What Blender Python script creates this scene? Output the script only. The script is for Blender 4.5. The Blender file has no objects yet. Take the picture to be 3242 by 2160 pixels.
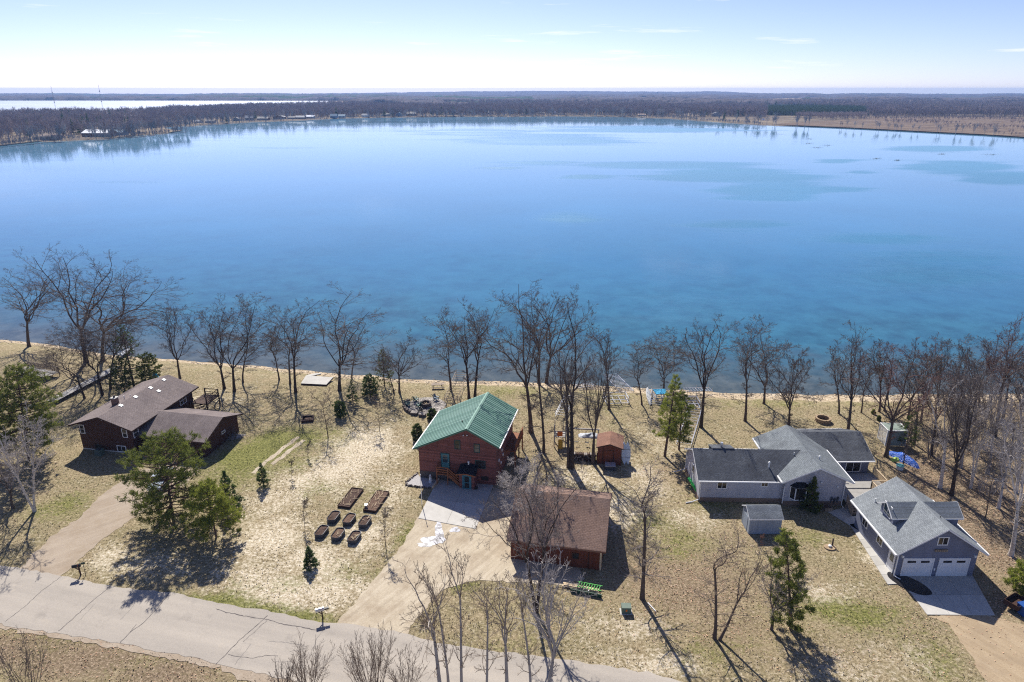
import bpy, math, random
import numpy as np
from mathutils import Vector, Matrix
from mathutils.geometry import tessellate_polygon

SC = bpy.context.scene
COL = SC.collection
PI = math.pi
R = math.radians

# ------------------------------------------------------------------ camera, sky, sun, exposure
CAM_H = 45.0
F_PX, CX, CY, HORIZON = 2161.0, 1621.0, 1080.0, 283.0
PITCH = math.atan((CY - HORIZON) / F_PX)
SP, CP = math.sin(PITCH), math.cos(PITCH)
cam_data = bpy.data.cameras.new('camera')
cam_data.sensor_width = 36.0
cam_data.lens = 36.0 * F_PX / 3242.0
cam_data.clip_start = 0.5
cam_data.clip_end = 60000.0
cam = bpy.data.objects.new('camera', cam_data)
cam.location = (0, 0, CAM_H)
cam.rotation_euler = (PI / 2 - PITCH, 0, 0)
COL.objects.link(cam)
SC.camera = cam

SUN_EL, SUN_AZ = R(43.0), R(-15.0)          # azimuth from +Y towards +X
world = bpy.data.worlds.new('World')
SC.world = world
world.use_nodes = True
wn, wl = world.node_tree.nodes, world.node_tree.links
wn.clear()
w_out = wn.new('ShaderNodeOutputWorld')
w_bg = wn.new('ShaderNodeBackground')
w_bg.inputs['Strength'].default_value = 0.089
w_sky = wn.new('ShaderNodeTexSky')
w_sky.sky_type = 'NISHITA'
w_sky.sun_disc = False
w_sky.sun_elevation = SUN_EL
w_sky.sun_rotation = SUN_AZ
w_sky.altitude = 300.0
w_sky.air_density = 0.6
w_sky.dust_density = 0.35
w_sky.ozone_density = 1.2
# thin high wisps of cloud, laid out by direction
w_tc = wn.new('ShaderNodeTexCoord')
w_sep = wn.new('ShaderNodeSeparateXYZ')
w_map = wn.new('ShaderNodeMapping')
w_map.inputs['Scale'].default_value = (5.0, 5.0, 75.0)
w_map.inputs['Location'].default_value = (3.1, 1.7, 0.4)
w_noise = wn.new('ShaderNodeTexNoise')
w_noise.inputs['Scale'].default_value = 1.0
w_noise.inputs['Detail'].default_value = 6.0
w_noise.inputs['Roughness'].default_value = 0.6
w_ramp = wn.new('ShaderNodeValToRGB')
w_ramp.color_ramp.elements[0].position = 0.61
w_ramp.color_ramp.elements[0].color = (0, 0, 0, 1)
w_ramp.color_ramp.elements[1].position = 0.78
w_ramp.color_ramp.elements[1].color = (0.75, 0.75, 0.75, 1)
w_fade = wn.new('ShaderNodeMapRange')
w_fade.inputs['From Min'].default_value = 0.01
w_fade.inputs['From Max'].default_value = 0.03
w_mul = wn.new('ShaderNodeMath')
w_mul.operation = 'MULTIPLY'
w_mix = wn.new('ShaderNodeMixRGB')
w_mix.inputs['Color2'].default_value = (10.5, 10.6, 10.8, 1)
wl.new(w_tc.outputs['Generated'], w_map.inputs['Vector'])
wl.new(w_tc.outputs['Generated'], w_sep.inputs[0])
wl.new(w_map.outputs[0], w_noise.inputs['Vector'])
wl.new(w_noise.outputs['Fac'], w_ramp.inputs[0])
wl.new(w_sep.outputs['Z'], w_fade.inputs['Value'])
wl.new(w_ramp.outputs[0], w_mul.inputs[0])
wl.new(w_fade.outputs[0], w_mul.inputs[1])
wl.new(w_mul.outputs[0], w_mix.inputs['Fac'])
wl.new(w_sky.outputs[0], w_mix.inputs['Color1'])
# white balance of the clear cold sky
w_tint = wn.new('ShaderNodeMixRGB')
w_tint.blend_type = 'MULTIPLY'
w_tint.inputs['Fac'].default_value = 1.0
w_tint.inputs['Color2'].default_value = (0.97, 0.93, 1.16, 1)
wl.new(w_mix.outputs[0], w_tint.inputs['Color1'])
wl.new(w_tint.outputs[0], w_bg.inputs['Color'])
wl.new(w_bg.outputs[0], w_out.inputs['Surface'])

sun_data = bpy.data.lights.new('sun', 'SUN')
sun_data.energy = 4.9
sun_data.angle = R(0.53)
sun_data.color = (1.0, 0.955, 0.88)
sun = bpy.data.objects.new('sun', sun_data)
sdir = Vector((math.sin(SUN_AZ) * math.cos(SUN_EL), math.cos(SUN_AZ) * math.cos(SUN_EL), math.sin(SUN_EL)))
sun.rotation_euler = sdir.to_track_quat('Z', 'Y').to_euler()
sun.location = (0, 0, 80)
COL.objects.link(sun)

SC.view_settings.view_transform = 'Standard'
SC.view_settings.look = 'None'
SC.view_settings.exposure = 0.5
SC.view_settings.gamma = 1.0
SC.view_settings.use_curve_mapping = False
SC.render.engine = 'CYCLES'
SC.cycles.use_denoising = False
SC.cycles.filter_width = 1.15
SC.cycles.max_bounces = 6
SC.cycles.diffuse_bounces = 2
SC.cycles.glossy_bounces = 2
SC.cycles.transmission_bounces = 2
SC.cycles.volume_bounces = 0
SC.cycles.caustics_reflective = False
SC.cycles.caustics_refractive = False

# ------------------------------------------------------------------ survey: photograph point -> place on the ground
def G(u, v, z=0.0):
    a = (u - CX) / F_PX
    t = (v - CY) / F_PX
    k = (z - CAM_H) / -(SP + t * CP)
    return Vector((a * k, (CP - t * SP) * k, z))

def depth(p):
    return p[1] * CP - (p[2] - CAM_H) * SP

def proj(p):
    d = depth(p)
    return CX + F_PX * p[0] / d, CY - F_PX * (p[1] * SP + (p[2] - CAM_H) * CP) / d

def height_of(b, vt):
    lo, hi = 0.0, 44.0
    for _ in range(40):
        m = (lo + hi) / 2
        if proj((b[0], b[1], b[2] + m))[1] > vt: lo = m
        else: hi = m
    return lo

def ppm(p):                                   # photograph pixels per metre at p
    return F_PX / depth(p)

# ------------------------------------------------------------------ materials
def lin(*c):
    return tuple(((x / 255) / 12.92 if x / 255 <= 0.04045 else ((x / 255 + 0.055) / 1.055) ** 2.4) for x in c)

class NT:
    """small helper round a material's node tree"""
    def __init__(self, name):
        self.m = bpy.data.materials.new(name)
        self.m.use_nodes = True
        self.t = self.m.node_tree
        self.n, self.l = self.t.nodes, self.t.links
        self.b = self.n['Principled BSDF']
        self.tc = self.n.new('ShaderNodeTexCoord')
    def set(self, sock, v):
        if hasattr(v, 'is_output') or hasattr(v, 'links'):
            self.l.new(v, sock)
        else:
            if isinstance(v, (tuple, list)) and len(v) == 3 and sock.type == 'RGBA': v = (*v, 1)
            sock.default_value = v
    def coords(self, scale=(1, 1, 1), kind='Object', rot=(0, 0, 0)):
        mp = self.n.new('ShaderNodeMapping')
        mp.inputs['Scale'].default_value = scale
        src = self.tc.outputs[kind]
        if any(rot):
            m0 = self.n.new('ShaderNodeMapping')
            m0.inputs['Rotation'].default_value = rot
            self.l.new(src, m0.inputs['Vector'])
            src = m0.outputs[0]
        self.l.new(src, mp.inputs['Vector'])
        return mp.outputs[0]
    def noise(self, scale, detail=4, rough=0.55, vec=None, dist=0.0):
        t = self.n.new('ShaderNodeTexNoise')
        t.inputs['Scale'].default_value = scale
        t.inputs['Detail'].default_value = detail
        t.inputs['Roughness'].default_value = rough
        t.inputs['Distortion'].default_value = dist
        self.l.new(vec or self.tc.outputs['Object'], t.inputs['Vector'])
        return t.outputs['Fac']
    def ramp(self, fac, stops):
        r = self.n.new('ShaderNodeValToRGB')
        e = r.color_ramp.elements
        while len(e) < len(stops): e.new(0.5)
        for k, (p, c) in enumerate(stops):
            e[k].position = p
            e[k].color = (*c, 1) if len(c) == 3 else c
        self.l.new(fac, r.inputs[0])
        return r.outputs[0]
    def step(self, fac, a, b):
        r = self.n.new('ShaderNodeMapRange')
        r.inputs['From Min'].default_value = a
        r.inputs['From Max'].default_value = b
        self.l.new(fac, r.inputs['Value'])
        return r.outputs[0]
    def mix(self, fac, a, b, mode='MIX'):
        x = self.n.new('ShaderNodeMixRGB')
        x.blend_type = mode
        self.set(x.inputs['Fac'], fac); self.set(x.inputs['Color1'], a); self.set(x.inputs['Color2'], b)
        return x.outputs[0]
    def math(self, op, a, b=0.0):
        x = self.n.new('ShaderNodeMath')
        x.operation = op
        self.set(x.inputs[0], a); self.set(x.inputs[1], b)
        return x.outputs[0]
    def attr(self, name):
        a = self.n.new('ShaderNodeAttribute')
        a.attribute_name = name
        return a
    def sep(self, vec):
        x = self.n.new('ShaderNodeSeparateXYZ')
        self.l.new(vec, x.inputs[0])
        return x.outputs
    def comb(self, x, y, z):
        c = self.n.new('ShaderNodeCombineXYZ')
        self.set(c.inputs[0], x); self.set(c.inputs[1], y); self.set(c.inputs[2], z)
        return c.outputs[0]
    def bump(self, h, strength=0.4, dist=0.05):
        b = self.n.new('ShaderNodeBump')
        b.inputs['Distance'].default_value = dist
        self.set(b.inputs['Strength'], strength)
        self.l.new(h, b.inputs['Height'])
        self.l.new(b.outputs[0], self.b.inputs['Normal'])
    def done(self, color=None, rough=0.8, metallic=0.0, spec=0.3):
        if color is not None: self.set(self.b.inputs['Base Color'], color)
        self.set(self.b.inputs['Roughness'], rough)
        self.b.inputs['Metallic'].default_value = metallic
        self.b.inputs['Specular IOR Level'].default_value = spec
        return self.m

def scaled(c, k):
    return tuple(min(0.95, x * k) for x in c)

def plain(name, c, rough=0.7, var=0.25, scale=3.0, bump=0.15, metallic=0.0, spec=0.3):
    n = NT(name)
    f = n.noise(scale, 5, 0.65)
    col = n.ramp(f, [(0.3, scaled(c, 1 - var)), (0.7, scaled(c, 1 + var))])
    if bump: n.bump(n.noise(scale * 6, 4), bump, 0.02)
    return n.done(col, rough, metallic, spec)

def boards(name, c, pitch=0.15, var=0.25, axis=2, gap=0.08, stain=None, rough=0.75):
    """boards laid side by side along one axis: each its own tone, a groove between"""
    n = NT(name)
    o = n.sep(n.tc.outputs['Object'])
    q = n.math('DIVIDE', o[axis], pitch)
    idx = n.math('FLOOR', q)
    fr = n.math('FRACT', q)
    wn_ = n.n.new('ShaderNodeTexWhiteNoise'); wn_.noise_dimensions = '1D'
    n.l.new(idx, wn_.inputs['W'])
    sc = (1.2, 1.2, 1.2)
    sc = tuple(9.0 if k == axis else 1.0 for k in range(3))
    grain = n.noise(1.6, 6, 0.7, n.coords(sc))
    t = n.math('ADD', n.math('MULTIPLY', wn_.outputs[0], 0.45), n.math('MULTIPLY', grain, 0.6))
    col = n.ramp(t, [(0.2, scaled(c, 1 - var)), (0.8, scaled(c, 1 + var))])
    if stain is not None:
        s = n.step(n.noise(0.55, 5, 0.6), 0.55, 0.75)
        col = n.mix(n.math('MULTIPLY', s, 0.7), col, stain)
    dirt = n.ramp(n.noise(0.7, 6, 0.65, n.coords((1.6, 1.6, 0.35))), [(0.3, (0.84, 0.84, 0.83)), (0.65, (1.06, 1.06, 1.06))])
    col = n.mix(1.0, col, dirt, 'MULTIPLY')
    h = n.math('MINIMUM', n.math('DIVIDE', fr, gap), n.math('SUBTRACT', 1.25, n.math('MULTIPLY', fr, 0.5)))
    n.bump(h, 0.7, pitch * 0.12)
    return n.done(col, rough)

def shingles(name, c1, c2, k=3.0, row=0.15, streak=None):
    n = NT(name)
    o = n.sep(n.tc.outputs['Object'])
    vec = n.comb(o[1], n.math('MULTIPLY', o[2], k), 0.0)
    br = n.n.new('ShaderNodeTexBrick')
    br.inputs['Scale'].default_value = 1.0
    br.inputs['Brick Width'].default_value = 0.33
    br.inputs['Row Height'].default_value = row
    br.inputs['Mortar Size'].default_value = 0.018
    br.inputs['Mortar Smooth'].default_value = 0.3
    br.inputs['Bias'].default_value = 0.0
    br.inputs['Color1'].default_value = (*c1, 1)
    br.inputs['Color2'].default_value = (*c2, 1)
    br.inputs['Mortar'].default_value = (*scaled(c1, 0.45), 1)
    n.l.new(vec, br.inputs['Vector'])
    col = n.mix(0.55, br.outputs['Color'], n.ramp(n.noise(7.0, 6, 0.75), [(0.3, scaled(c1, 0.75)), (0.7, scaled(c2, 1.25))]))
    if streak is not None:
        s = n.step(n.noise(0.35, 5, 0.6), 0.52, 0.72)
        col = n.mix(n.math('MULTIPLY', s, 0.6), col, streak)
    # weather: slow blotches and streaks down the slope
    wz = n.ramp(n.noise(0.45, 6, 0.65), [(0.3, (0.80, 0.80, 0.81)), (0.7, (1.12, 1.12, 1.10))])
    ws = n.ramp(n.noise(1.0, 4, 0.6, n.coords((0.5, 2.6, 0.5))), [(0.3, (0.90, 0.90, 0.90)), (0.7, (1.08, 1.08, 1.08))])
    col = n.mix(1.0, n.mix(1.0, col, wz, 'MULTIPLY'), ws, 'MULTIPLY')
    inv = n.math('SUBTRACT', 1.0, br.outputs['Fac'])
    n.bump(n.math('ADD', inv, n.math('MULTIPLY', n.noise(25, 3), 0.6)), 0.6, 0.03)
    return n.done(col, 0.9, spec=0.2)

def glass_mat(name, c):
    n = NT(name)
    col = n.ramp(n.noise(1.3, 3), [(0.4, scaled(c, 0.5)), (0.62, scaled(c, 1.5))])
    return n.done(col, 0.06, spec=0.7)

M = {}
M['glass'] = glass_mat('window_glass', (0.035, 0.028, 0.024))
M['glass_sky'] = glass_mat('window_glass_clear', (0.06, 0.09, 0.11))
M['white'] = plain('white_paint', (0.78, 0.78, 0.77), 0.5, 0.06)
M['log'] = boards('stained_log', lin(128, 80, 72), 0.19, 0.40, stain=lin(84, 50, 44))
M['brown_wood'] = boards('dark_brown_siding', lin(74, 46, 36), 0.14, 0.25)
M['red_wood'] = boards('red_brown_upright_siding', lin(110, 62, 44), 0.16, 0.3, axis=0)
M['red_wood_y'] = boards('red_brown_upright_siding_side', lin(110, 58, 38), 0.16, 0.3, axis=1)
M['grey_siding'] = boards('pale_grey_siding', lin(186, 186, 194), 0.13, 0.07)
M['blue_grey_siding'] = boards('slate_grey_siding', lin(120, 124, 142), 0.13, 0.08)
M['shed_siding'] = boards('grey_upright_siding', lin(150, 160, 172), 0.2, 0.06, axis=1, gap=0.05)
M['brown_shingle'] = shingles('brown_shingle', lin(112, 100, 98), lin(146, 134, 130), 3.4, streak=lin(104, 92, 92))
M['rust_shingle'] = shingles('rust_brown_shingle', lin(120, 96, 84), lin(152, 126, 112), 2.3, 0.19, streak=lin(110, 96, 92))
M['tan_shingle'] = shingles('tan_brown_shingle', lin(128, 94, 78), lin(156, 118, 100), 4.0)
M['dark_shingle'] = shingles('charcoal_shingle', lin(70, 72, 78), lin(108, 112, 118), 2.3, 0.16, streak=lin(56, 56, 62))
M['grey_shingle'] = shingles('grey_shingle', lin(112, 117, 120), lin(156, 161, 164), 2.2, 0.15)
M['mid_shingle'] = shingles('mid_grey_shingle', lin(98, 104, 108), lin(140, 146, 150), 2.2, 0.15, streak=lin(86, 88, 94))
M['black_shingle'] = shingles('black_shingle', lin(34, 34, 38), lin(52, 52, 58), 4.0)
M['green_metal'] = plain('green_painted_metal', lin(128, 162, 144), 0.5, 0.07, 1.2, 0.05, 0.0, 0.5)
def panel_mat():
    n = NT('green_metal_panel')
    oi = n.n.new('ShaderNodeObjectInfo')
    f = n.math('ADD', n.math('MULTIPLY', oi.outputs['Random'], 0.6), n.math('MULTIPLY', n.noise(0.9, 5, 0.65), 0.5))
    return n.done(n.ramp(f, [(0.2, lin(90, 128, 114)), (0.55, lin(106, 143, 128)), (0.9, lin(122, 155, 141))]), 0.5, spec=0.4)
M['green_panel'] = panel_mat()
M['green_trim'] = plain('green_trim', lin(70, 118, 96), 0.45, 0.08)
M['teal'] = plain('teal_paint', lin(70, 128, 138), 0.5, 0.1)
M['teal_dark'] = plain('dark_teal_paint', lin(40, 70, 70), 0.5, 0.1)
M['wood'] = boards('weathered_wood', lin(150, 134, 116), 0.14, 0.22, axis=0)
M['cedar'] = boards('cedar_rail', lin(146, 92, 58), 0.2, 0.25)
M['grey_wood'] = boards('grey_deck_board', lin(168, 164, 158), 0.14, 0.14, axis=1)
M['pale_wood'] = plain('pale_lumber', lin(206, 184, 150), 0.8, 0.15)
M['dark_wood'] = plain('dark_timber', lin(70, 48, 38), 0.8, 0.25)
M['concrete'] = plain('concrete', lin(190, 186, 178), 0.85, 0.10, 0.9, 0.2)
M['concrete_b'] = plain('concrete_worn', lin(180, 176, 168), 0.85, 0.13, 0.7, 0.2)
M['brick'] = plain('foundation_block', lin(132, 112, 98), 0.9, 0.2, 4)
M['chimney_brick'] = plain('chimney_brick', lin(126, 98, 86), 0.9, 0.3, 9)
M['stone'] = plain('field_stone', lin(150, 142, 134), 0.9, 0.3, 3)
M['tan_stone'] = plain('tan_ring_stone', lin(164, 142, 114), 0.9, 0.25, 3)
M['dark_stone'] = plain('dark_stone', lin(96, 86, 80), 0.9, 0.3, 4)
M['soil'] = plain('garden_soil', lin(84, 66, 56), 0.95, 0.5, 6, 0.9)
M['mulch'] = plain('red_mulch', lin(104, 82, 68), 0.95, 0.5, 8, 0.9)
M['galv'] = plain('dull_galvanised_steel', lin(70, 72, 80), 0.5, 0.15, 3, 0.1, 0.2)
M['alu'] = plain('aluminium', lin(196, 198, 202), 0.35, 0.08, 2, 0.05, 0.7)
M['black'] = plain('black_plastic', lin(34, 34, 38), 0.5, 0.15)
M['white_plastic'] = plain('white_plastic', lin(232, 232, 228), 0.35, 0.04)
M['pale_blue'] = plain('pale_blue_board', lin(206, 218, 226), 0.35, 0.05)
M['kayak_green'] = plain('green_plastic', lin(40, 176, 78), 0.35, 0.25, 2.0)
M['box_green'] = plain('utility_green', lin(96, 112, 98), 0.5, 0.12)
M['trellis_green'] = plain('bright_green_paint', lin(66, 176, 66), 0.5, 0.2)
M['dark_green'] = plain('dark_green_paint', lin(34, 66, 50), 0.5, 0.15)
M['chair_green'] = plain('chair_green', lin(44, 92, 84), 0.5, 0.1)
M['chair_blue'] = plain('chair_blue', lin(74, 104, 128), 0.5, 0.1)
M['yellow'] = plain('yellow_plastic', lin(232, 178, 40), 0.4, 0.08)
M['orange'] = plain('orange_panel', lin(222, 116, 34), 0.5, 0.12)
M['bin_blue'] = plain('blue_bin', lin(44, 84, 150), 0.4, 0.1)
M['turquoise'] = plain('turquoise_cover', lin(40, 150, 190), 0.5, 0.2, 4)
M['lime'] = plain('lime_bag', lin(170, 196, 96), 0.5, 0.15)
M['car_paint'] = plain('silver_car_paint', lin(176, 186, 196), 0.25, 0.03, 1, 0.0, 0.4, 0.6)
M['tyre'] = plain('tyre_rubber', lin(30, 30, 32), 0.8, 0.1)
def tarp_mat():
    n = NT('blue_tarp')
    f = n.noise(2.2, 6, 0.7, dist=1.2)
    n.bump(f, 1.0, 0.25)
    return n.done(n.ramp(f, [(0.3, lin(26, 70, 160)), (0.6, lin(44, 104, 206)), (0.8, lin(120, 168, 230))]), 0.3, spec=0.5)
M['tarp'] = tarp_mat()
def white_tarp():
    n = NT('white_tarp')
    f = n.noise(2.2, 6, 0.7, dist=1.2)
    n.bump(f, 1.0, 0.25)
    return n.done(n.ramp(f, [(0.3, lin(170, 176, 182)), (0.7, lin(214, 216, 218))]), 0.4)
M['white_tarp'] = white_tarp()
def bark(name, c, var=0.35):
    n = NT(name)
    f = n.noise(5.0, 6, 0.7, n.coords((1, 1, 0.25)))
    n.bump(n.noise(18.0, 5, 0.7, n.coords((1, 1, 0.2))), 0.8, 0.06)
    return n.done(n.ramp(f, [(0.3, scaled(c, 1 - var)), (0.7, scaled(c, 1 + var))]), 0.95, spec=0.1)
M['bark'] = bark('grey_brown_bark', lin(96, 84, 76))
M['bark_dark'] = bark('dark_bark', lin(76, 66, 60))
M['bark_pale'] = bark('pale_grey_bark', lin(168, 160, 152), 0.2)
M['bark_red'] = bark('red_pine_bark', lin(104, 84, 74))
M['twig'] = plain('bare_twig', lin(112, 101, 93), 0.9, 0.22, 0.6, 0, spec=0.1)
M['twig_grey'] = plain('grey_twig', lin(132, 122, 116), 0.9, 0.2, 0.6, 0, spec=0.1)
M['twig_red'] = plain('budding_red_twig', lin(122, 94, 86), 0.9, 0.25, 0.6, 0, spec=0.1)
M['twig_white'] = plain('pale_birch_twig', lin(176, 168, 162), 0.9, 0.14, 0.6, 0, spec=0.1)
M['twig_buff'] = plain('buff_twig', lin(142, 126, 110), 0.9, 0.18, 0.6, 0, spec=0.1)
def birch_bark():
    n = NT('white_birch_bark')
    f = n.noise(3.0, 5, 0.6, n.coords((1, 1, 3)))
    return n.done(n.ramp(f, [(0.36, lin(70, 62, 58)), (0.44, lin(196, 188, 180)), (0.8, lin(224, 218, 212))]), 0.8)
M['birch'] = birch_bark()
def needles(name, dark, light, scale=0.9):
    n = NT(name)
    f = n.noise(scale, 4, 0.6)
    g = n.noise(14.0, 2, 0.5)
    col = n.ramp(n.math('ADD', n.math('MULTIPLY', f, 0.6), n.math('MULTIPLY', g, 0.4)), [(0.36, dark), (0.64, light)])
    n.b.inputs['Subsurface Weight'].default_value = 0.0
    m = n.done(col, 0.7, spec=0.2)
    # needles let some light through
    tr = n.n.new('ShaderNodeBsdfTranslucent')
    mx = n.n.new('ShaderNodeMixShader')
    mx.inputs[0].default_value = 0.4
    n.l.new(col, tr.inputs['Color'])
    out = n.n['Material Output']
    n.l.new(n.b.outputs[0], mx.inputs[1]); n.l.new(tr.outputs[0], mx.inputs[2]); n.l.new(mx.outputs[0], out.inputs['Surface'])
    return m
M['pine'] = needles('pine_needles', lin(62, 76, 32), lin(146, 152, 72))
M['pine_bright'] = needles('bright_pine_needles', lin(92, 108, 40), lin(178, 180, 84))
M['spruce'] = needles('spruce_needles', lin(44, 64, 38), lin(104, 126, 66))
M['cedar_leaf'] = needles('cedar_foliage', lin(62, 76, 32), lin(124, 132, 62))
M['shrub_leaf'] = needles('dark_shrub_foliage', lin(50, 66, 34), lin(110, 126, 62))
M['far_conifer'] = needles('far_conifer_needles', lin(44, 66, 40), lin(78, 100, 54), 0.2)
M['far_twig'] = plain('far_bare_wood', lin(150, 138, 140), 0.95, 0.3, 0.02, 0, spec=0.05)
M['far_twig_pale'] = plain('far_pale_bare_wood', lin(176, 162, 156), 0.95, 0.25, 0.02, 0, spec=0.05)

# ------------------------------------------------------------------ mesh helpers
class MB:
    """collects shapes; build() links them as ONE mesh object"""
    def __init__(self):
        self.v, self.f, self.mi = [], [], []
    def add(self, vs, fs, mi=0):
        o = len(self.v)
        self.v += [tuple(p) for p in vs]
        self.f += [tuple(i + o for i in f) for f in fs]
        self.mi += [mi] * len(fs)
        return self
    def box(self, x0, x1, y0, y1, z0, z1, mi=0):
        return self.add([(x0, y0, z0), (x1, y0, z0), (x1, y1, z0), (x0, y1, z0), (x0, y0, z1), (x1, y0, z1), (x1, y1, z1), (x0, y1, z1)],
                        [(0, 3, 2, 1), (4, 5, 6, 7), (0, 1, 5, 4), (1, 2, 6, 5), (2, 3, 7, 6), (3, 0, 4, 7)], mi)
    def bar(self, a, b, w, h=None, mi=0):
        a, b = Vector(a), Vector(b)
        h = w if h is None else h
        d = (b - a).normalized()
        s = d.cross(Vector((0, 0, 1)))
        s = Vector((1, 0, 0)) if s.length < 1e-4 else s.normalized()
        u = s.cross(d)
        s, u = s * w / 2, u * h / 2
        vs = [a - s - u, a + s - u, a + s + u, a - s + u, b - s - u, b + s - u, b + s + u, b - s + u]
        return self.add(vs, [(0, 1, 2, 3), (7, 6, 5, 4), (0, 4, 5, 1), (1, 5, 6, 2), (2, 6, 7, 3), (3, 7, 4, 0)], mi)
    def tube(self, pts, rad, n=8, mi=0, caps=True):
        pts = [Vector(p) for p in pts]
        if not hasattr(rad, '__len__'): rad = [rad] * len(pts)
        vs, fs = [], []
        for i, p in enumerate(pts):
            d = (pts[min(i + 1, len(pts) - 1)] - pts[max(i - 1, 0)]).normalized()
            s = d.cross(Vector((0, 1, 0)) if abs(d.y) < 0.9 else Vector((1, 0, 0))).normalized()
            u = s.cross(d)
            for k in range(n):
                a = 2 * PI * k / n
                vs.append(p + (s * math.cos(a) + u * math.sin(a)) * rad[i])
        for i in range(len(pts) - 1):
            for k in range(n):
                fs.append((i * n + k, i * n + (k + 1) % n, (i + 1) * n + (k + 1) % n, (i + 1) * n + k))
        if caps:
            fs.append(tuple(range(n - 1, -1, -1)))
            fs.append(tuple((len(pts) - 1) * n + k for k in range(n)))
        return self.add(vs, fs, mi)
    def prism(self, poly, z0, z1, mi=0):
        n = len(poly)
        tri = tessellate_polygon([[Vector((p[0], p[1], 0)) for p in poly]])
        vs = [(p[0], p[1], z0) for p in poly] + [(p[0], p[1], z1) for p in poly]
        fs = [(i, (i + 1) % n, n + (i + 1) % n, n + i) for i in range(n)]
        fs += [tuple(reversed(t)) for t in tri] + [tuple(n + i for i in t) for t in tri]
        return self.add(vs, fs, mi)
    def slab(self, quad, th, mi=0):
        """quad (four points, seen from above anticlockwise) thickened downwards along its normal"""
        q = [Vector(p) for p in quad]
        nrm = (q[1] - q[0]).cross(q[3] - q[0]).normalized() * th
        vs = q + [p - nrm for p in q]
        return self.add(vs, [(0, 1, 2, 3), (7, 6, 5, 4), (0, 4, 5, 1), (1, 5, 6, 2), (2, 6, 7, 3), (3, 7, 4, 0)], mi)
    def sphere(self, c, r, n=8, m=6, sz=1.0, mi=0, jit=0.0, rng=None):
        vs = [(c[0], c[1], c[2] - r * sz)]
        for i in range(1, m):
            t = PI * i / m - PI / 2
            for k in range(n):
                a = 2 * PI * k / n
                j = 1 + (rng.uniform(-jit, jit) if rng else 0)
                vs.append((c[0] + r * math.cos(t) * math.cos(a) * j, c[1] + r * math.cos(t) * math.sin(a) * j, c[2] + r * sz * math.sin(t) * j))
        vs.append((c[0], c[1], c[2] + r * sz))
        fs = [(0, 1 + (k + 1) % n, 1 + k) for k in range(n)]
        for i in range(m - 2):
            for k in range(n):
                fs.append((1 + i * n + k, 1 + i * n + (k + 1) % n, 1 + (i + 1) * n + (k + 1) % n, 1 + (i + 1) * n + k))
        e = len(vs) - 1
        fs += [(e, 1 + (m - 2) * n + k, 1 + (m - 2) * n + (k + 1) % n) for k in range(n)]
        return self.add(vs, fs, mi)
    def mesh(self, name, mats, smooth=False):
        me = bpy.data.meshes.new(name)
        me.from_pydata(self.v, [], self.f)
        for m in (mats if isinstance(mats, (list, tuple)) else [mats]): me.materials.append(m)
        if max(self.mi, default=0) > 0: me.polygons.foreach_set('material_index', self.mi)
        if smooth: me.polygons.foreach_set('use_smooth', [True] * len(me.polygons))
        me.update()
        return me
    def build(self, name, mats, parent=None, loc=(0, 0, 0), smooth=False, rot=None):
        return link(name, self.mesh(name, mats, smooth), parent, loc, rot)

def link(name, me, parent=None, loc=(0, 0, 0), rot=None):
    o = bpy.data.objects.new(name, me)
    COL.objects.link(o)
    o.parent = parent
    o.location = loc
    if rot is not None: o.rotation_euler = rot
    return o

def tag(o, label=None, cat=None, group=None, kind=None):
    if label: o['label'] = label
    if cat: o['category'] = cat
    if group: o['group'] = group
    if kind: o['kind'] = kind
    return o

def thing(name, label, cat, loc=(0, 0, 0), rz=0.0, group=None):
    o = bpy.data.objects.new(name, None)
    o.empty_display_size = 0.3
    COL.objects.link(o)
    o.location = loc
    o.rotation_euler = (0, 0, rz)
    return tag(o, label, cat, group)

def copy_tree(o, parent=None):
    c = o.copy()
    COL.objects.link(c)
    c.parent = parent
    for ch in o.children: copy_tree(ch, c)
    return c

def mesh_np(name, V, Fc, mats, attrs=None, smooth=False):
    """V (n,3), Fc (m,k) all polygons with k corners"""
    V = np.asarray(V, np.float32); Fc = np.asarray(Fc, np.int32)
    me = bpy.data.meshes.new(name)
    me.vertices.add(len(V)); me.vertices.foreach_set('co', V.ravel())
    m, k = Fc.shape
    me.loops.add(m * k); me.loops.foreach_set('vertex_index', Fc.ravel())
    me.polygons.add(m)
    me.polygons.foreach_set('loop_start', np.arange(0, m * k, k, dtype=np.int32))
    try: me.polygons.foreach_set('loop_total', np.full(m, k, np.int32))
    except Exception: pass
    if smooth: me.polygons.foreach_set('use_smooth', np.ones(m, bool))
    for a, (kind, arr) in (attrs or {}).items():
        at = me.attributes.new(a, kind, 'POINT')
        at.data.foreach_set('color' if kind == 'FLOAT_COLOR' else 'value', np.asarray(arr, np.float32).ravel())
    for mm in (mats if isinstance(mats, (list, tuple)) else [mats]): me.materials.append(mm)
    me.update(calc_edges=True)
    return me

def structure(o):
    o['kind'] = 'structure'
    return o

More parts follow.
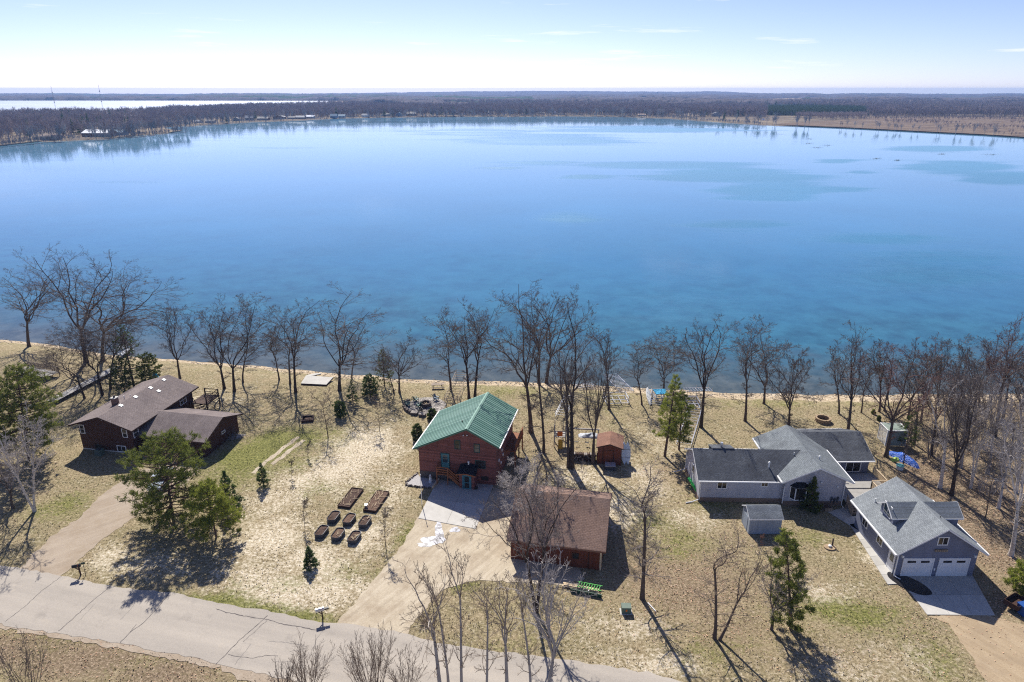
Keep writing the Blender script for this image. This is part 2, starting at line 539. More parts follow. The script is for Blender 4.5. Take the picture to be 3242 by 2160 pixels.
# ------------------------------------------------------------------ the setting: lawn, shore, water, road
_rs = np.random.RandomState(5)
_tab = _rs.rand(256, 256)
def vnoise(x, y):
    x = np.asarray(x, float); y = np.asarray(y, float)
    xi, yi = np.floor(x).astype(int), np.floor(y).astype(int)
    fx, fy = x - xi, y - yi
    fx, fy = fx * fx * (3 - 2 * fx), fy * fy * (3 - 2 * fy)
    t = lambda a, b: _tab[a % 256, b % 256]
    return (t(xi, yi) * (1 - fx) + t(xi + 1, yi) * fx) * (1 - fy) + (t(xi, yi + 1) * (1 - fx) + t(xi + 1, yi + 1) * fx) * fy
def fbm(x, y, o=4):
    s, a, n = 0, 0.5, 0
    for k in range(o):
        s = s + a * vnoise(np.asarray(x) * 2 ** k + 17 * k, np.asarray(y) * 2 ** k + 31 * k); n += a; a *= 0.5
    return s / n

WATER_Z = -1.0
shore_px = [(-420, 1030), (0, 1072), (165, 1088), (350, 1124), (510, 1133), (700, 1150), (830, 1160), (1030, 1180), (1200, 1192),
            (1380, 1202), (1560, 1207), (1760, 1213), (1998, 1227), (2260, 1243), (2480, 1247), (2800, 1247), (3242, 1246), (3700, 1246)]
shore_w = [G(u, v, WATER_Z) for u, v in shore_px]
SHX = np.array([-400] + [p.x for p in shore_w] + [400]); SHY = np.array([shore_w[0].y + 95] + [p.y for p in shore_w] + [shore_w[-1].y - 30])
def shore_y(x):
    x = np.asarray(x, float)
    return np.interp(x, SHX, SHY) + (fbm(x * 0.25, x * 0 + 3.3) - 0.5) * 1.6
def lawn_z(d):
    """height at distance d inland of the shoreline"""
    d = np.asarray(d, float)
    return np.where(d < 0, WATER_Z + d * 0.10, WATER_Z + (1 - np.cos(np.clip(d / 7.5, 0, 1) * PI)) / 2 * (-WATER_Z))

# colour zones of the lawn, each a soft blob on the ground: (u, v, radius along x, radius along y, weight)
ZG = [(650, 1905, 4, 1.0, .9), (740, 1925, 4, 1.0, .9), (840, 1942, 3, 1.0, 1), (930, 1955, 3, 1.0, 1), (1010, 1962, 2.4, .9, .8),
      (560, 1885, 3, .8, .5), (800, 1450, 6, 5, .9), (880, 1410, 5, 5, .9), (960, 1385, 4, 4, .8), (720, 1500, 5, 4, .6), (820, 1395, 5, 4, .5), (200, 1595, 3.5, 3, .6),
      (2640, 1930, 4, 1.6, .8), (2740, 1945, 4, 1.8, .8), (2860, 1990, 4, 2, .4), (2960, 2060, 3, 3, .4), (2170, 1710, 3, 2, .7), (2140, 1745, 2, 1.6, .6),
      (2060, 1640, 3, 3, .45), (1485, 1855, 2.6, 1.2, .7), (1560, 1900, 2, 1.5, .4), (1290, 1690, 1.3, 3, .5), (1215, 1790, 1.0, 3, .4), (1620, 1225, 6, 3, .5),
      (1900, 1255, 6, 4, .35), (2460, 1272, 9, 2.0, .6), (2760, 1280, 8, 2, .4), (150, 2040, 7, 2.4, .35), (420, 2090, 6, 2.2, .35), (2260, 1590, 3, 2, .4), (1600, 2060, 3, 1.4, .4),
      (2560, 1690, 3, 2, .4), (1160, 1600, 2, 3, .3), (900, 1850, 3, 2, .35), (2250, 2050, 4, 2, .35), (2900, 1560, 6, 5, .2), (1000, 1540, 2.4, 3, .35), (1090, 1800, 2, 2, .4)]
ZP = [(1150, 1420, 5, 6, .9), (1080, 1490, 5, 5, .8), (960, 1520, 4, 4, .7), (880, 1580, 4, 4, .6), (860, 1700, 4, 5, .8), (900, 1880, 5, 2.4, .9), (1040, 1870, 4, 3, .8), (800, 1830, 4, 3, .7),
      (1000, 1780, 5, 3, .8), (1240, 1560, 2, 5, .6), (1160, 1700, 3, 3, .7), (2050, 2100, 5, 1.6, .6), (2000, 1990, 4, 2, .5), (1960, 1620, 3, 4, .7), (2050, 1520, 3, 5, .6), (1850, 1510, 4, 3, .6),
      (460, 1790, 5, 2, .6), (350, 1760, 3, 2, .6), (2600, 1880, 3, 1.6, .6), (2780, 1780, 2, 2, .5), (2860, 2090, 4, 2, .4), (2190, 1640, 3, 2, .5), (620, 1290, 7, 8, .4), (2100, 1400, 4, 5, .4), (2640, 2120, 5, 2, .5)]
ZL = [(2180, 1850, 8, 6, .8), (2300, 2000, 7, 4, .6), (2080, 1830, 5, 4, .8), (2420, 1880, 5, 4, .5), (2830, 1720, 2.2, 6, .8), (2900, 1860, 2.5, 3, .8), (2980, 1500, 8, 7, 1), (3080, 1440, 9, 8, .8), (2900, 1560, 5, 4, .9),
      (3160, 1620, 7, 8, .9), (3000, 1330, 12, 9, .6), (3200, 1300, 10, 9, .7), (2150, 1500, 5, 5, .6), (2350, 1700, 4, 3, .5), (1750, 1400, 6, 7, .5), (1750, 1600, 4, 3, .4), (2550, 2080, 8, 3, .5), (2940, 2000, 4, 5, .4), (300, 2110, 9, 2, .6),
      (150, 1180, 14, 10, .4), (100, 1500, 6, 5, .4), (3190, 1900, 4, 6, .7), (3230, 2080, 4, 4, .5), (2820, 1600, 2, 4, .6), (0, 2060, 6, 2.4, 1), (250, 2090, 7, 2.4, 1), (520, 2140, 6, 2.2, .9), (3000, 1620, 3.5, 6, 1.3), (3080, 1700, 3.5, 7, 1.3), (2920, 1500, 4, 5, 1.2), (3150, 1560, 6, 6, 1.2)]
def zone(X, Y, blobs):
    w = np.zeros_like(X)
    for u, v, rx, ry, k in blobs:
        p = G(u, v)
        w = np.maximum(w, k * np.exp(-(((X - p.x) / rx) ** 2 + ((Y - p.y) / ry) ** 2) * 0.8))
    return w

def ground_material():
    n = NT('spring_lawn')
    z = n.sep(n.attr('zone').outputs['Color'])
    sand = n.attr('sand').outputs['Fac']
    big = n.noise(0.16, 6, 0.62)
    mid = n.noise(0.42, 7, 0.72)
    fine = n.noise(5.5, 6, 0.78)
    vfine = n.noise(16.0, 4, 0.75)
    speck = n.noise(3.6, 5, 0.85)
    tan = n.ramp(speck, [(0.34, lin(98, 86, 58)), (0.46, lin(148, 132, 102)), (0.56, lin(180, 163, 131)), (0.68, lin(222, 206, 172))])
    tan2 = n.ramp(speck, [(0.34, lin(86, 80, 50)), (0.48, lin(136, 125, 92)), (0.58, lin(163, 150, 115)), (0.70, lin(204, 190, 150))])
    col = n.mix(n.step(mid, 0.40, 0.60), tan, tan2)
    # thatch bleached by the winter, in flecks
    fl = n.math('ADD', n.math('MULTIPLY', mid, 0.45), n.math('MULTIPLY', n.noise(2.2, 5, 0.8), 0.65))
    pale = n.ramp(speck, [(0.34, lin(146, 128, 96)), (0.48, lin(214, 198, 168)), (0.62, lin(250, 240, 222))])
    pf = n.step(n.math('ADD', fl, n.math('MULTIPLY', z[1], 0.22)), 0.60, 0.72)
    col = n.mix(n.math('MULTIPLY', pf, 0.9), col, pale)
    # green coming through
    gcol = n.ramp(speck, [(0.34, lin(56, 62, 30)), (0.5, lin(112, 116, 56)), (0.68, lin(182, 176, 104))])
    gf = n.step(n.math('ADD', n.math('ADD', n.math('MULTIPLY', big, 0.45), n.math('MULTIPLY', n.noise(1.9, 5, 0.75), 0.55)), n.math('MULTIPLY', z[0], 0.30)), 0.56, 0.72)
    col = n.mix(n.math('MULTIPLY', gf, 0.85), col, gcol)
    # brown leaf litter
    lf = n.step(n.math('ADD', n.math('MULTIPLY', z[2], 0.38), fl), 0.66, 0.88)
    lcol = n.ramp(n.noise(4.4, 5, 0.85), [(0.36, lin(70, 58, 48)), (0.5, lin(134, 114, 92)), (0.64, lin(206, 184, 158))])
    col = n.mix(n.math('MULTIPLY', lf, 0.85), col, lcol)
    # bare dark soil between
    col = n.mix(n.math('MULTIPLY', n.step(n.noise(1.5, 6, 0.8), 0.56, 0.70), 0.5), col, lin(92, 80, 56))
    scol = n.ramp(n.noise(1.2, 6, 0.75), [(0.3, lin(120, 104, 84)), (0.46, lin(186, 166, 136)), (0.7, lin(222, 206, 180))])
    scol = n.mix(n.step(n.noise(0.9, 6, 0.75, n.coords((0.5, 1.6, 1)), 0.6), 0.56, 0.68), scol, lin(86, 72, 58))
    sf = n.step(n.math('ADD', sand, n.math('MULTIPLY', n.math('SUBTRACT', mid, 0.5), 0.9)), 0.42, 0.6)
    col = n.mix(sf, col, scol)
    n.bump(n.math('ADD', n.math('MULTIPLY', fine, 0.7), n.math('MULTIPLY', vfine, 0.5)), 0.9, 0.16)
    return n.done(col, 0.95, spec=0.1)
M['lawn'] = ground_material()

xs = np.arange(-170, 170.01, 1.0)
ny = 140
SX = np.repeat(xs[None, :], ny, 0)
t = np.linspace(0, 1, ny)[:, None]
YS = shore_y(xs)[None, :]
SY = 14 + (YS + 9 - 14) * t
D = YS - SY
SZ = lawn_z(D)
zone_rgb = np.stack([zone(SX, SY, ZG), zone(SX, SY, ZP), zone(SX, SY, ZL), np.ones_like(SX)], -1)
sand = np.clip(1.25 - D / np.interp(SX, [-110, -60, -20, 20, 60], [2.2, 2.0, 2.6, 4.0, 5.0]), 0, 1)
nx = len(xs)
ii = (np.arange(ny - 1)[:, None] * nx + np.arange(nx - 1)[None, :]).ravel()
lawn_me = mesh_np('lawn', np.stack([SX, SY, SZ], -1).reshape(-1, 3), np.stack([ii, ii + 1, ii + nx + 1, ii + nx], -1), M['lawn'],
                  {'zone': ('FLOAT_COLOR', zone_rgb.reshape(-1, 4)), 'sand': ('FLOAT', sand.ravel())}, True)
lawn = structure(link('lawn', lawn_me))
lawn['label'] = 'dry tan spring lawns with green patches sloping to a sandy shore'

# base ground under everything, out to the horizon
n = NT('field_ground')
col = n.ramp(n.noise(0.004, 6, 0.6), [(0.3, lin(112, 96, 82)), (0.5, lin(150, 130, 108)), (0.7, lin(126, 112, 92))])
M['field'] = n.done(col, 0.95, spec=0.05)
base = MB().add([(-7600, -130, -14), (7600, -130, -14), (7600, 7100, -14), (-7600, 7100, -14)], [(0, 1, 2, 3)])
structure(base.build('ground', M['field']))

# ---- water
def water_material():
    n = NT('lake_water')
    dep = n.attr('depth').outputs['Fac']
    wind = n.attr('wind').outputs['Fac']
    patch = n.noise(1.0, 5, 0.55, n.coords((0.004, 0.016, 1)), 0.6)
    streak = n.noise(1.0, 5, 0.6, n.coords((0.006, 0.06, 1)), 0.4)
    soft = n.step(n.math('ADD', n.math('MULTIPLY', patch, 0.7), n.math('MULTIPLY', streak, 0.3)), 0.46, 0.62)
    fray = n.math('ADD', n.math('MULTIPLY', n.math('SUBTRACT', patch, 0.5), 0.9), n.math('MULTIPLY', n.math('SUBTRACT', streak, 0.5), 0.9))
    rip = n.math('ADD', n.math('MULTIPLY', n.step(n.math('ADD', wind, fray), 0.26, 0.62), 0.9), n.math('MULTIPLY', soft, 0.16))
    weeds = n.step(n.noise(0.16, 7, 0.68), 0.40, 0.66)
    shallow = n.ramp(n.noise(0.35, 6, 0.7), [(0.3, lin(50, 66, 70)), (0.7, lin(94, 102, 100))])
    mid = n.mix(weeds, lin(52, 108, 130), lin(38, 84, 106))
    deep = n.ramp(n.noise(0.01, 4, 0.5), [(0.3, lin(48, 110, 146)), (0.7, lin(58, 126, 164))])
    col = n.mix(n.step(n.math('ADD', dep, n.math('MULTIPLY', n.math('SUBTRACT', n.noise(0.12, 5, .6), .5), .3)), 0.08, 0.42), shallow, mid)
    col = n.mix(n.step(n.math('ADD', dep, n.math('MULTIPLY', n.math('SUBTRACT', n.noise(0.03, 5, .6), .5), .5)), 0.5, 1.05), col, deep)
    col = n.mix(n.math('MULTIPLY', n.attr('far').outputs['Fac'], 0.75), col, lin(118, 164, 190))  # paler with distance: sky sheen painted into the water colour
    w = n.math('ADD', n.math('MULTIPLY', n.noise(1.6, 3, 0.6, n.coords((0.7, 1.5, 1))), 0.6), n.math('MULTIPLY', n.noise(0.5, 3, 0.6, n.coords((0.6, 1.6, 1))), 0.8))
    n.bump(w, n.math('ADD', 0.02, n.math('MULTIPLY', rip, 0.13)), 0.35)
    n.b.inputs['IOR'].default_value = 1.333
    return n.done(col, n.math('ADD', 0.04, n.math('MULTIPLY', rip, 0.30)), spec=0.5)
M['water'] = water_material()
wx = np.concatenate([np.arange(-4000, -900, 300.), np.arange(-900, -170, 12.), np.arange(-170, 170, 1.5), np.arange(170, 900, 12.), np.arange(900, 4001, 300.)])
wd = np.concatenate([[-7, -3, 0, 1, 2, 3.5, 5, 7, 9, 12, 15, 19, 24, 30, 38, 48, 60], np.arange(72, 900, 9), np.arange(900, 1700, 40)])
WX = np.repeat(wx[None, :], len(wd), 0)
WD = np.repeat(wd[:, None], len(wx), 1)
WY = shore_y(np.clip(wx, -170, 170))[None, :] + WD
dep = 1 - np.exp(-np.clip(WD, 0, None) / 45.0)
# where the wind ruffles the water: patches found in the photograph, laid on the lake
WIND = [(2450, 606, 190, 40, 1), (2330, 560, 260, 22, 1), (2080, 522, 300, 11, 1), (1722, 516, 150, 9, .8), (1804, 690, 120, 22, .7), (3030, 530, 150, 18, 1), (3190, 566, 130, 18, 1), (2961, 470, 150, 9, 1), (2644, 512, 70, 6, .9),
        (2727, 546, 60, 6, .8), (3000, 850, 420, 85, .75), (2341, 716, 170, 22, .6), (2620, 600, 150, 14, .8), (1722, 441, 260, 18, .8), (1500, 420, 180, 10, .7), (1584, 532, 100, 6, .8), (1859, 560, 90, 7, .8), (413, 580, 200, 6, .5), (2050, 410, 300, 10, .7), (900, 470, 160, 5, .5), (2800, 760, 250, 25, .6), (2200, 980, 300, 40, .5)]
WZd = WY * CP - (WATER_Z - CAM_H) * SP
WU = CX + F_PX * WX / WZd; WV = CY - F_PX * (WY * SP + (WATER_Z - CAM_H) * CP) / WZd
wind = np.zeros_like(WX)
for u, v, ru, rv, k in WIND: wind = np.maximum(wind, k * np.exp(-(((WU - u) / ru) ** 2 + ((WV - v) / rv) ** 2) * .7))
wind[WZd < 20] = 0
nwx = len(wx)
ii = (np.arange(len(wd) - 1)[:, None] * nwx + np.arange(nwx - 1)[None, :]).ravel()
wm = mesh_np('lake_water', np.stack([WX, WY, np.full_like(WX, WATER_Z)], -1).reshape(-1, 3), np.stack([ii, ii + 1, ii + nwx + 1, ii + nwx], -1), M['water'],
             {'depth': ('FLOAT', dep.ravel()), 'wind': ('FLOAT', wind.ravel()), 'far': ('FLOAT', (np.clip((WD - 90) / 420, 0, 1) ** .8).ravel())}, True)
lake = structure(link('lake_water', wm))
lake['label'] = 'wide calm blue lake with darker wind ruffled patches'

# ---- surfaces laid on the lawn
def densify(poly, step=0.5, jit=0.12, closed=True, seed=1):
    rng = random.Random(seed)
    out = []
    n_ = len(poly)
    for i in range(n_ if closed else n_ - 1):
        a, b = Vector(poly[i]).to_2d(), Vector(poly[(i + 1) % n_]).to_2d()
        k = max(1, int((b - a).length / step))
        for j in range(k):
            p = a.lerp(b, j / k)
            out.append((p.x + rng.uniform(-jit, jit), p.y + rng.uniform(-jit, jit)))
    return out
def sheet(name, poly, z, mat, parent=None):
    tri = tessellate_polygon([[Vector((p[0], p[1], 0)) for p in poly]])
    m = MB().add([(p[0], p[1], z) for p in poly], [])
    for tr in tri:
        a, b, c = [Vector((*poly[i], 0)) for i in tr]
        m.f.append(tuple(tr) if (b - a).cross(c - a).z > 0 else tuple(reversed(tr))); m.mi.append(0)
    return m.build(name, mat, parent)
def px_poly(pts, z=0.0):
    return [tuple(G(u, v, z)[:2]) for u, v in pts]

def asphalt():
    n = NT('pale_worn_asphalt')
    big = n.noise(1.0, 5, 0.6, n.coords((0.05, 0.55, 1), rot=(0, 0, 0.25)))
    f = n.noise(14, 5, 0.8)
    col = n.mix(0.5, n.ramp(big, [(0.35, lin(152, 144, 134)), (0.65, lin(182, 172, 158))]), n.ramp(f, [(0.3, lin(136, 130, 122)), (0.7, lin(196, 186, 172))]))
    col = n.mix(n.math('MULTIPLY', n.step(n.noise(0.7, 5, 0.7), 0.6, 0.8), 0.4), col, lin(204, 188, 164))
    col = n.mix(n.math('MULTIPLY', n.step(n.noise(0.45, 6, 0.7), 0.56, 0.70), 0.35), col, lin(118, 112, 106))
    n.bump(f, 0.4, 0.02)
    return n.done(col, 0.9, spec=0.2)
M['asphalt'] = asphalt()
def dirt(name, a, b, c, ang=0.6):
    n = NT(name)
    tracks = n.noise(0.8, 5, 0.6, n.coords((0.22, 2.6, 1), rot=(0, 0, -ang)))
    f = n.noise(9, 6, 0.8)
    col = n.mix(0.6, n.ramp(tracks, [(0.3, a), (0.5, b), (0.72, c)]), n.ramp(f, [(0.3, a), (0.7, c)]))
    col = n.mix(n.math('MULTIPLY', n.step(n.noise(0.35, 6, 0.7), 0.46, 0.68), 0.6), col, lin(146, 128, 106))
    n.bump(f, 0.5, 0.04)
    return n.done(col, 0.95, spec=0.1)
M['sand_drive'] = dirt('sandy_driveway_gravel', lin(148, 134, 112), lin(186, 171, 146), lin(216, 204, 182), 0.97)
M['grey_drive'] = dirt('grey_brown_driveway_gravel', lin(136, 122, 106), lin(170, 154, 136), lin(190, 176, 156), 0.72)
M['dirt_drive'] = dirt('brown_dirt_driveway', lin(140, 120, 94), lin(172, 150, 120), lin(192, 174, 146), -0.98)

far_edge = [(-500, 1715), (-200, 1760), (0, 1790), (184, 1821), (337, 1855), (543, 1878), (689, 1908), (900, 1946), (1014, 1969), (1167, 1985), (1290, 2008), (1385, 2036), (1560, 2062), (1730, 2082), (1902, 2107), (2074, 2134), (2150, 2158), (2330, 2200), (2700, 2300), (3300, 2470)]
near_edge = [(-500, 1895), (-200, 1945), (0, 1977), (172, 2006), (375, 2038), (560, 2074), (689, 2103), (900, 2150), (1167, 2215), (1500, 2290), (2000, 2400), (2500, 2520), (3100, 2680)]
road_poly = densify(px_poly(far_edge), 0.6, 0.13, False, 2) + densify(px_poly(near_edge[::-1]), 0.6, 0.13, False, 3)
road = structure(sheet('road', road_poly, 0.045, M['asphalt']))
road['label'] = 'pale cracked asphalt road curving past the lots'
shoulder = densify(px_poly([(-500, 1885), (0, 1968), (375, 2030), (689, 2095), (900, 2140), (1500, 2290), (1500, 2420), (1100, 2330), (900, 2205), (760, 2150), (689, 2118), (375, 2053), (172, 2020), (0, 1990), (-500, 1908)]), 0.5, 0.22, True, 12)
so = structure(sheet('road_shoulder', shoulder, 0.03, M['grey_drive']))
so['label'] = 'sandy shoulder along the near edge of the road'
for pts, w_ in (([(842, 1462), (872, 1440), (905, 1413), (945, 1384)], .32), ([(862, 1470), (890, 1449), (925, 1421), (962, 1394)], .32), ([(800, 1500), (842, 1462)], .3)):
    P_ = [G(*q) for q in pts]
    L_, R_ = [], []
    for i_, q in enumerate(P_):
        d_ = (P_[min(i_ + 1, len(P_) - 1)] - P_[max(i_ - 1, 0)]).normalized()
        n_ = Vector((-d_.y, d_.x, 0)) * w_
        L_.append((q + n_).to_2d()); R_.append((q - n_).to_2d())
    structure(sheet('worn_track', densify([tuple(v) for v in L_ + R_[::-1]], .4, .1, True, 5), 0.014, M['sand_drive']))
M['crack'] = plain('tarry_crack', lin(92, 86, 84), 0.9, 0.2)
M['crack_soft'] = plain('dusty_crack', lin(132, 126, 120), 0.9, 0.2)
def crack(pts, w, soft=False, seed=0):
    rng = random.Random(seed)
    P = []
    for i in range(len(pts) - 1):
        a, b = G(*pts[i]), G(*pts[i + 1])
        k = max(2, int((b - a).length / 0.25))
        for j in range(k): P.append(a.lerp(b, j / k) + Vector((rng.uniform(-.05, .05), rng.uniform(-.05, .05), 0)))
    P.append(G(*pts[-1]))
    m = MB()
    for i, p in enumerate(P):
        d = (P[min(i + 1, len(P) - 1)] - P[max(i - 1, 0)]).normalized()
        s = Vector((-d.y, d.x, 0)) * w * rng.uniform(0.25, 0.7)
        m.v += [tuple(p + s), tuple(p - s)]
    for i in range(len(P) - 1): m.f.append((2 * i + 1, 2 * i + 3, 2 * i + 2, 2 * i)); m.mi.append(0)
    o = m.build('crack', M['crack_soft' if soft else 'crack'], road, (0, 0, 0.05))
def z2(x, y): return (x * .3827, 1560 + y * .3827)
for k, (pts, w, soft) in enumerate([
        ([z2(40, 1072), z2(200, 950), z2(340, 820), z2(510, 695)], .05, 0), ([z2(485, 1150), z2(620, 1030), z2(760, 905), z2(915, 775)], .06, 0),
        ([z2(990, 1250), z2(1080, 1155), z2(1190, 1080), z2(1310, 950), z2(1400, 835)], .06, 0), ([z2(1080, 1155), z2(1130, 1090)], .05, 0),
        ([z2(1790, 1420), z2(1880, 1330), z2(1990, 1215), z2(2090, 1130), z2(2215, 1020)], .07, 0), ([z2(2010, 1240), z2(2210, 1060)], .04, 0), ([z2(1940, 1430), z2(2075, 1260)], .04, 1),
        ([z2(1790, 962), z2(1880, 995), z2(2060, 1030), z2(2200, 1050), z2(2352, 1095), z2(2460, 1110), z2(2600, 1140), z2(2680, 1140)], .08, 0),
        ([z2(1890, 1345), z2(2010, 1365), z2(2100, 1372), z2(2200, 1352), z2(2300, 1355)], .05, 0), ([z2(2250, 1405), z2(2420, 1400)], .04, 1), ([z2(2210, 1230), z2(2380, 1245), z2(2540, 1275)], .05, 1),
        ([z2(2700, 1100), z2(2660, 1160), z2(2610, 1230), z2(2590, 1310)], .06, 1), ([z2(660, 1060), z2(790, 920)], .03, 1), ([z2(1000, 1055), z2(1110, 935)], .03, 1), ([z2(2400, 1320), z2(2540, 1290)], .04, 1)]):
    crack(pts, w, soft, k)

def z2b(x, y): return (800 + x * .3827, 1560 + y * .3827)
drive_c = [(1324, 1636), (1300, 1680), (1274, 1724), (1133, 1897), (1062, 1976), (1120, 1994), (1290, 2018), (1300, 1985), (1340, 1935), (1380, 1890), (1420, 1862), (1480, 1842), (1560, 1838), (1660, 1846), (1790, 1855), (1850, 1835), (1830, 1800), (1640, 1740), (1612, 1700), (1640, 1560), (1560, 1545), (1500, 1660)]
dc = structure(sheet('driveway', densify(px_poly(drive_c), 0.5, 0.16, True, 4), 0.025, M['sand_drive']))
dc['label'] = 'sandy gravel driveway between the road and the concrete pad'
drive_l = [(330, 1560), (250, 1640), (161, 1700), (76, 1786), (60, 1812), (184, 1832), (200, 1815), (306, 1724), (440, 1626), (560, 1560), (640, 1480), (520, 1470), (430, 1490)]
dl = structure(sheet('driveway', densify(px_poly(drive_l), 0.5, 0.22, True, 6), 0.02, M['grey_drive']))
dl['label'] = 'worn grey brown driveway running from the road to the ranch house'
drive_r = [(2935, 1948), (3010, 1975), (3069, 2077), (3126, 2160), (3160, 2230), (3420, 2230), (3330, 2040), (3230, 1975), (3140, 1950)]
dr = structure(sheet('driveway', densify(px_poly(drive_r), 0.5, 0.2, True, 7), 0.02, M['dirt_drive']))
dr['label'] = 'brown dirt driveway below the grey garage apron'

# concrete slabs: each panel an object of its own with an open joint between
def slabs(name, corners, nu, nv, label, th=0.09, z=0.07, gap=0.018, mats=('concrete', 'concrete_b')):
    """corners: four photograph points round the paved area; split into nu x nv panels"""
    a, b, c, d = [G(*p).to_2d() for p in corners]
    root = thing(name, None, None, ((a + b + c + d) / 4).to_3d())
    structure(root); root['label'] = label
    o = (a + b + c + d) / 4
    P = lambda s, t: (a.lerp(b, s)).lerp(d.lerp(c, s), t) - o
    k = 0
    for i in range(nu):
        for j in range(nv):
            q = [P(i / nu, j / nv), P((i + 1) / nu, j / nv), P((i + 1) / nu, (j + 1) / nv), P(i / nu, (j + 1) / nv)]
            m_ = sum(q, Vector((0, 0))) / 4
            q = [p + (m_ - p).normalized() * gap for p in q]
            if (q[1] - q[0]).cross(q[2] - q[0]) < 0: q = q[::-1]
            MB().prism([tuple(p) for p in q], -0.05, z).build('slab', M[mats[k % 2]], root)
            k += 1
    return root
slabs('concrete_pad', [(1324, 1642), (1506, 1676), (1563, 1537), (1385, 1521)], 2, 2, 'pale concrete pad in front of the green roofed log house')
slabs('garage_apron', [(2935, 1948), (3150, 1950), (3079, 1824), (2843, 1826)], 3, 2, 'concrete apron before the two white garage doors')
slabs('sidewalk', [(2810, 1852), (2850, 1850), (2722, 1655), (2690, 1662)], 1, 7, 'concrete sidewalk along the side of the grey garage', mats=('concrete_b', 'concrete'))
slabs('walk_slab', [(2715, 1680), (2724, 1654), (2692, 1602), (2621, 1622)], 2, 2, 'concrete landing below the deck steps')

# pale glossy patches, mottled grey, on the sandy driveway
n = NT('mottled_pale_patch')
M['puddle'] = n.done(n.ramp(n.noise(1.6, 4, .6), [(0.42, lin(120, 116, 112)), (0.56, lin(198, 198, 202))]), 0.15, spec=0.6)
def blob(c, rx, ry, rot, seed, k=22, amp=0.3):
    rng = random.Random(seed)
    ph = [rng.uniform(0, 6.28) for _ in range(4)]
    out = []
    for i in range(k):
        a = 2 * PI * i / k
        r_ = 1 + amp * (math.sin(2 * a + ph[0]) + 0.7 * math.sin(3 * a + ph[1]) + 0.5 * math.sin(5 * a + ph[2])) / 2
        x, y = rx * r_ * math.cos(a), ry * r_ * math.sin(a)
        out.append((c[0] + x * math.cos(rot) - y * math.sin(rot), c[1] + x * math.sin(rot) + y * math.cos(rot)))
    return out
for k, (u, v, rx, ry, ro) in enumerate([(1391, 1683, .45, 1.3, 0.3), (1365, 1712, .75, .9, -.2), (1352, 1724, .9, .35, 0), (1441, 1678, .4, .5, 0), (1396, 1712, .35, .5, .4)]):
    p = structure(sheet('pale_patch', blob(G(u, v), rx * 1.15, ry * 1.1, ro, k, 40, .42), 0.031 + .004 * k, M['puddle']))
wet = plain('wet_concrete', lin(38, 36, 38), 0.35, 0.2, 2, 0.05)
p = structure(sheet('wet_patch', blob(G(2878, 1850), 1.0, 2.1, 0.7, 3, 30, 0.08), 0.076, wet))

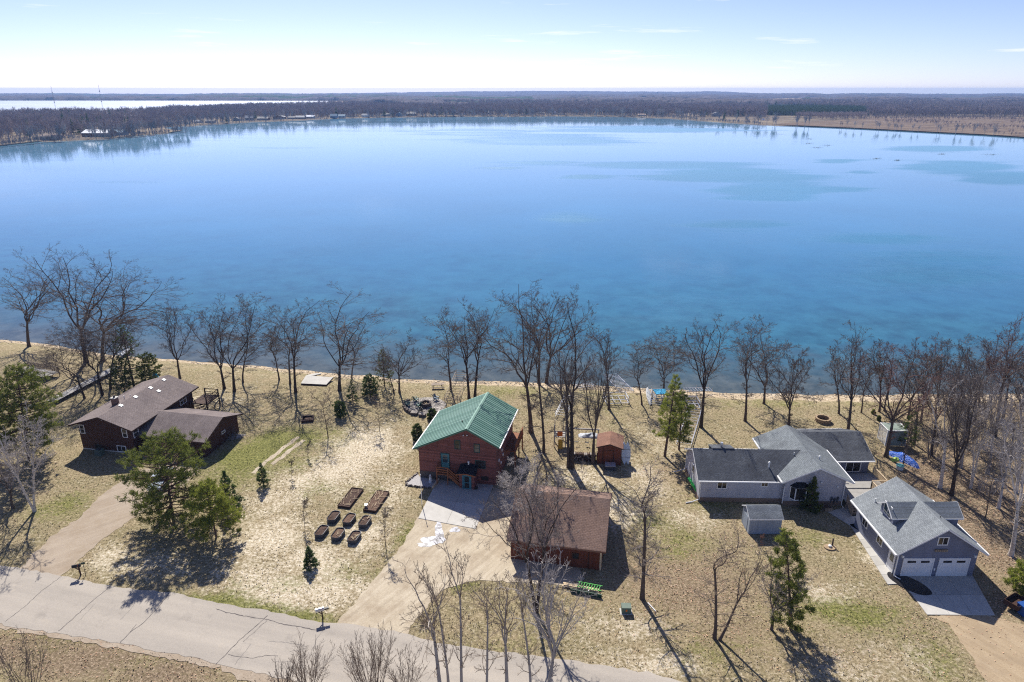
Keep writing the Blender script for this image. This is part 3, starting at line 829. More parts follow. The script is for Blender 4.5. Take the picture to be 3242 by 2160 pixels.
# ------------------------------------------------------------------ buildings
class House:
    """gable building in local metres: x across the gable, y along the ridge; root Empty at the (x=0, y=0) corner"""
    def __init__(self, name, label, cat, q, wall, roof, fascia, th=0.14, f=0.5, hb=None, group=None, root=None, roof_name='roof', wall_name='wall', base=None, base_h=0.0, base_mat=None, ov=None):
        x, y, rz, self.w, self.l, self.he, self.hr, self.o = q
        self.f = f
        self.hb = self.he if hb is None else hb
        self.root = root or thing(name, label, cat, (x, y, 0), rz, group)
        w, l, o = self.w, self.l, self.o
        self.sl, self.sr = (self.hr - self.hb) / (w * f), (self.hr - self.he) / (w * (1 - f))
        m = MB()
        z0 = base_h - 0.0
        pent = lambda yy, d=0: [(0, yy, z0), (w, yy, z0), (w, yy, self.he - 0.02), (w * f, yy, self.hr - 0.02), (0, yy, self.hb - 0.02)]
        m.add(pent(0) + pent(l), [(0, 1, 2, 3, 4), (9, 8, 7, 6, 5), (0, 5, 6, 1), (1, 6, 7, 2), (0, 4, 9, 5), (2, 7, 8, 3), (3, 8, 9, 4)])
        self.wall = m.build(wall_name, wall, self.root)
        if base_h:
            MB().box(-0.03, w + 0.03, -0.03, l + 0.03, -0.1, base_h).build('foundation', base_mat, self.root)
        y0, y1 = (-o, l + o) if ov is None else ov
        self.y0, self.y1 = y0, y1
        r = MB()
        xl, zl, xr, zr = -o, self.hb - o * self.sl, w + o, self.he - o * self.sr
        self.xl, self.zl, self.xr, self.zr = xl, zl, xr, zr
        up = th
        r.add([(xl, y0, zl), (w * f, y0, self.hr), (w * f, y1, self.hr), (xl, y1, zl), (xl, y0, zl + up), (w * f, y0, self.hr + up), (w * f, y1, self.hr + up), (xl, y1, zl + up),
               (xr, y0, zr), (xr, y1, zr), (xr, y0, zr + up), (xr, y1, zr + up)],
              [(4, 5, 6, 7), (0, 3, 2, 1), (5, 10, 11, 6), (1, 2, 9, 8), (0, 4, 7, 3), (8, 9, 11, 10), (0, 1, 5, 4), (1, 8, 10, 5), (3, 7, 6, 2), (2, 6, 11, 9)])
        self.roof = r.build(roof_name, roof, self.root)
        fb = MB()
        e = 0.03
        for yy, s in ((y0, -1), (y1, 1)):
            a, b = sorted((yy, yy + s * e))
            for (xa, za), (xb, zb) in (((xl - e, zl - e * self.sl), (w * f, self.hr)), ((w * f, self.hr), (xr + e, zr - e * self.sr))):
                q_ = [(xa, za - 0.06), (xb, zb - 0.06), (xb, zb + up - 0.02), (xa, za + up - 0.02)]
                vs = [(p[0], a, p[1]) for p in q_] + [(p[0], b, p[1]) for p in q_]
                fb.add(vs, [(0, 1, 2, 3), (7, 6, 5, 4), (0, 4, 5, 1), (1, 5, 6, 2), (2, 6, 7, 3), (3, 7, 4, 0)])
        for xx, zz, s in ((xl, zl, -1), (xr, zr, 1)):
            a, b = sorted((xx + s * 0.002, xx + s * e))
            fb.box(a, b, y0, y1, zz - 0.06, zz + up - 0.02)
        self.fascia = fb.build('fascia', fascia, self.root)
        if fascia is M['white'] and w > 3:
            for xx, zz, s in ((xl, zl, -1), (xr, zr, 1)):
                a, b = sorted((xx + s * (e + .003), xx + s * (e + .13)))
                MB().box(a, b, y0 + .02, y1 - .02, zz - 0.02, zz + 0.1).build('gutter', fascia, self.root)
        self.up = up
    def face(self, side, a, z):
        """point on a wall face and its outward direction"""
        if side == 'f': return Vector((a, 0, z)), Vector((1, 0, 0)), Vector((0, -1, 0))
        if side == 'b': return Vector((a, self.l, z)), Vector((-1, 0, 0)), Vector((0, 1, 0))
        if side == 'l': return Vector((0, a, z)), Vector((0, -1, 0)), Vector((-1, 0, 0))
        return Vector((self.w, a, z)), Vector((0, 1, 0)), Vector((1, 0, 0))
    def at_slope(self, x, y, dz=0.0):
        z = self.hb + x * self.sl if x < self.w * self.f else self.he + (self.w - x) * self.sr
        return Vector((x, y, z + self.up + dz))

def frame_of(c, t, nrm):
    return Matrix((( t.x, nrm.x, 0, c.x), (t.y, nrm.y, 0, c.y), (0, 0, 1, c.z), (0, 0, 0, 1)))
def opening(parent, c, t, nrm, w, h, frame_mat, panes=1, name='window', glass='glass', hsplit=False, trim=0.09, grid=0):
    """a window or door lite: proud frame with bars, panes set back inside it (sub-parts); local x along wall, y outwards"""
    mt = frame_of(c, t, nrm)
    m = MB()
    d = 0.05
    m.box(-w / 2, w / 2, -0.02, d, 0, trim).box(-w / 2, w / 2, -0.02, d, h - trim, h)
    m.box(-w / 2, -w / 2 + trim, -0.02, d, trim, h - trim).box(w / 2 - trim, w / 2, -0.02, d, trim, h - trim)
    iw = (w - 2 * trim - (panes - 1) * 0.05) / panes
    for k in range(1, panes):
        x = -w / 2 + trim + k * iw + (k - 1) * 0.05
        m.box(x, x + 0.05, -0.02, d - 0.008, trim, h - trim)
    if hsplit: m.box(-w / 2 + trim, w / 2 - trim, -0.02, d - 0.012, h / 2 - 0.025, h / 2 + 0.025)
    for g in range(grid):
        z = trim + (h - 2 * trim) * (g + 1) / (grid + 1)
        m.box(-w / 2 + trim, w / 2 - trim, -0.02, d - 0.016, z - 0.012, z + 0.012)
    o = m.build(name, frame_mat, parent)
    o.matrix_local = mt
    for k in range(panes):
        x = -w / 2 + trim + k * (iw + 0.05)
        zs = [(trim, h - trim)] if not hsplit else [(trim, h / 2 - 0.025), (h / 2 + 0.025, h - trim)]
        for (a, b) in zs:
            MB().box(x, x + iw, -0.01, 0.02, a, b).build('pane', M[glass], o)
    return o
def win(H, side, a, z, w, h, frame='white', **k):
    return opening(H.root, *H.face(side, a, z), w, h, M[frame], **k)
def door(H, side, a, z, w, h, mat, glass=None, grid=0, frame='white'):
    c, t, nrm = H.face(side, a, z)
    o = MB().box(-w / 2, w / 2, -0.02, 0.035, 0, h).build('door', M[mat], H.root)
    o.matrix_local = frame_of(c, t, nrm)
    f = MB()
    f.box(-w / 2 - 0.1, -w / 2 - 0.002, -0.02, 0.06, 0, h + 0.1).box(w / 2 + 0.002, w / 2 + 0.1, -0.02, 0.06, 0, h + 0.1).box(-w / 2 - 0.002, w / 2 + 0.002, -0.02, 0.06, h + 0.002, h + 0.1)
    f.build('door_frame', M[frame], o)
    if glass:
        gz0, gz1 = glass
        g = MB().box(-w * 0.33, w * 0.33, 0.03, 0.045, gz0, gz1).build('pane', M['glass_sky'], o)
    MB().sphere((w * 0.4, 0.07, h * 0.46), 0.04).build('handle', M['alu'], o)
    return o
def vent_pipe(H, x, y, r=0.06, h=0.5, mat='white_plastic', cap=False):
    p = H.at_slope(x, y, -0.05)
    m = MB().tube([p, p + Vector((0, 0, h))], r, 10)
    if cap: m.tube([p + Vector((0, 0, h)), p + Vector((0, 0, h + 0.06))], [r * 2.0, r * 1.2], 10)
    return m.build('vent_pipe', M[mat], H.root)
def box_vent(H, x, y, s=0.4):
    p = H.at_slope(x, y, -0.03)
    sl = H.sl if x < H.w * H.f else -H.sr
    m = MB()
    m.add([p + Vector((a * s / 2, b * s / 2, a * s / 2 * sl + c)) for c in (0, 0.12) for a, b in ((-1, -1), (1, -1), (1, 1), (-1, 1))],
          [(0, 3, 2, 1), (4, 5, 6, 7), (0, 1, 5, 4), (1, 2, 6, 5), (2, 3, 7, 6), (3, 0, 4, 7)])
    return m.build('roof_vent', M['white_plastic'], H.root)

# ---- the log house with the green metal roof
LOG = House('log_house', 'red brown log house under a ribbed green metal roof', 'house', (-11.38, 73.45, -0.21, 9.68, 9.6, 5.66, 7.44, 0.5), M['log'], M['green_trim'], M['green_trim'], 0.1, 0.645, 4.33)
def roof_panels(H, pitch=0.42, mat='green_metal'):
    n_ = int((H.y1 - H.y0) / pitch)
    pw = (H.y1 - H.y0) / n_
    for side in (0, 1):
        e = Vector((H.xl, 0, H.zl)) if side == 0 else Vector((H.xr, 0, H.zr))
        r_ = Vector((H.w * H.f, 0, H.hr))
        d = r_ - e
        L = d.length
        nrm = Vector((-d.z, 0, d.x)).normalized()
        if nrm.z < 0: nrm = -nrm
        m = MB()
        # flat pan with a raised rib along one edge, laid from eave to ridge
        pan = [e + nrm * 0.004, e + d + nrm * 0.004]
        def strip(y0, y1, z0, z1):
            vs = [e + nrm * z + Vector((0, y, 0)) + dd for dd in (Vector(), d) for y, z in ((y0, z0), (y1, z0), (y1, z1), (y0, z1))]
            m.add(vs, [(0, 1, 2, 3), (7, 6, 5, 4), (0, 4, 5, 1), (1, 5, 6, 2), (2, 6, 7, 3), (3, 7, 4, 0)])
        strip(0.006, pw - 0.006, 0.004, 0.014)
        strip(0.006, 0.055, 0.014, 0.055)
        me = m.mesh('panel', M['green_panel'])
        for k in range(n_):
            link('panel', me, H.roof, (0, H.y0 + k * pw, H.up))
    m = MB()
    zr = H.hr + H.up + 0.075
    m.add([(H.w * H.f - 0.2, H.y0 - .02, zr - 0.2 * H.sl), (H.w * H.f, H.y0 - .02, zr), (H.w * H.f + 0.2, H.y0 - .02, zr - 0.2 * H.sr),
           (H.w * H.f - 0.2, H.y1 + .02, zr - 0.2 * H.sl), (H.w * H.f, H.y1 + .02, zr), (H.w * H.f + 0.2, H.y1 + .02, zr - 0.2 * H.sr)],
          [(0, 1, 4, 3), (1, 2, 5, 4)])
    m.build('ridge_cap', M[mat], H.roof)
roof_panels(LOG)
# white eaves trim on both long sides
for xx, zz in ((LOG.xl, LOG.zl), (LOG.xr, LOG.zr)):
    s = -1 if xx < 0 else 1
    MB().box(min(xx + s * .035, xx + s * .16), max(xx + s * .035, xx + s * .16), LOG.y0, LOG.y1, zz - 0.03, zz + 0.08).build('gutter', M['white'], LOG.root)
MB().box(-0.02, LOG.w + 0.02, -0.02, 0.06, 0, 0.9).build('foundation', M['dark_stone'], LOG.root).scale = (0.5, 1, 1)
win(LOG, 'f', 4.95, 4.45, 0.75, 1.25, 'teal_dark', hsplit=True)
win(LOG, 'f', 7.35, 4.25, 0.75, 1.2, 'teal_dark', hsplit=True)
win(LOG, 'f', 7.75, 2.15, 1.3, 1.1, 'teal_dark')
win(LOG, 'f', 8.3, 0.55, 0.85, 0.6, 'dark_wood')
door(LOG, 'f', 3.35, 1.55, 0.95, 2.1, 'teal', (0.9, 1.95), frame='teal_dark')
cv = MB().add([(7.2, -0.03, 3.15), (7.75, -0.03, 3.18), (7.2, -0.03, 2.5)], [(0, 1, 2), (2, 1, 0)]).add([(8.3, -0.03, 3.15), (7.75, -0.031, 3.18), (8.3, -0.03, 2.5)], [(0, 1, 2), (2, 1, 0)])
for a, z in ((5.75, 6.45), (6.2, 6.5)):
    MB().sphere((a, -0.12, z), 0.09).tube([(a, 0, z), (a, -0.12, z)], 0.03).build('flood_light', M['white_plastic'], LOG.root)
vent_pipe(LOG, 4.9, 2.4, 0.07, 0.3, 'black')
# porch hood over the lower door
hood = MB()
for z, d_ in ((2.05, 0), ):
    hood.add([(5.3, -0.02, 2.55), (7.5, -0.02, 2.55), (7.6, -1.7, 2.05), (6.4, -1.75, 2.28), (5.2, -1.7, 2.05), (6.4, -0.02, 2.75),
              (5.3, -0.02, 2.45), (7.5, -0.02, 2.45), (7.6, -1.7, 1.95), (6.4, -1.75, 2.18), (5.2, -1.7, 1.95), (6.4, -0.02, 2.65)],
             [(0, 4, 3, 5), (5, 3, 2, 1), (6, 11, 9, 10), (11, 7, 8, 9), (0, 6, 10, 4), (1, 2, 8, 7), (4, 10, 9, 3), (3, 9, 8, 2)])
hood.build('porch_roof', M['black_shingle'], LOG.root)
MB().bar((5.2, -1.74, 1.98), (6.4, -1.79, 2.21), 0.05, 0.16).bar((6.4, -1.79, 2.21), (7.6, -1.74, 1.98), 0.05, 0.16).build('porch_fascia', M['cedar'], LOG.root)
MB().box(5.5, 7.35, -1.5, -0.002, 0, 2.08).build('porch_wall', M['log'], LOG.root)
o = MB().box(-0.42, 0.42, -0.02, 0.04, 0, 1.95).build('door', M['teal'], LOG.root, (6.45, -1.5, 0.03), rot=(0, 0, PI))
MB().box(-0.28, 0.28, 0.03, 0.055, 0.95, 1.75).build('pane', M['glass'], o)
MB().box(-0.28, 0.28, 0.03, 0.055, 0.2, 0.85).build('pane', M['glass'], o)
MB().sphere((-0.36, 0.08, 0.95), 0.04).build('handle', M['alu'], o)
MB().box(-0.56, -0.43, -.02, .07, 0, 2.0).box(0.43, 0.56, -.02, .07, 0, 2.0).build('door_frame', M['teal'], o)
MB().tube([(6.35, -0.25, 2.6), (6.35, -0.25, 3.0)], 0.09).tube([(6.35, -0.25, 3.0), (6.35, -0.25, 3.1)], [0.17, 0.08]).build('vent_pipe', M['white_plastic'], LOG.root)
# timber landing and steps up to the upper door
lt = MB()
lt.box(2.6, 4.0, -1.25, -0.02, 1.42, 1.52)
lt.build('landing', M['cedar'], LOG.root)
for k in range(6):
    z = 1.27 - k * 0.235
    MB().box(4.0 + k * 0.27, 4.3 + k * 0.27, -1.2, -0.15, z, z + 0.05).build('tread', M['cedar'], LOG.root)
rail = MB()
for x in (2.62, 3.98): rail.box(x - .05, x + .05, -1.28, -1.18, 0, 2.5)
rail.box(5.55, 5.65, -1.28, -1.18, 0, 1.15)
for z in (2.42, 2.12, 1.82): rail.bar((2.6, -1.23, z), (4.0, -1.23, z), 0.04, 0.12)
for z in (2.42, 2.08, 1.74): rail.bar((4.0, -1.23, z), (5.6, -1.23, z - 1.4), 0.04, 0.12)
for z in (2.42, 2.1): rail.bar((2.62, -1.2, z), (2.62, -0.05, z), 0.04, 0.12)
rail.build('railing', M['cedar'], LOG.root)
MB().bar((4.0, -1.17, 1.4), (5.6, -1.17, 0.05), 0.05, 0.25).bar((4.0, -0.18, 1.4), (5.6, -0.18, 0.05), 0.05, 0.25).build('stringer', M['cedar'], LOG.root)
# side deck on the right with a cedar rail
sd = MB().box(LOG.w + 0.002, LOG.w + 1.5, 4.5, 9.4, 2.25, 2.4)
for y in (4.6, 7.0, 9.3): sd.box(LOG.w + 1.3, LOG.w + 1.45, y - .07, y + .07, 0, 2.25)
sd.build('side_deck', M['cedar'], LOG.root)
sr = MB()
for y in np.arange(4.55, 9.4, 0.16): sr.box(LOG.w + 1.4, LOG.w + 1.45, y - .03, y + .03, 2.4, 3.3)
sr.box(LOG.w + 1.36, LOG.w + 1.48, 4.5, 9.4, 3.3, 3.38)
sr.build('side_railing', M['cedar'], LOG.root)
for y, z in ((1.2, 2.6), (2.2, 1.7), (3.4, 2.2), (2.9, 3.1)):
    MB().box(LOG.w + .002, LOG.w + 0.14, y, y + 0.3, z, z + 0.28).build('meter_box', M['white_plastic'], LOG.root)

# ---- brown ranch house with its garage wing
RAN = House('ranch_house', 'long dark brown ranch house with brown shingle roof and brick chimney', 'house', (-57.18, 80.48, -0.18, 7.88, 12.8, 3.92, 5.24, 0.72), M['brown_wood'], M['brown_shingle'], M['dark_wood'])
for a, z, w_, h_ in ((0.55, 2.35, 0.75, 1.3), (6.85, 2.35, 0.75, 1.3)): win(RAN, 'f', a, z, w_, h_, hsplit=True)
win(RAN, 'f', 5.9, 0.12, 1.35, 0.95, panes=2)
win(RAN, 'f', 2.4, 0.3, 1.0, 0.7, 'dark_wood')
win(RAN, 'r', 0.7, 2.2, 1.0, 1.25, hsplit=True)
win(RAN, 'r', 10.6, 2.3, 1.5, 1.25, panes=2, hsplit=True)
MB().box(3.75, 4.15, -0.06, 0, 4.55, 4.85).build('gable_vent', M['white'], RAN.root)
c = RAN.at_slope(3.1, 3.6)
ch = MB().box(2.75, 3.4, 3.3, 3.95, c.z - 0.6, c.z + 0.95).build('chimney', M['chimney_brick'], RAN.root)
MB().box(2.68, 3.47, 3.23, 4.02, c.z + 0.952, c.z + 1.05).build('chimney_cap', M['concrete'], ch)
MB().tube([(3.08, 3.62, c.z + 1.05), (3.08, 3.62, c.z + 1.35)], 0.14).build('flue', M['dark_stone'], ch)
for x, y in ((4.35, 3.1), (4.4, 5.9), (4.4, 9.0), (4.4, 11.9), (5.6, 9.0)): box_vent(RAN, x, y, 0.42)
vent_pipe(RAN, 3.0, 5.4, 0.06, 0.55); vent_pipe(RAN, 3.3, 6.2, 0.05, 0.25)
MB().box(-0.02, RAN.w + 0.02, -0.02, 12.82, -0.05, 0.16).build('foundation', M['concrete'], RAN.root)
WNG = House('wing', None, None, (-45.3, 87.05, -1.772, 7.45, 7.1, 2.5, 3.85, 0.55), M['brown_wood'], M['brown_shingle'], M['dark_wood'], root=None, ov=(-4.5, 7.65))
wr = WNG.root
for ch_ in list(wr.children):
    mw = Matrix.Translation((-45.3, 87.05, 0)) @ Matrix.Rotation(-1.772, 4, 'Z')
    rw = Matrix.Translation((-57.18, 80.48, 0)) @ Matrix.Rotation(-0.18, 4, 'Z')
    ch_.parent = RAN.root
    ch_.matrix_local = rw.inverted() @ mw @ ch_.matrix_basis
    ch_.name = 'garage_' + ch_.name.split('.')[0]
WINV = rw.inverted() @ mw
bpy.data.objects.remove(wr)
def in_wing(o):
    o.parent = RAN.root; o.matrix_local = WINV @ o.matrix_basis; return o
gd = in_wing(MB().box(WNG.w + .002, WNG.w + 0.05, 2.0, 5.6, 0, 2.1).build('garage_door', M['black'], None))
for z in (0.52, 1.04, 1.56): MB().box(WNG.w + .05, WNG.w + 0.056, 2.05, 5.55, z - 0.24, z + 0.24).build('panel', M['dark_wood'], gd)
o = opening(RAN.root, Vector((2.6, 7.1, 1.5)), Vector((-1, 0, 0)), Vector((0, 1, 0)), 0.8, 0.4, M['white']); o.matrix_local = WINV @ frame_of(Vector((3.4, 7.1, 1.35)), Vector((-1, 0, 0)), Vector((0, 1, 0)))
# lake side deck with stairs
dk = MB()
dk.box(RAN.w + 0.002, RAN.w + 2.6, 12.2, 15.4, 1.6, 1.72)
for x, y in ((RAN.w + 2.5, 12.3), (RAN.w + 2.5, 15.3), (RAN.w + 0.3, 15.3)): dk.box(x - .07, x + .07, y - .07, y + .07, 0, 2.75)
dk.build('deck', M['dark_wood'], RAN.root)
dr_ = MB()
for (a, b) in (((RAN.w + 2.5, 12.3), (RAN.w + 2.5, 15.3)), ((RAN.w + 0.3, 15.3), (RAN.w + 2.5, 15.3))):
    for z in (2.7, 2.2, 1.9): dr_.bar((*a, z), (*b, z), 0.05, 0.09)
for yy in (11.9, 12.05):
    dr_.bar((RAN.w + 0.6, 12.0, 2.7), (RAN.w + 3.9, 9.6, 1.0), 0.05, 0.1)
for k in range(11):
    t_ = k / 10
    x, y = RAN.w + 0.6 + 3.3 * t_, 12.0 - 2.4 * t_
    dr_.box(x - .02, x + .02, y - .02, y + .02, 1.65 - 1.6 * t_, 2.7 - 1.7 * t_)
dr_.build('deck_railing', M['dark_wood'], RAN.root)
for k in range(8):
    t_ = (k + .5) / 8
    x, y = RAN.w + 1.1 + 3.3 * t_, 12.2 - 2.4 * t_
    o = MB().box(-0.16, 0.16, -0.55, 0.55, 0, 0.05).build('tread', M['dark_wood'], RAN.root, (x, y, 1.55 - 1.5 * t_), rot=(0, 0, -0.63))

# ---- grey house: long front gable with west and east wings
GN = House('grey_house', 'pale grey lake house with crossing charcoal shingle roofs and a bay window', 'house', (31.18, 67.35, -0.012, 6.78, 9.3, 3.55, 5.13, 0.6), M['grey_siding'], M['mid_shingle'], M['white'], base_h=0.55, base_mat=M['brick'])
GMW = Matrix.Translation((31.18, 67.35, 0)) @ Matrix.Rotation(-0.012, 4, 'Z')
def wing_into(Hm, q, base, prefix, minv):
    mw = Matrix.Translation((q[0], q[1], 0)) @ Matrix.Rotation(q[2], 4, 'Z')
    rel = minv.inverted() @ mw
    r0 = Hm.root
    for ch_ in list(r0.children):
        ch_.parent = base
        ch_.matrix_local = rel @ ch_.matrix_basis
        ch_.name = prefix + '_' + ch_.name.split('.')[0]
    bpy.data.objects.remove(r0)
    Hm.root = base
    return rel
qW = (21.83, 74.95, -1.598, 6.85, 9.6, 3.02, 4.9, 0.3)
GW = House('wing', None, None, qW, M['grey_siding'], M['dark_shingle'], M['white'], ov=(-0.3, 12.6), base_h=0.55, base_mat=M['brick'])
relW = wing_into(GW, qW, GN.root, 'west', GMW)
qE = (37.6, 80.45, -1.545, 7.4, 5.9, 2.75, 4.35, 0.45)
GE = House('wing', None, None, qE, M['blue_grey_siding'], M['dark_shingle'], M['white'], ov=(-2.0, 6.3))
relE = wing_into(GE, qE, GN.root, 'east', GMW)
def on(H, rel, side, a, z, w_, h_, frame='white', **k):
    o = opening(H.root, *H.face(side, a, z), w_, h_, M[frame], **k)
    o.matrix_basis = rel @ o.matrix_basis
    return o
# side x=w of a turned wing faces the road; 'f' is its left gable
on(GW, relW, 'r', 2.55, 1.75, 1.15, 1.0, panes=2); on(GW, relW, 'r', 7.4, 2.1, 0.85, 0.6, panes=2)
on(GW, relW, 'f', 3.6, 1.7, 1.0, 1.2)
on(GE, relE, 'r', 4.0, 0.9, 1.9, 1.35, panes=2); on(GE, relE, 'r', 1.9, 0.25, 0.9, 2.0)
# raised cricket and flue on the west roof
ck = MB().add([(3.43, 3.5, 4.9), (3.43, 4.0, 5.25), (3.43, 14, 5.25), (5.1, 4.2, 4.25), (0.6, 4.0, 4.1), (0.6, 14, 4.1), (5.1, 14, 4.25), (3.43, 3.5, 4.2)],
              [(1, 2, 5, 4), (1, 3, 6, 2), (0, 3, 1), (0, 1, 4), (0, 4, 7), (0, 7, 3)])
fl = MB().tube([(2.9, 3.2, 4.4), (2.9, 3.2, 5.45)], 0.13, 12).tube([(2.9, 3.2, 5.45), (2.9, 3.2, 5.62)], [0.2, 0.16], 12).build('flue', M['alu'], GN.root)
fl.matrix_local = relW
ckm = MB().slab([(1.6, 2.0, 4.62), (3.43, 2.0, 5.12), (3.43, 4.6, 5.12), (1.6, 4.6, 4.62)], 0.1).box(1.62, 3.4, 2.1, 4.5, 3.9, 4.55)
o = ckm.build('roof_cricket', M['dark_shingle'], GN.root); o.matrix_local = relW
v = MB().tube([GW.at_slope(5.5, 8.1, -.05), GW.at_slope(5.5, 8.1, .55)], 0.09).tube([GW.at_slope(5.5, 8.1, .55), GW.at_slope(5.5, 8.1, .68)], [0.16, .09]).build('vent_pipe', M['white_plastic'], GN.root); v.matrix_local = relW
vent_pipe(GN, 1.9, 3.3, 0.05, 0.5); vent_pipe(GN, 4.4, 2.2, 0.07, 0.4, cap=True); vent_pipe(GN, 4.15, 2.35, 0.05, 0.35)
# bay window with its little hip roof
bx, bz = 1.65, 1.05
bay = MB()
B0, B1 = [(bx - 1.0, -0.02), (bx - 0.6, -0.55), (bx + 0.6, -0.55), (bx + 1.0, -0.02)], 1.45
bay.prism(B0[::1], bz - 0.12, bz).prism(B0, bz + B1, bz + B1 + 0.1)
for p in B0: bay.box(p[0] - .05, p[0] + .05, p[1] - .02, p[1] + .07, bz, bz + B1)
by = bay.build('bay_window', M['white'], GN.root)
for i in range(3):
    a, b = Vector(B0[i]), Vector(B0[i + 1])
    dd = (b - a).normalized() * 0.06
    a, b = a + dd, b - dd
    MB().add([(a.x, a.y + .01, bz), (b.x, b.y + .01, bz), (b.x, b.y + .01, bz + B1), (a.x, a.y + .01, bz + B1), (a.x, a.y + .04, bz), (b.x, b.y + .04, bz), (b.x, b.y + .04, bz + B1), (a.x, a.y + .04, bz + B1)],
             [(0, 1, 2, 3), (7, 6, 5, 4), (0, 4, 5, 1), (2, 6, 7, 3), (1, 5, 6, 2), (0, 3, 7, 4)]).build('pane', M['glass'], by)
e = [(bx - 1.15, 0), (bx - 0.68, -0.68), (bx + 0.68, -0.68), (bx + 1.15, 0)]
MB().add([(p[0], p[1], bz + B1 + 0.102) for p in e] + [(bx - .45, 0, bz + B1 + .55), (bx + .45, 0, bz + B1 + .55)],
         [(0, 1, 4), (1, 2, 5, 4), (2, 3, 5), (3, 2, 1, 0)]).build('bay_roof', M['black_shingle'], GN.root)
for a, z in ((4.0, 3.1), (5.9, 2.55)): MB().sphere((a, -0.1, z), 0.12).tube([(a, 0, z), (a, -0.1, z)], .05).build('wall_light', M['white_plastic'], GN.root)
for pts, nm in ((((6.9, -0.45, 3.15), (6.7, -0.1, 2.95), (6.7, -0.1, 0.2), (6.75, -0.6, 0.06)), 'downspout'), (((-0.15, -0.3, 2.6), (-0.1, -0.1, 2.4), (-0.1, -0.1, 0.3)), 'downspout')):
    MB().tube(pts, 0.06, 8).build(nm, M['white'], GN.root)
d1 = MB().tube([(6.9, 0.1, 2.75), (6.9, 0.12, 0.35), (7.1, -0.7, 0.1), (7.3, -1.5, 0.06)], 0.065, 8).build('downspout', M['white'], GN.root); d1.matrix_local = relW
d2 = MB().tube([(0.2, -0.1, 2.7), (0.2, -0.1, 0.35), (0.6, -1.6, 0.12)], 0.065, 8).build('downspout', M['white'], GN.root); d2.matrix_local = relW
for a, z in ((5.4, 0.9), (5.75, 0.8), (6.1, 0.95)): MB().box(a, a + .12, -0.12, -0.005, z - .5, z).box(a - .06, a + .18, -0.16, -0.12, z - .1, z + .25).build('meter_box', M['galv'], GN.root)

# deck between grey house and garage
dkr = thing('timber_deck', 'weathered grey timber deck with steps between the grey house and its garage', 'deck', (38.0, 66.9, 0))
u = MB()
for k in range(21): u.box(0.6, 6.0, 2.5 + k * 0.155, 2.5 + k * 0.155 + 0.14, 0.95, 1.0)
u.build('deck_boards', M['grey_wood'], dkr)
u = MB()
for k in range(18): u.box(0.05, 4.2, -0.35 + k * 0.155, -0.35 + k * 0.155 + 0.14, 0.85, 0.9)
u.build('deck_boards', M['grey_wood'], dkr)
MB().box(0.08, 4.15, -0.38, -0.35, 0.55, 0.9).box(0.62, 5.98, 2.47, 2.497, 0.6, 1.0).box(5.98, 6.02, 2.5, 5.7, 0.6, 1.0).build('deck_skirt', M['grey_wood'], dkr)
for k in range(5): MB().box(0.15, 1.9, -0.7 - k * 0.28, -0.4 - k * 0.28, 0.68 - k * 0.165, 0.73 - k * 0.165).build('tread', M['wood'], dkr)
MB().bar((0.15, -0.38, .75), (0.15, -1.85, -.05), .05, .22).bar((1.92, -0.38, .75), (1.92, -1.85, -.05), .05, .22).build('stringer', M['wood'], dkr)
def railing(m, a, b, z0, z1, h=0.95, step=0.13):
    a, b = Vector(a), Vector(b)
    k = max(2, int((b - a).length / step))
    for i in range(k + 1):
        t_ = i / k
        p = a.lerp(b, t_); z = z0 + (z1 - z0) * t_
        m.box(p.x - .02, p.x + .02, p.y - .02, p.y + .02, z, z + h)
    m.bar((a.x, a.y, z0 + h + .03), (b.x, b.y, z1 + h + .03), .1, .06)
    for e_, z in ((a, z0), (b, z1)): m.box(e_.x - .05, e_.x + .05, e_.y - .05, e_.y + .05, z - .9, z + h + .03)
rl = MB(); railing(rl, (6.0, 5.6), (6.0, 2.6), 1.0, 1.0); rl.build('railing', M['pale_wood'], dkr)
rl = MB(); railing(rl, (6.0, 2.5), (4.25, 2.5), 1.0, 1.0); railing(rl, (4.25, 2.5), (4.25, 0.9), .9, .9); rl.build('railing', M['pale_wood'], dkr)
rl = MB(); railing(rl, (2.1, -0.35), (2.1, -1.8), .85, .05); railing(rl, (2.1, -0.35), (3.0, -0.35), .9, .9); rl.build('railing', M['wood'], dkr)
rl = MB(); railing(rl, (0.1, -0.35), (0.1, -1.8), .85, .05); rl.build('railing', M['wood'], dkr)

# ---- grey two-car garage with dormers
GAR = House('garage', 'slate grey two car garage with dormers and white doors', 'garage', (37.62, 55.07, 0.004, 7.71, 8.3, 3.2, 5.75, 0.54), M['blue_grey_siding'], M['grey_shingle'], M['white'])
for a in (2.05, 5.55):
    g = MB().box(a - 1.4, a + 1.4, -0.05, -0.002, 0.02, 2.05).build('garage_door', M['white'], GAR.root)
    for k in range(4):
        z0 = 0.05 + k * 0.5
        for j in range(2):
            if k == 3: continue
            MB().box(a - 1.33 + j * 1.35, a - 0.02 + j * 1.35, -0.065, -0.05, z0, z0 + 0.46).build('panel', M['white'], g)
    for j in (-1, 1): MB().box(a + j * 0.66 - 0.42, a + j * 0.66 + 0.42, -0.06, -0.049, 1.62, 1.86).build('pane', M['glass'], g)
    MB().box(a - 1.52, a - 1.402, -0.09, -0.002, 0, 2.17).box(a + 1.402, a + 1.52, -0.09, -0.002, 0, 2.17).box(a - 1.402, a + 1.402, -0.09, -0.002, 2.052, 2.17).build('door_frame', M['white'], g)
win(GAR, 'f', 3.95, 3.65, 1.05, 0.95, panes=2)
MB().box(3.35, 4.55, -0.16, -0.004, 2.98, 3.22).build('sign_board', M['wood'], GAR.root)
for k in range(5): MB().box(3.5 + k * .2, 3.6 + k * .2, -0.17, -0.16, 3.05, 3.15).build('digit_plate', M['black'], GAR.root)
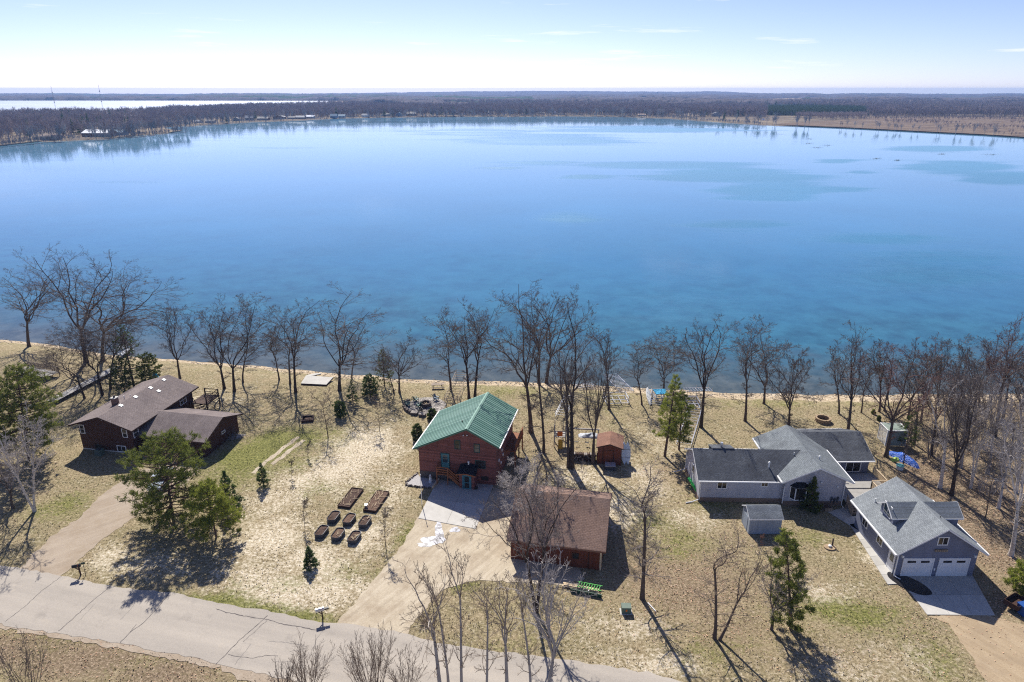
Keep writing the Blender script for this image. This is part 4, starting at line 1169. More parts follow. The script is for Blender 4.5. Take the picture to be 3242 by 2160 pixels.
win(GAR, 'l', 3.35, 1.25, 1.1, 0.95, panes=2); win(GAR, 'l', 6.4, 1.25, 1.1, 0.95, panes=2)
door(GAR, 'l', 0.9, 0.05, 0.95, 2.05, 'white', (1.1, 1.9))
for s, (a, z) in enumerate(((0.35, 2.3), (7.4, 2.3))): MB().box(a - .08, a + .08, -0.2, -0.005, z, z + .25).build('wall_light', M['white_plastic'], GAR.root)
MB().box(3.72, 3.86, -0.06, -0.005, .7, .95).build('meter_box', M['white_plastic'], GAR.root)
MB().tube([(-0.5, -0.45, 2.9), (-0.12, -0.15, 2.7), (-0.12, -0.15, 0.2), (0.3, -0.6, 0.12)], 0.06).build('downspout', M['white'], GAR.root)
vent_pipe(GAR, 0.9, 6.9, 0.06, 0.5); vent_pipe(GAR, 4.6, 2.0, .04, .2, 'black')
def dormer(H, side, y0, y1, xout, hz_e, hz_r):
    """gabled dormer whose ridge runs into the main ridge; xout = where its outer wall stands"""
    w_ = y1 - y0; ym = (y0 + y1) / 2
    s = -1 if side == 'l' else 1
    xin = H.w / 2
    zb = H.at_slope(xout, 0).z - 0.3
    m = MB().add([(xout, y0, zb), (xout, y1, zb), (xout, y1, hz_e), (xout, ym, hz_r), (xout, y0, hz_e),
                  (xin, y0, zb), (xin, y1, zb), (xin, y1, hz_e), (xin, ym, hz_r), (xin, y0, hz_e)],
                 [(0, 4, 3, 2, 1) if s < 0 else (0, 1, 2, 3, 4), (0, 5, 9, 4), (1, 2, 7, 6), (3, 8, 7, 2), (4, 9, 8, 3)])
    m.build('dormer_wall', M['blue_grey_siding'], H.root)
    xo = xout + s * 0.3; ov = 0.25; sl = (hz_r - hz_e) / (w_ / 2); t_ = 0.1
    zr = hz_r + 0.015; ze = hz_e - ov * sl + 0.015
    r = MB().add([(xo, y0 - ov, ze), (xo, ym, zr), (xo, y1 + ov, ze), (xin, y0 - ov, ze), (xin, ym, zr), (xin, y1 + ov, ze),
                  (xo, y0 - ov, ze + t_), (xo, ym, zr + t_), (xo, y1 + ov, ze + t_), (xin, y0 - ov, ze + t_), (xin, ym, zr + t_), (xin, y1 + ov, ze + t_)],
                 [(6, 9, 10, 7), (7, 10, 11, 8), (0, 1, 4, 3), (1, 2, 5, 4), (0, 6, 7, 1), (1, 7, 8, 2), (0, 3, 9, 6), (2, 8, 11, 5)])
    # shingle lookup runs along x here: give the roof its own turned frame
    ro = r.build('dormer_roof', M['grey_shingle'], H.root)
    f_ = MB()
    for a, za, b, zb_ in ((y0 - ov, ze, ym, zr), (ym, zr, y1 + ov, ze)):
        f_.bar((xo + s * .02, a, za + .05), (xo + s * .02, b, zb_ + .05), 0.03, 0.16)
    f_.box(min(xo, xin), max(xo, xin), y0 - ov - .03, y0 - ov - .002, ze - .03, ze + .09)
    f_.build('dormer_fascia', M['white'], H.root)
    if side == 'l':
        opening(H.root, Vector((xout, ym, zb + 0.55)), Vector((0, -1, 0)), Vector((-1, 0, 0)), 1.45, 1.35, M['white'], panes=2, glass='glass_sky')
dormer(GAR, 'l', 3.1, 5.5, 0.75, 4.75, 5.6)
dormer(GAR, 'r', 3.1, 5.5, 7.3, 4.75, 5.6)

# ---- rust brown garage in the middle of the lots
BG = House('garage', 'red brown wooden garage with a wide rust brown shingle roof', 'garage', (1.81, 67.45, -1.768, 9.9, 9.2, 2.57, 5.0, 0.35), M['red_wood_y'], M['rust_shingle'], M['tan_shingle'])
win(BG, 'r', 6.6, 1.0, 0.7, 0.7, 'dark_wood')
g = MB().box(BG.w * .3, BG.w * .3 + 2.6, -0.05, -.002, 0, 2.1).build('garage_door', M['dark_wood'], BG.root)
for k in range(4): MB().box(BG.w * .3 + .05, BG.w * .3 + 2.55, -0.065, -.05, .04 + k * .52, .5 + k * .52).build('panel', M['dark_wood'], g)
MB().tube([(BG.w + .1, 7.9, 2.3), (BG.w + .08, 7.9, .2)], 0.05).build('downspout', M['dark_wood'], BG.root)
MB().box(BG.w + .002, BG.w + .03, 9.0, 9.19, 0, 2.4).build('corner_board', M['pale_wood'], BG.root)

# ---- small brown shed
BS = House('shed', 'small red brown wooden shed with a low tan shingle roof', 'shed', (10.9, 76.58, -0.163, 3.0, 3.26, 2.5, 2.98, 0.18), M['red_wood'], M['tan_shingle'], M['dark_wood'], 0.07)
MB().box(0.6, 0.68, -0.02, 0, 0.05, 2.1).box(2.0, 2.08, -0.02, 0, 0.05, 2.1).box(0.68, 2.0, -0.02, 0, 2.03, 2.1).build('door_frame', M['dark_wood'], BS.root)
# ---- grey storage shed
GSH = House('shed', 'grey storage shed with a shingled lean roof beside the grey house', 'shed', (25.45, 64.15, -1.565, 2.3, 3.45, 1.95, 2.74, 0.1), M['shed_siding'], M['grey_shingle'], M['white'], 0.07, 0.45, 2.1)
MB().box(.5, 1.7, -.03, -.002, .05, 1.75).build('door', M['shed_siding'], GSH.root)

# ------------------------------------------------------------------ trees
def nrm(v): return v / np.maximum(np.linalg.norm(v, axis=-1, keepdims=True), 1e-9)
def grow(rng, P, Rd, k, t0, t1, ang, lr, rr, m, up, jit, taper=0.25, peak=0.35):
    """k side branches on every polyline of P (n, M, 3); returns their polylines and radii"""
    N, Mx, _ = P.shape
    t = t0 + (t1 - t0) * (np.arange(k)[None, :] + rng.rand(N, k)) / k
    q = t * (Mx - 1); i = np.minimum(q.astype(int), Mx - 2); f = (q - i)[..., None]
    n_ = np.arange(N)[:, None]
    pos = P[n_, i] * (1 - f) + P[n_, i + 1] * f
    T = nrm(P[n_, i + 1] - P[n_, i])
    r0 = Rd[n_, i] * (1 - f[..., 0]) + Rd[n_, i + 1] * f[..., 0]
    a = (np.arange(k)[None, :] * 2.4 + rng.rand(N, 1) * 6.28 + rng.uniform(-.5, .5, (N, k)))
    ref = np.where(np.abs(T[..., 2:3]) > 0.9, np.array([1., 0, 0]), np.array([0, 0, 1.]))
    s = nrm(np.cross(T, ref)); w = np.cross(s, T)
    perp = s * np.cos(a)[..., None] + w * np.sin(a)[..., None]
    th = rng.uniform(ang[0], ang[1], (N, k))[..., None]
    d = nrm(T * np.cos(th) + perp * np.sin(th) + np.array([0, 0, up]))
    L = np.linalg.norm(np.diff(P, axis=1), axis=2).sum(1)[:, None]
    sh = np.where(t < peak, 0.75 + 0.25 * t / max(peak, 1e-3), 1.0 - 0.55 * (t - peak) / (1 - peak))
    L = L * lr * rng.uniform(0.65, 1.15, (N, k)) * sh
    n2 = N * k
    d = d.reshape(n2, 3); step = (L.reshape(n2, 1) / m)
    pts = [pos.reshape(n2, 3)]
    for j in range(m):
        pts.append(pts[-1] + d * step)
        d = nrm(d + rng.normal(0, jit, (n2, 3)) + np.array([0, 0, up * 0.35]))
    Rn = np.minimum(r0.reshape(n2, 1) * rr, r0.reshape(n2, 1) * 0.92) * np.linspace(1, taper, m + 1)[None, :]
    return np.stack(pts, 1), Rn

def tubes(P, Rd, s):
    N, Mx, _ = P.shape
    T = np.empty_like(P)
    T[:, 1:-1] = P[:, 2:] - P[:, :-2]; T[:, 0] = P[:, 1] - P[:, 0]; T[:, -1] = P[:, -1] - P[:, -2]
    T = nrm(T)
    ref = np.where(np.abs(T[..., 1:2]) > 0.85, np.array([1., 0, 0]), np.array([0, 1., 0]))
    a_ = nrm(np.cross(T, ref)); b_ = np.cross(T, a_)
    an = np.arange(s) * 2 * PI / s
    V = P[:, :, None, :] + (a_[:, :, None, :] * np.cos(an)[None, None, :, None] + b_[:, :, None, :] * np.sin(an)[None, None, :, None]) * Rd[:, :, None, None]
    idx = np.arange(N * Mx * s).reshape(N, Mx, s)
    nx_ = np.roll(idx, -1, axis=2)
    Fq = np.stack([idx[:, :-1], nx_[:, :-1], nx_[:, 1:], idx[:, 1:]], -1).reshape(-1, 4)
    return V.reshape(-1, 3), Fq
def ribbons(rng, P, Rd):
    N, Mx, _ = P.shape
    d = nrm(P[:, -1] - P[:, 0])
    w = nrm(np.cross(d, rng.normal(0, 1, (N, 3))))
    V = np.stack([P + w[:, None, :] * Rd[..., None], P - w[:, None, :] * Rd[..., None]], 2)
    idx = np.arange(N * Mx * 2).reshape(N, Mx, 2)
    Fq = np.stack([idx[:, :-1, 0], idx[:, :-1, 1], idx[:, 1:, 1], idx[:, 1:, 0]], -1).reshape(-1, 4)
    return V.reshape(-1, 3), Fq
def join(parts):
    V, Fq, o = [], [], 0
    for v, f in parts:
        V.append(v); Fq.append(f + o); o += len(v)
    return np.concatenate(V), np.concatenate(Fq)

KINDS = {
    # fork height, leads, lead angle, limb angle, limb ratio, upward pull, trunk radius per metre, twig count, low side limbs
    'oak':   dict(fork=.30, leads=5, la=(.3, .72), lb=(.55, 1.1), lr=.48, up=.08, tr=.021, tw=1.0, low=3),
    'maple': dict(fork=.26, leads=4, la=(.16, .5), lb=(.45, .85), lr=.42, up=.20, tr=.018, tw=1.1, low=3),
    'ash':   dict(fork=.40, leads=3, la=(.12, .36), lb=(.5, .95), lr=.42, up=.14, tr=.0155, tw=1.0, low=6),
    'tall':  dict(fork=.36, leads=4, la=(.14, .42), lb=(.55, 1.05), lr=.40, up=.10, tr=.0165, tw=1.0, low=6),
    'round': dict(fork=.24, leads=4, la=(.2, .55), lb=(.6, 1.1), lr=.52, up=.02, tr=.020, tw=1.5, low=4),
    'spray': dict(fork=.30, leads=4, la=(.15, .45), lb=(.4, .7), lr=.6, up=.10, tr=.017, tw=1.3, low=6),
    'pole':  dict(fork=.60, leads=2, la=(.06, .18), lb=(.45, .85), lr=.40, up=.22, tr=.010, tw=1.2, low=13),
    'sapling': dict(fork=.6, leads=2, la=(.1, .3), lb=(.5, .85), lr=.34, up=.3, tr=.008, tw=.4, low=10),
}
def bare_tree(seed, H, spread, kind='oak', lean=(0, 0), bend=0.0, twig_r=0.0108, dens=1.0, stems=1, trunk_scale=1.0):
    """stem, leads, limbs, branches, twigs, twiglets; scaled at the end to height H and crown half-width spread"""
    k_ = KINDS[kind]
    rng = np.random.RandomState(seed)
    TP, TR, CRp = [], [], []
    fk = k_['fork']
    crown, trunkp = [], []
    lvl1P, lvl1R = [], []
    for s in range(stems):
        m = 8
        az = rng.rand() * 6.28 if stems == 1 else 6.28 * s / stems + rng.rand()
        tilt = 0.0 if stems == 1 else rng.uniform(.12, .28)
        h = H * fk
        tt = np.linspace(0, 1, m)
        wob = np.cumsum(rng.normal(0, 0.035, (m, 2)), 0) * h * 0.35 / m
        x = np.cos(az) * tilt * h * tt + wob[:, 0] + lean[0] * (tt * fk) ** (1 + bend)
        y = np.sin(az) * tilt * h * tt + wob[:, 1] + lean[1] * (tt * fk) ** (1 + bend)
        P = np.stack([x, y, h * tt], 1)[None]
        r0 = H * k_['tr'] * .88 * trunk_scale * (1 if stems == 1 else 0.72)
        Rr = (r0 * (1 - 0.42 * tt) * (1 + 0.4 * np.exp(-tt * 16)))[None]
        TP.append(P); TR.append(Rr)
        # leads that carry on from the top of the stem
        nl = k_['leads']
        topd = nrm((P[:, -1] - P[:, -3]))[0]
        for j in range(nl):
            a = 6.28 * j / nl + rng.rand() * 1.2 + az
            th = rng.uniform(*k_['la'])
            if j == 0: th *= 0.45
            d = nrm(topd * math.cos(th) + np.array([math.cos(a), math.sin(a), 0]) * math.sin(th) + np.array([lean[0], lean[1], 0]) * 0.02)
            L = H * (1 - fk) * rng.uniform(.85, 1.08) * (1.12 if j == 0 else 0.95)
            mm = 9
            pts = [P[0, -1]]
            for q in range(mm):
                pts.append(pts[-1] + d * L / mm)
                d = nrm(d + rng.normal(0, .17, 3) + np.array([0, 0, k_['up'] * .55 + (.05 if j else 0)]))
            lvl1P.append(np.array(pts)); lvl1R.append(Rr[0, -1] * (.82 if j == 0 else rng.uniform(.56, .8)) * np.linspace(1, .16, mm + 1) ** .9)
    L1P, L1R = np.stack(lvl1P), np.stack(lvl1R)
    tp, tr = np.concatenate(TP), np.concatenate(TR)
    l2P, l2R = grow(rng, L1P, L1R, 8 if len(L1P) < 4 else 7 if len(L1P) < 5 else 6, .06, .97, k_['lb'], k_['lr'] * 1.1, .74, 6, k_['up'], .19)
    if k_['low']:
        lowP, lowR = grow(rng, tp, tr, k_['low'], .45 if kind not in ('pole', 'sapling') else .22, .98, (k_['lb'][0] + .25, k_['lb'][1] + .3), k_['lr'] * (.75 if fk < .6 else .62), .36, 6, k_['up'] * .6, .16)
        l2P, l2R = np.concatenate([l2P, lowP]), np.concatenate([l2R, lowR])
    n3 = max(3, int(round(7 * dens ** .5)))
    l3P, l3R = grow(rng, l2P, l2R, n3, .12, .98, (.45, .95), .50, .66, 4, k_['up'] * .7, .18)
    n4 = max(3, int(round(6 * k_['tw'] * dens ** .5)))
    l4P, l4R = grow(rng, l3P, l3R, n4, .10, 1.0, (.4, .95), .48, .6, 2, k_['up'] * .6, .2)
    n5 = max(2, int(round(4 * k_['tw'] * dens)))
    l5P, l5R = grow(rng, l4P, l4R, n5, .15, 1.0, (.35, .9), .58, .7, 1, k_['up'] * .5, .2)
    # scale to the wanted size
    allp = np.concatenate([l3P[:, -1], l4P[:, -1]])
    zt = np.percentile(allp[:, 2], 99.7)
    cx = lean[0] * .8; cy = lean[1] * .8
    rad = np.percentile(np.abs(allp[:, 0] - np.median(allp[:, 0])), 96)
    sz, sx = H / zt, np.clip(spread / rad, .55, 1.9)
    base = tp[0, 0].copy()
    def fit(P):
        P = P.copy()
        ax = np.stack([lean[0] * np.clip(P[..., 2] / H, 0, 1) ** (1 + bend), lean[1] * np.clip(P[..., 2] / H, 0, 1) ** (1 + bend)], -1)
        P[..., :2] = ax + (P[..., :2] - ax) * sx
        P[..., 2] *= sz
        return P
    tp, L1P, l2P, l3P, l4P, l5P = map(fit, (tp, L1P, l2P, l3P, l4P, l5P))
    tp[:, 0, 2] = -0.25
    mn = twig_r
    Tm = join([tubes(tp, tr, 10), tubes(L1P, np.maximum(L1R, mn * 1.3), 7)])
    Cm = join([tubes(l2P, np.maximum(l2R, mn * 1.3), 5), tubes(l3P, np.maximum(l3R, mn * 1.1), 3), ribbons(rng, l4P, np.maximum(l4R, mn)), ribbons(rng, l5P, np.full(l5R.shape, mn * .85))])
    return Tm, Cm

def at_px(u, v):
    p = G(u, v)
    d = float(shore_y(p.x)) - p.y
    if d < 9:                                   # on the slope down to the water
        for _ in range(4):
            z = float(lawn_z(max(d, 0.2)))
            p = G(u, v, z); d = float(shore_y(p.x)) - p.y
    return p
TREE_TRIS = [0]
def place_tree(u, v, vt, half_px, kind, seed, label, ut=None, bark='bark', twig='twig', name='bare_tree', cat='tree', bend=0.4, group=None, **kw):
    p = at_px(u, v)
    H = height_of(p, vt)
    s = ppm(p) / 1.28
    lean = (0.0, 0.0)
    if ut is not None:
        top = p + Vector((0, 0, H))
        lean = (((ut - CX) / F_PX) * depth(top) - p.x, 0.0)
    tm, cm = bare_tree(seed, H, half_px / s, kind, lean, bend, **kw)
    root = thing(name, label, cat, p, 0, group)
    link('trunk', mesh_np('trunk', *tm, M[bark], smooth=True), root)
    link('crown', mesh_np('crown', *cm, M[twig]), root)
    TREE_TRIS[0] += 2 * (len(tm[1]) + len(cm[1]))
    return root

Z = lambda ox, oy, sc: (lambda x, y: (ox + x * sc, oy + y * sc))
zA, zB, zC, zD = Z(0, 1000, .3827), Z(800, 1000, .3827), Z(1500, 1000, .3827), Z(2342, 1000, .3827)
zA2, zB2, zC2, zD2 = Z(0, 1560, .3827), Z(800, 1560, .3827), Z(1500, 1560, .3827), Z(2342, 1560, .3827)
T = [
    # base u, v, top v, half width px, kind, seed, label, top u, options
    (92, 1098, 838, 95, 'oak', 101, 'wide spreading bare oak alone by the water at the left edge', 100, dict(twig_r=.012)),
    (273, 1147, 786, 120, 'oak', 102, 'tallest bare tree of the left shore, trunk leaning left over the lake', 235, dict(twig_r=.012)),
    (326, 1144, 815, 135, 'oak', 103, 'big bare shore tree beside the tallest one, its crown spreading right', 380, dict(twig_r=.012)),
    (268, 1262, 1040, 105, 'spray', 104, 'bare tree in front of the white walkway with long twigs sweeping left', 175, dict(bark='bark_dark')),
    (325, 1251, 1005, 85, 'spray', 105, 'dark bare tree at the back left corner of the ranch house', 262, dict(bark='bark_dark')),
    (350, 1232, 962, 75, 'ash', 106, 'slim bare tree between the ranch house and the dark cedars', 400, {}),
    (395, 1180, 1000, 60, 'ash', 107, 'thin bare tree rising behind the dark cedars', 455, {}),
    (570, 1199, 962, 62, 'maple', 108, 'bare tree just right of the turquoise cover behind the ranch roof', 540, {}),
    (710, 1230, 945, 80, 'maple', 109, 'left one of the twin dark trees behind the ranch house deck', 655, dict(bark='bark_dark')),
    (742, 1239, 940, 85, 'maple', 110, 'right one of the twin dark trees behind the ranch house deck', 735, dict(bark='bark_dark')),
    (769, 1210, 1000, 50, 'ash', 111, 'slim bare tree at the shore close behind the twin dark trees', 800, {}),
    (884, 1203, 1020, 40, 'ash', 112, 'thin leaning tree left of the pale platform by the water', 850, {}),
    (919, 1216, 985, 60, 'ash', 113, 'bare tree hugging the back of the upright oak near the pale platform', 905, {}),
    (936, 1243, 938, 75, 'tall', 114, 'upright dark tree left of the pale platform, with a long straight shadow', 928, dict(bark='bark_dark')),
    (1075, 1237, 944, 108, 'oak', 115, 'broad dark oak right of the pale platform with a forked trunk', 1085, dict(bark='bark_dark')),
    (1114, 1199, 1040, 48, 'ash', 116, 'small crooked tree on the shore with a curved trunk', 1150, {}),
    (1265, 1243, 1050, 65, 'oak', 117, 'small spreading oak on the lawn above the fire pit', 1262, {}),
    (1248, 1246, 1110, 40, 'ash', 118, 'leaning young tree touching the small oak above the fire pit', 1190, {}),
    (1428, 1237, 985, 55, 'ash', 119, 'slim tree left of the pair behind the green roof', 1395, {}),
    (1485, 1264, 968, 78, 'tall', 120, 'dark tree directly behind the green roof ridge', 1455, dict(bark='bark_dark')),
    (1504, 1258, 950, 55, 'ash', 121, 'tall slim tree leaning right behind the green roof', 1540, dict(bark='bark_dark')),
    (1682, 1369, 903, 98, 'tall', 122, 'tallest thick trunked tree right of the log house', 1625, dict(twig_r=.012)),
    (1722, 1434, 990, 42, 'pole', 123, 'thin straight tree in front of the tallest one beside the log house', 1680, {}),
    (1706, 1216, 925, 75, 'tall', 124, 'left stem of the shore clump behind the tallest tree', 1715, {}),
    (1730, 1213, 922, 78, 'oak', 125, 'right leaning stem of the shore clump behind the tallest tree', 1800, {}),
    (1810, 1482, 950, 65, 'ash', 126, 'tall straight tree beside the firewood pile', 1800, dict(bark='bark_dark')),
    (1800, 1480, 1105, 40, 'ash', 127, 'shorter stem joined to the tall tree by the firewood pile', 1775, {}),
    (1877, 1467, 1120, 48, 'maple', 128, 'bare tree hard against the left wall of the small brown shed', 1890, {}),
    (1928, 1297, 1017, 45, 'ash', 129, 'lone straight tree beside the boat lift frame', 1900, {}),
    (2032, 1282, 1098, 40, 'ash', 130, 'slender tree left of the white canoe, leaning left', 1985, {}),
    (2101, 1240, 1057, 72, 'round', 131, 'dense rounded tree behind the big pine at the shore', 2105, {}),
    (2219, 1353, 985, 72, 'tall', 132, 'tall dark tree right of the big pine and the ladder docks', 2245, dict(bark='bark_dark')),
    (2359, 1333, 1030, 55, 'ash', 133, 'leaning tree on the lawn left of the grey house gable', 2360, {}),
    (2418, 1279, 1028, 62, 'maple', 134, 'bare tree near the beach behind the leaning lawn tree', 2430, {}),
    (2497, 1346, 1105, 62, 'round', 135, 'low dense round crowned tree behind the grey house gable', 2500, dict(twig_r=.012)),
    (2656, 1310, 1090, 45, 'ash', 136, 'leaning tree just right of the stone fire ring', 2620, {}),
    (2681, 1385, 1038, 55, 'tall', 137, 'tall tree behind the east roof of the grey house', 2715, {}),
    (2727, 1307, 1140, 26, 'ash', 138, 'thin pole like tree near the row of small round bushes', 2740, {}),
    (2784, 1304, 1078, 36, 'ash', 139, 'upright tree near the beach beyond the small round bushes', 2775, {}),
    (2799, 1302, 1130, 42, 'ash', 140, 'right leaning tree beside the upright one near the beach', 2830, {}),
    (2805, 1446, 1040, 82, 'oak', 141, 'tree with a red budding domed crown in front of the lattice hut', 2870, dict(twig='twig_red', trunk_scale=.8)),
    (2893, 1407, 1125, 55, 'ash', 142, 'slim tree right of the lattice hut', 2915, {}),
    (2874, 1326, 1110, 50, 'maple', 143, 'bare tree at the lawn end beyond the lattice hut', 2905, {}),
    (2947, 1441, 1130, 52, 'ash', 144, 'tree with a curved trunk in the leafy woods on the right', 2985, {}),
    (2970, 1284, 1065, 60, 'maple', 145, 'bare tree on the beach edge leaning left toward the bright water', 2925, {}),
    (3012, 1568, 1180, 62, 'spray', 146, 'dark leaning tree beyond the garage among white birches', 3060, dict(bark='bark_dark')),
    (3100, 1290, 1060, 72, 'maple', 147, 'bare shore tree left of the tall pair at the right edge', 3040, {}),
    (3149, 1381, 1014, 62, 'tall', 148, 'tall reddish topped tree near the right edge', 3185, dict(twig='twig_red')),
    (3172, 1337, 1040, 62, 'ash', 149, 'bare tree right behind the reddish topped one', 3215, {}),
    (3236, 1300, 1075, 60, 'ash', 150, 'bare tree half cut by the right edge near the water', 3245, {}),
    (3060, 1420, 1170, 60, 'spray', 151, 'bushy grey tree in the middle of the right hand woods', 3080, dict(twig='twig_grey')),
    (3195, 1480, 1210, 55, 'ash', 152, 'grey barked tree standing deep in leaf litter at the right edge', 3215, dict(twig='twig_grey')),
    (2860, 1470, 1290, 30, 'sapling', 153, 'thin dark sapling beside the blue tarp', 2905, {}),
    (2975, 1545, 1180, 55, 'tall', 154, 'white birch leaning behind the grey garage', 3010, dict(bark='birch', twig='twig_white', dens=0.6)),
    (3072, 1545, 1215, 62, 'spray', 155, 'many branched white birch behind the garage dormer', 3110, dict(bark='birch', twig='twig_white', stems=2, dens=0.6)),
    (3200, 1760, 1330, 75, 'tall', 156, 'tall white birch to the right of the garage', 3235, dict(bark='birch', twig='twig_white', dens=0.5)),
    (3120, 1640, 1440, 40, 'sapling', 157, 'thin dark sapling among brown leaves behind the garage', 3150, {}),
    (3040, 1480, 1120, 50, 'tall', 181, 'tall pale trunk in the right hand woods above the blue tarp', 3058, dict(bark='bark_pale', twig='twig_grey')),
    (3125, 1500, 1150, 48, 'ash', 182, 'pale leaning tree among brown leaves in the right hand woods', 3165, dict(bark='bark_pale', twig='twig_grey')),
    (3222, 1420, 1090, 50, 'tall', 183, 'tall grey tree at the right edge near the shore woods', 3238, dict(bark='bark_pale')),
    (3010, 1350, 1100, 45, 'ash', 184, 'slim shore tree behind the right hand woods', 3030, {}),
    (3085, 1345, 1090, 50, 'maple', 185, 'forked tree near the beach left of the reddish topped tree', 3070, {}),
    (2915, 1340, 1100, 42, 'ash', 186, 'thin tree near the beach between the lattice hut and the bright water', 2935, {}),
    (3160, 1610, 1300, 42, 'spray', 187, 'slender white birch deep in the leafy woods behind the garage', 3205, dict(bark='birch', twig='twig_white')),
    (3215, 1560, 1250, 40, 'tall', 188, 'white birch stem at the right edge of the woods', 3232, dict(bark='birch', twig='twig_white')),
    # foreground
    (1697, 1940, 1462, 118, 'tall', 158, 'big twin stemmed bare tree standing before the brown garage', 1690, dict(stems=2, twig='twig_grey', twig_r=.010, bark='bark_dark', dens=1.0)),
    (1650, 1705, 1440, 82, 'round', 159, 'pale spreading tree at the corner of the brown garage', 1655, dict(twig='twig_white', bark='bark_pale', twig_r=.011, trunk_scale=.6, dens=.9)),
    (1725, 1560, 1450, 34, 'sapling', 160, 'small pale tree behind the brown garage roof', 1735, dict(twig='twig_buff', dens=0.6)),
    (2034, 1895, 1492, 75, 'pole', 161, 'straight tree with a long diagonal shadow right of the brown garage', 2040, dict(twig='twig_grey', trunk_scale=1.7, twig_r=.010, dens=0.7)),
    (2262, 2022, 1668, 58, 'pole', 162, 'upright grey birch at the right front lawn', 2258, dict(twig='twig_buff', trunk_scale=1.5, twig_r=.009, dens=0.6)),
    (2276, 2026, 1745, 52, 'ash', 163, 'curved birch stem leaning right from the foot of the upright birch', 2395, dict(twig='twig_buff', bend=-.25, twig_r=.009, dens=0.5)),
    (2443, 1994, 1742, 66, 'maple', 164, 'small grey birch with drooping twigs beside the lone front pine', 2462, dict(twig='twig_grey', twig_r=.010, dens=0.7)),
    (1395, 2205, 1770, 72, 'ash', 165, 'young poplar rising from below the road, leaning left', 1330, dict(twig='twig_buff', twig_r=.010, bark='bark_pale', dens=0.32)),
    (1420, 2175, 1780, 30, 'pole', 166, 'straight thin poplar touching the left leaning one', 1362, dict(twig='twig_buff', twig_r=.009, bark='bark_pale', dens=0.32)),
    (1462, 2190, 1730, 45, 'pole', 167, 'tallest of the young poplars in front of the driveway mouth', 1455, dict(twig='twig_buff', twig_r=.010, bark='bark_pale', dens=0.32)),
    (1542, 2195, 1800, 45, 'pole', 168, 'slim poplar between the tallest poplar and the forked one', 1545, dict(twig='twig_buff', twig_r=.009, bark='bark_pale', dens=0.32)),
    (1605, 2190, 1805, 50, 'ash', 169, 'forked young poplar near the bottom edge', 1590, dict(twig='twig_buff', twig_r=.010, bark='bark_pale', dens=0.32)),
    (1680, 2195, 1800, 40, 'pole', 170, 'slanting poplar left of the silvery sprawling tree', 1630, dict(twig='twig_buff', twig_r=.009, bark='bark_pale', dens=0.32)),
    (1735, 2215, 1755, 95, 'spray', 171, 'silvery sprawling young tree at the bottom edge', 1815, dict(twig='twig_white', twig_r=.011, bark='bark_pale', dens=0.45)),
    (110, 1619, 1300, 80, 'tall', 172, 'twin stemmed white birch by the left driveway', 70, dict(bark='birch', twig='twig_white', stems=2, trunk_scale=1.1, dens=0.9)),
    (40, 1610, 1400, 60, 'round', 173, 'tangled leafless shrub tree behind the white birch', 30, dict(twig='twig_grey', twig_r=.010, dens=0.6)),
    (1039, 1385, 1225, 30, 'sapling', 174, 'tall thin sapling alone on the tan lawn', 1008, dict(twig='twig_buff', trunk_scale=1.3)),
    (1202, 1365, 1250, 18, 'sapling', 175, 'thin sapling below the fire pit lawn', 1192, {}),
    (924, 1512, 1450, 9, 'sapling', 176, 'tiny sapling in the pale grass left of the garden beds', 922, {}),
    (975, 1448, 1395, 8, 'sapling', 177, 'tiny sapling at the edge of the greener lawn', 974, {}),
    (1221, 1730, 1598, 20, 'sapling', 178, 'thin sapling right of the round planters', 1208, {}),
    (965, 1670, 1580, 12, 'sapling', 179, 'thin sapling left of the long garden beds', 960, {}),
    (2412, 1737, 1692, 24, 'sapling', 180, 'reddish twiggy bush by the grey storage shed', 2412, dict(twig='twig_red')),
]
for u, v, vt, hw, kind, seed, label, ut, kw in T:
    place_tree(u, v, vt, hw, kind, seed, label, ut, **kw)

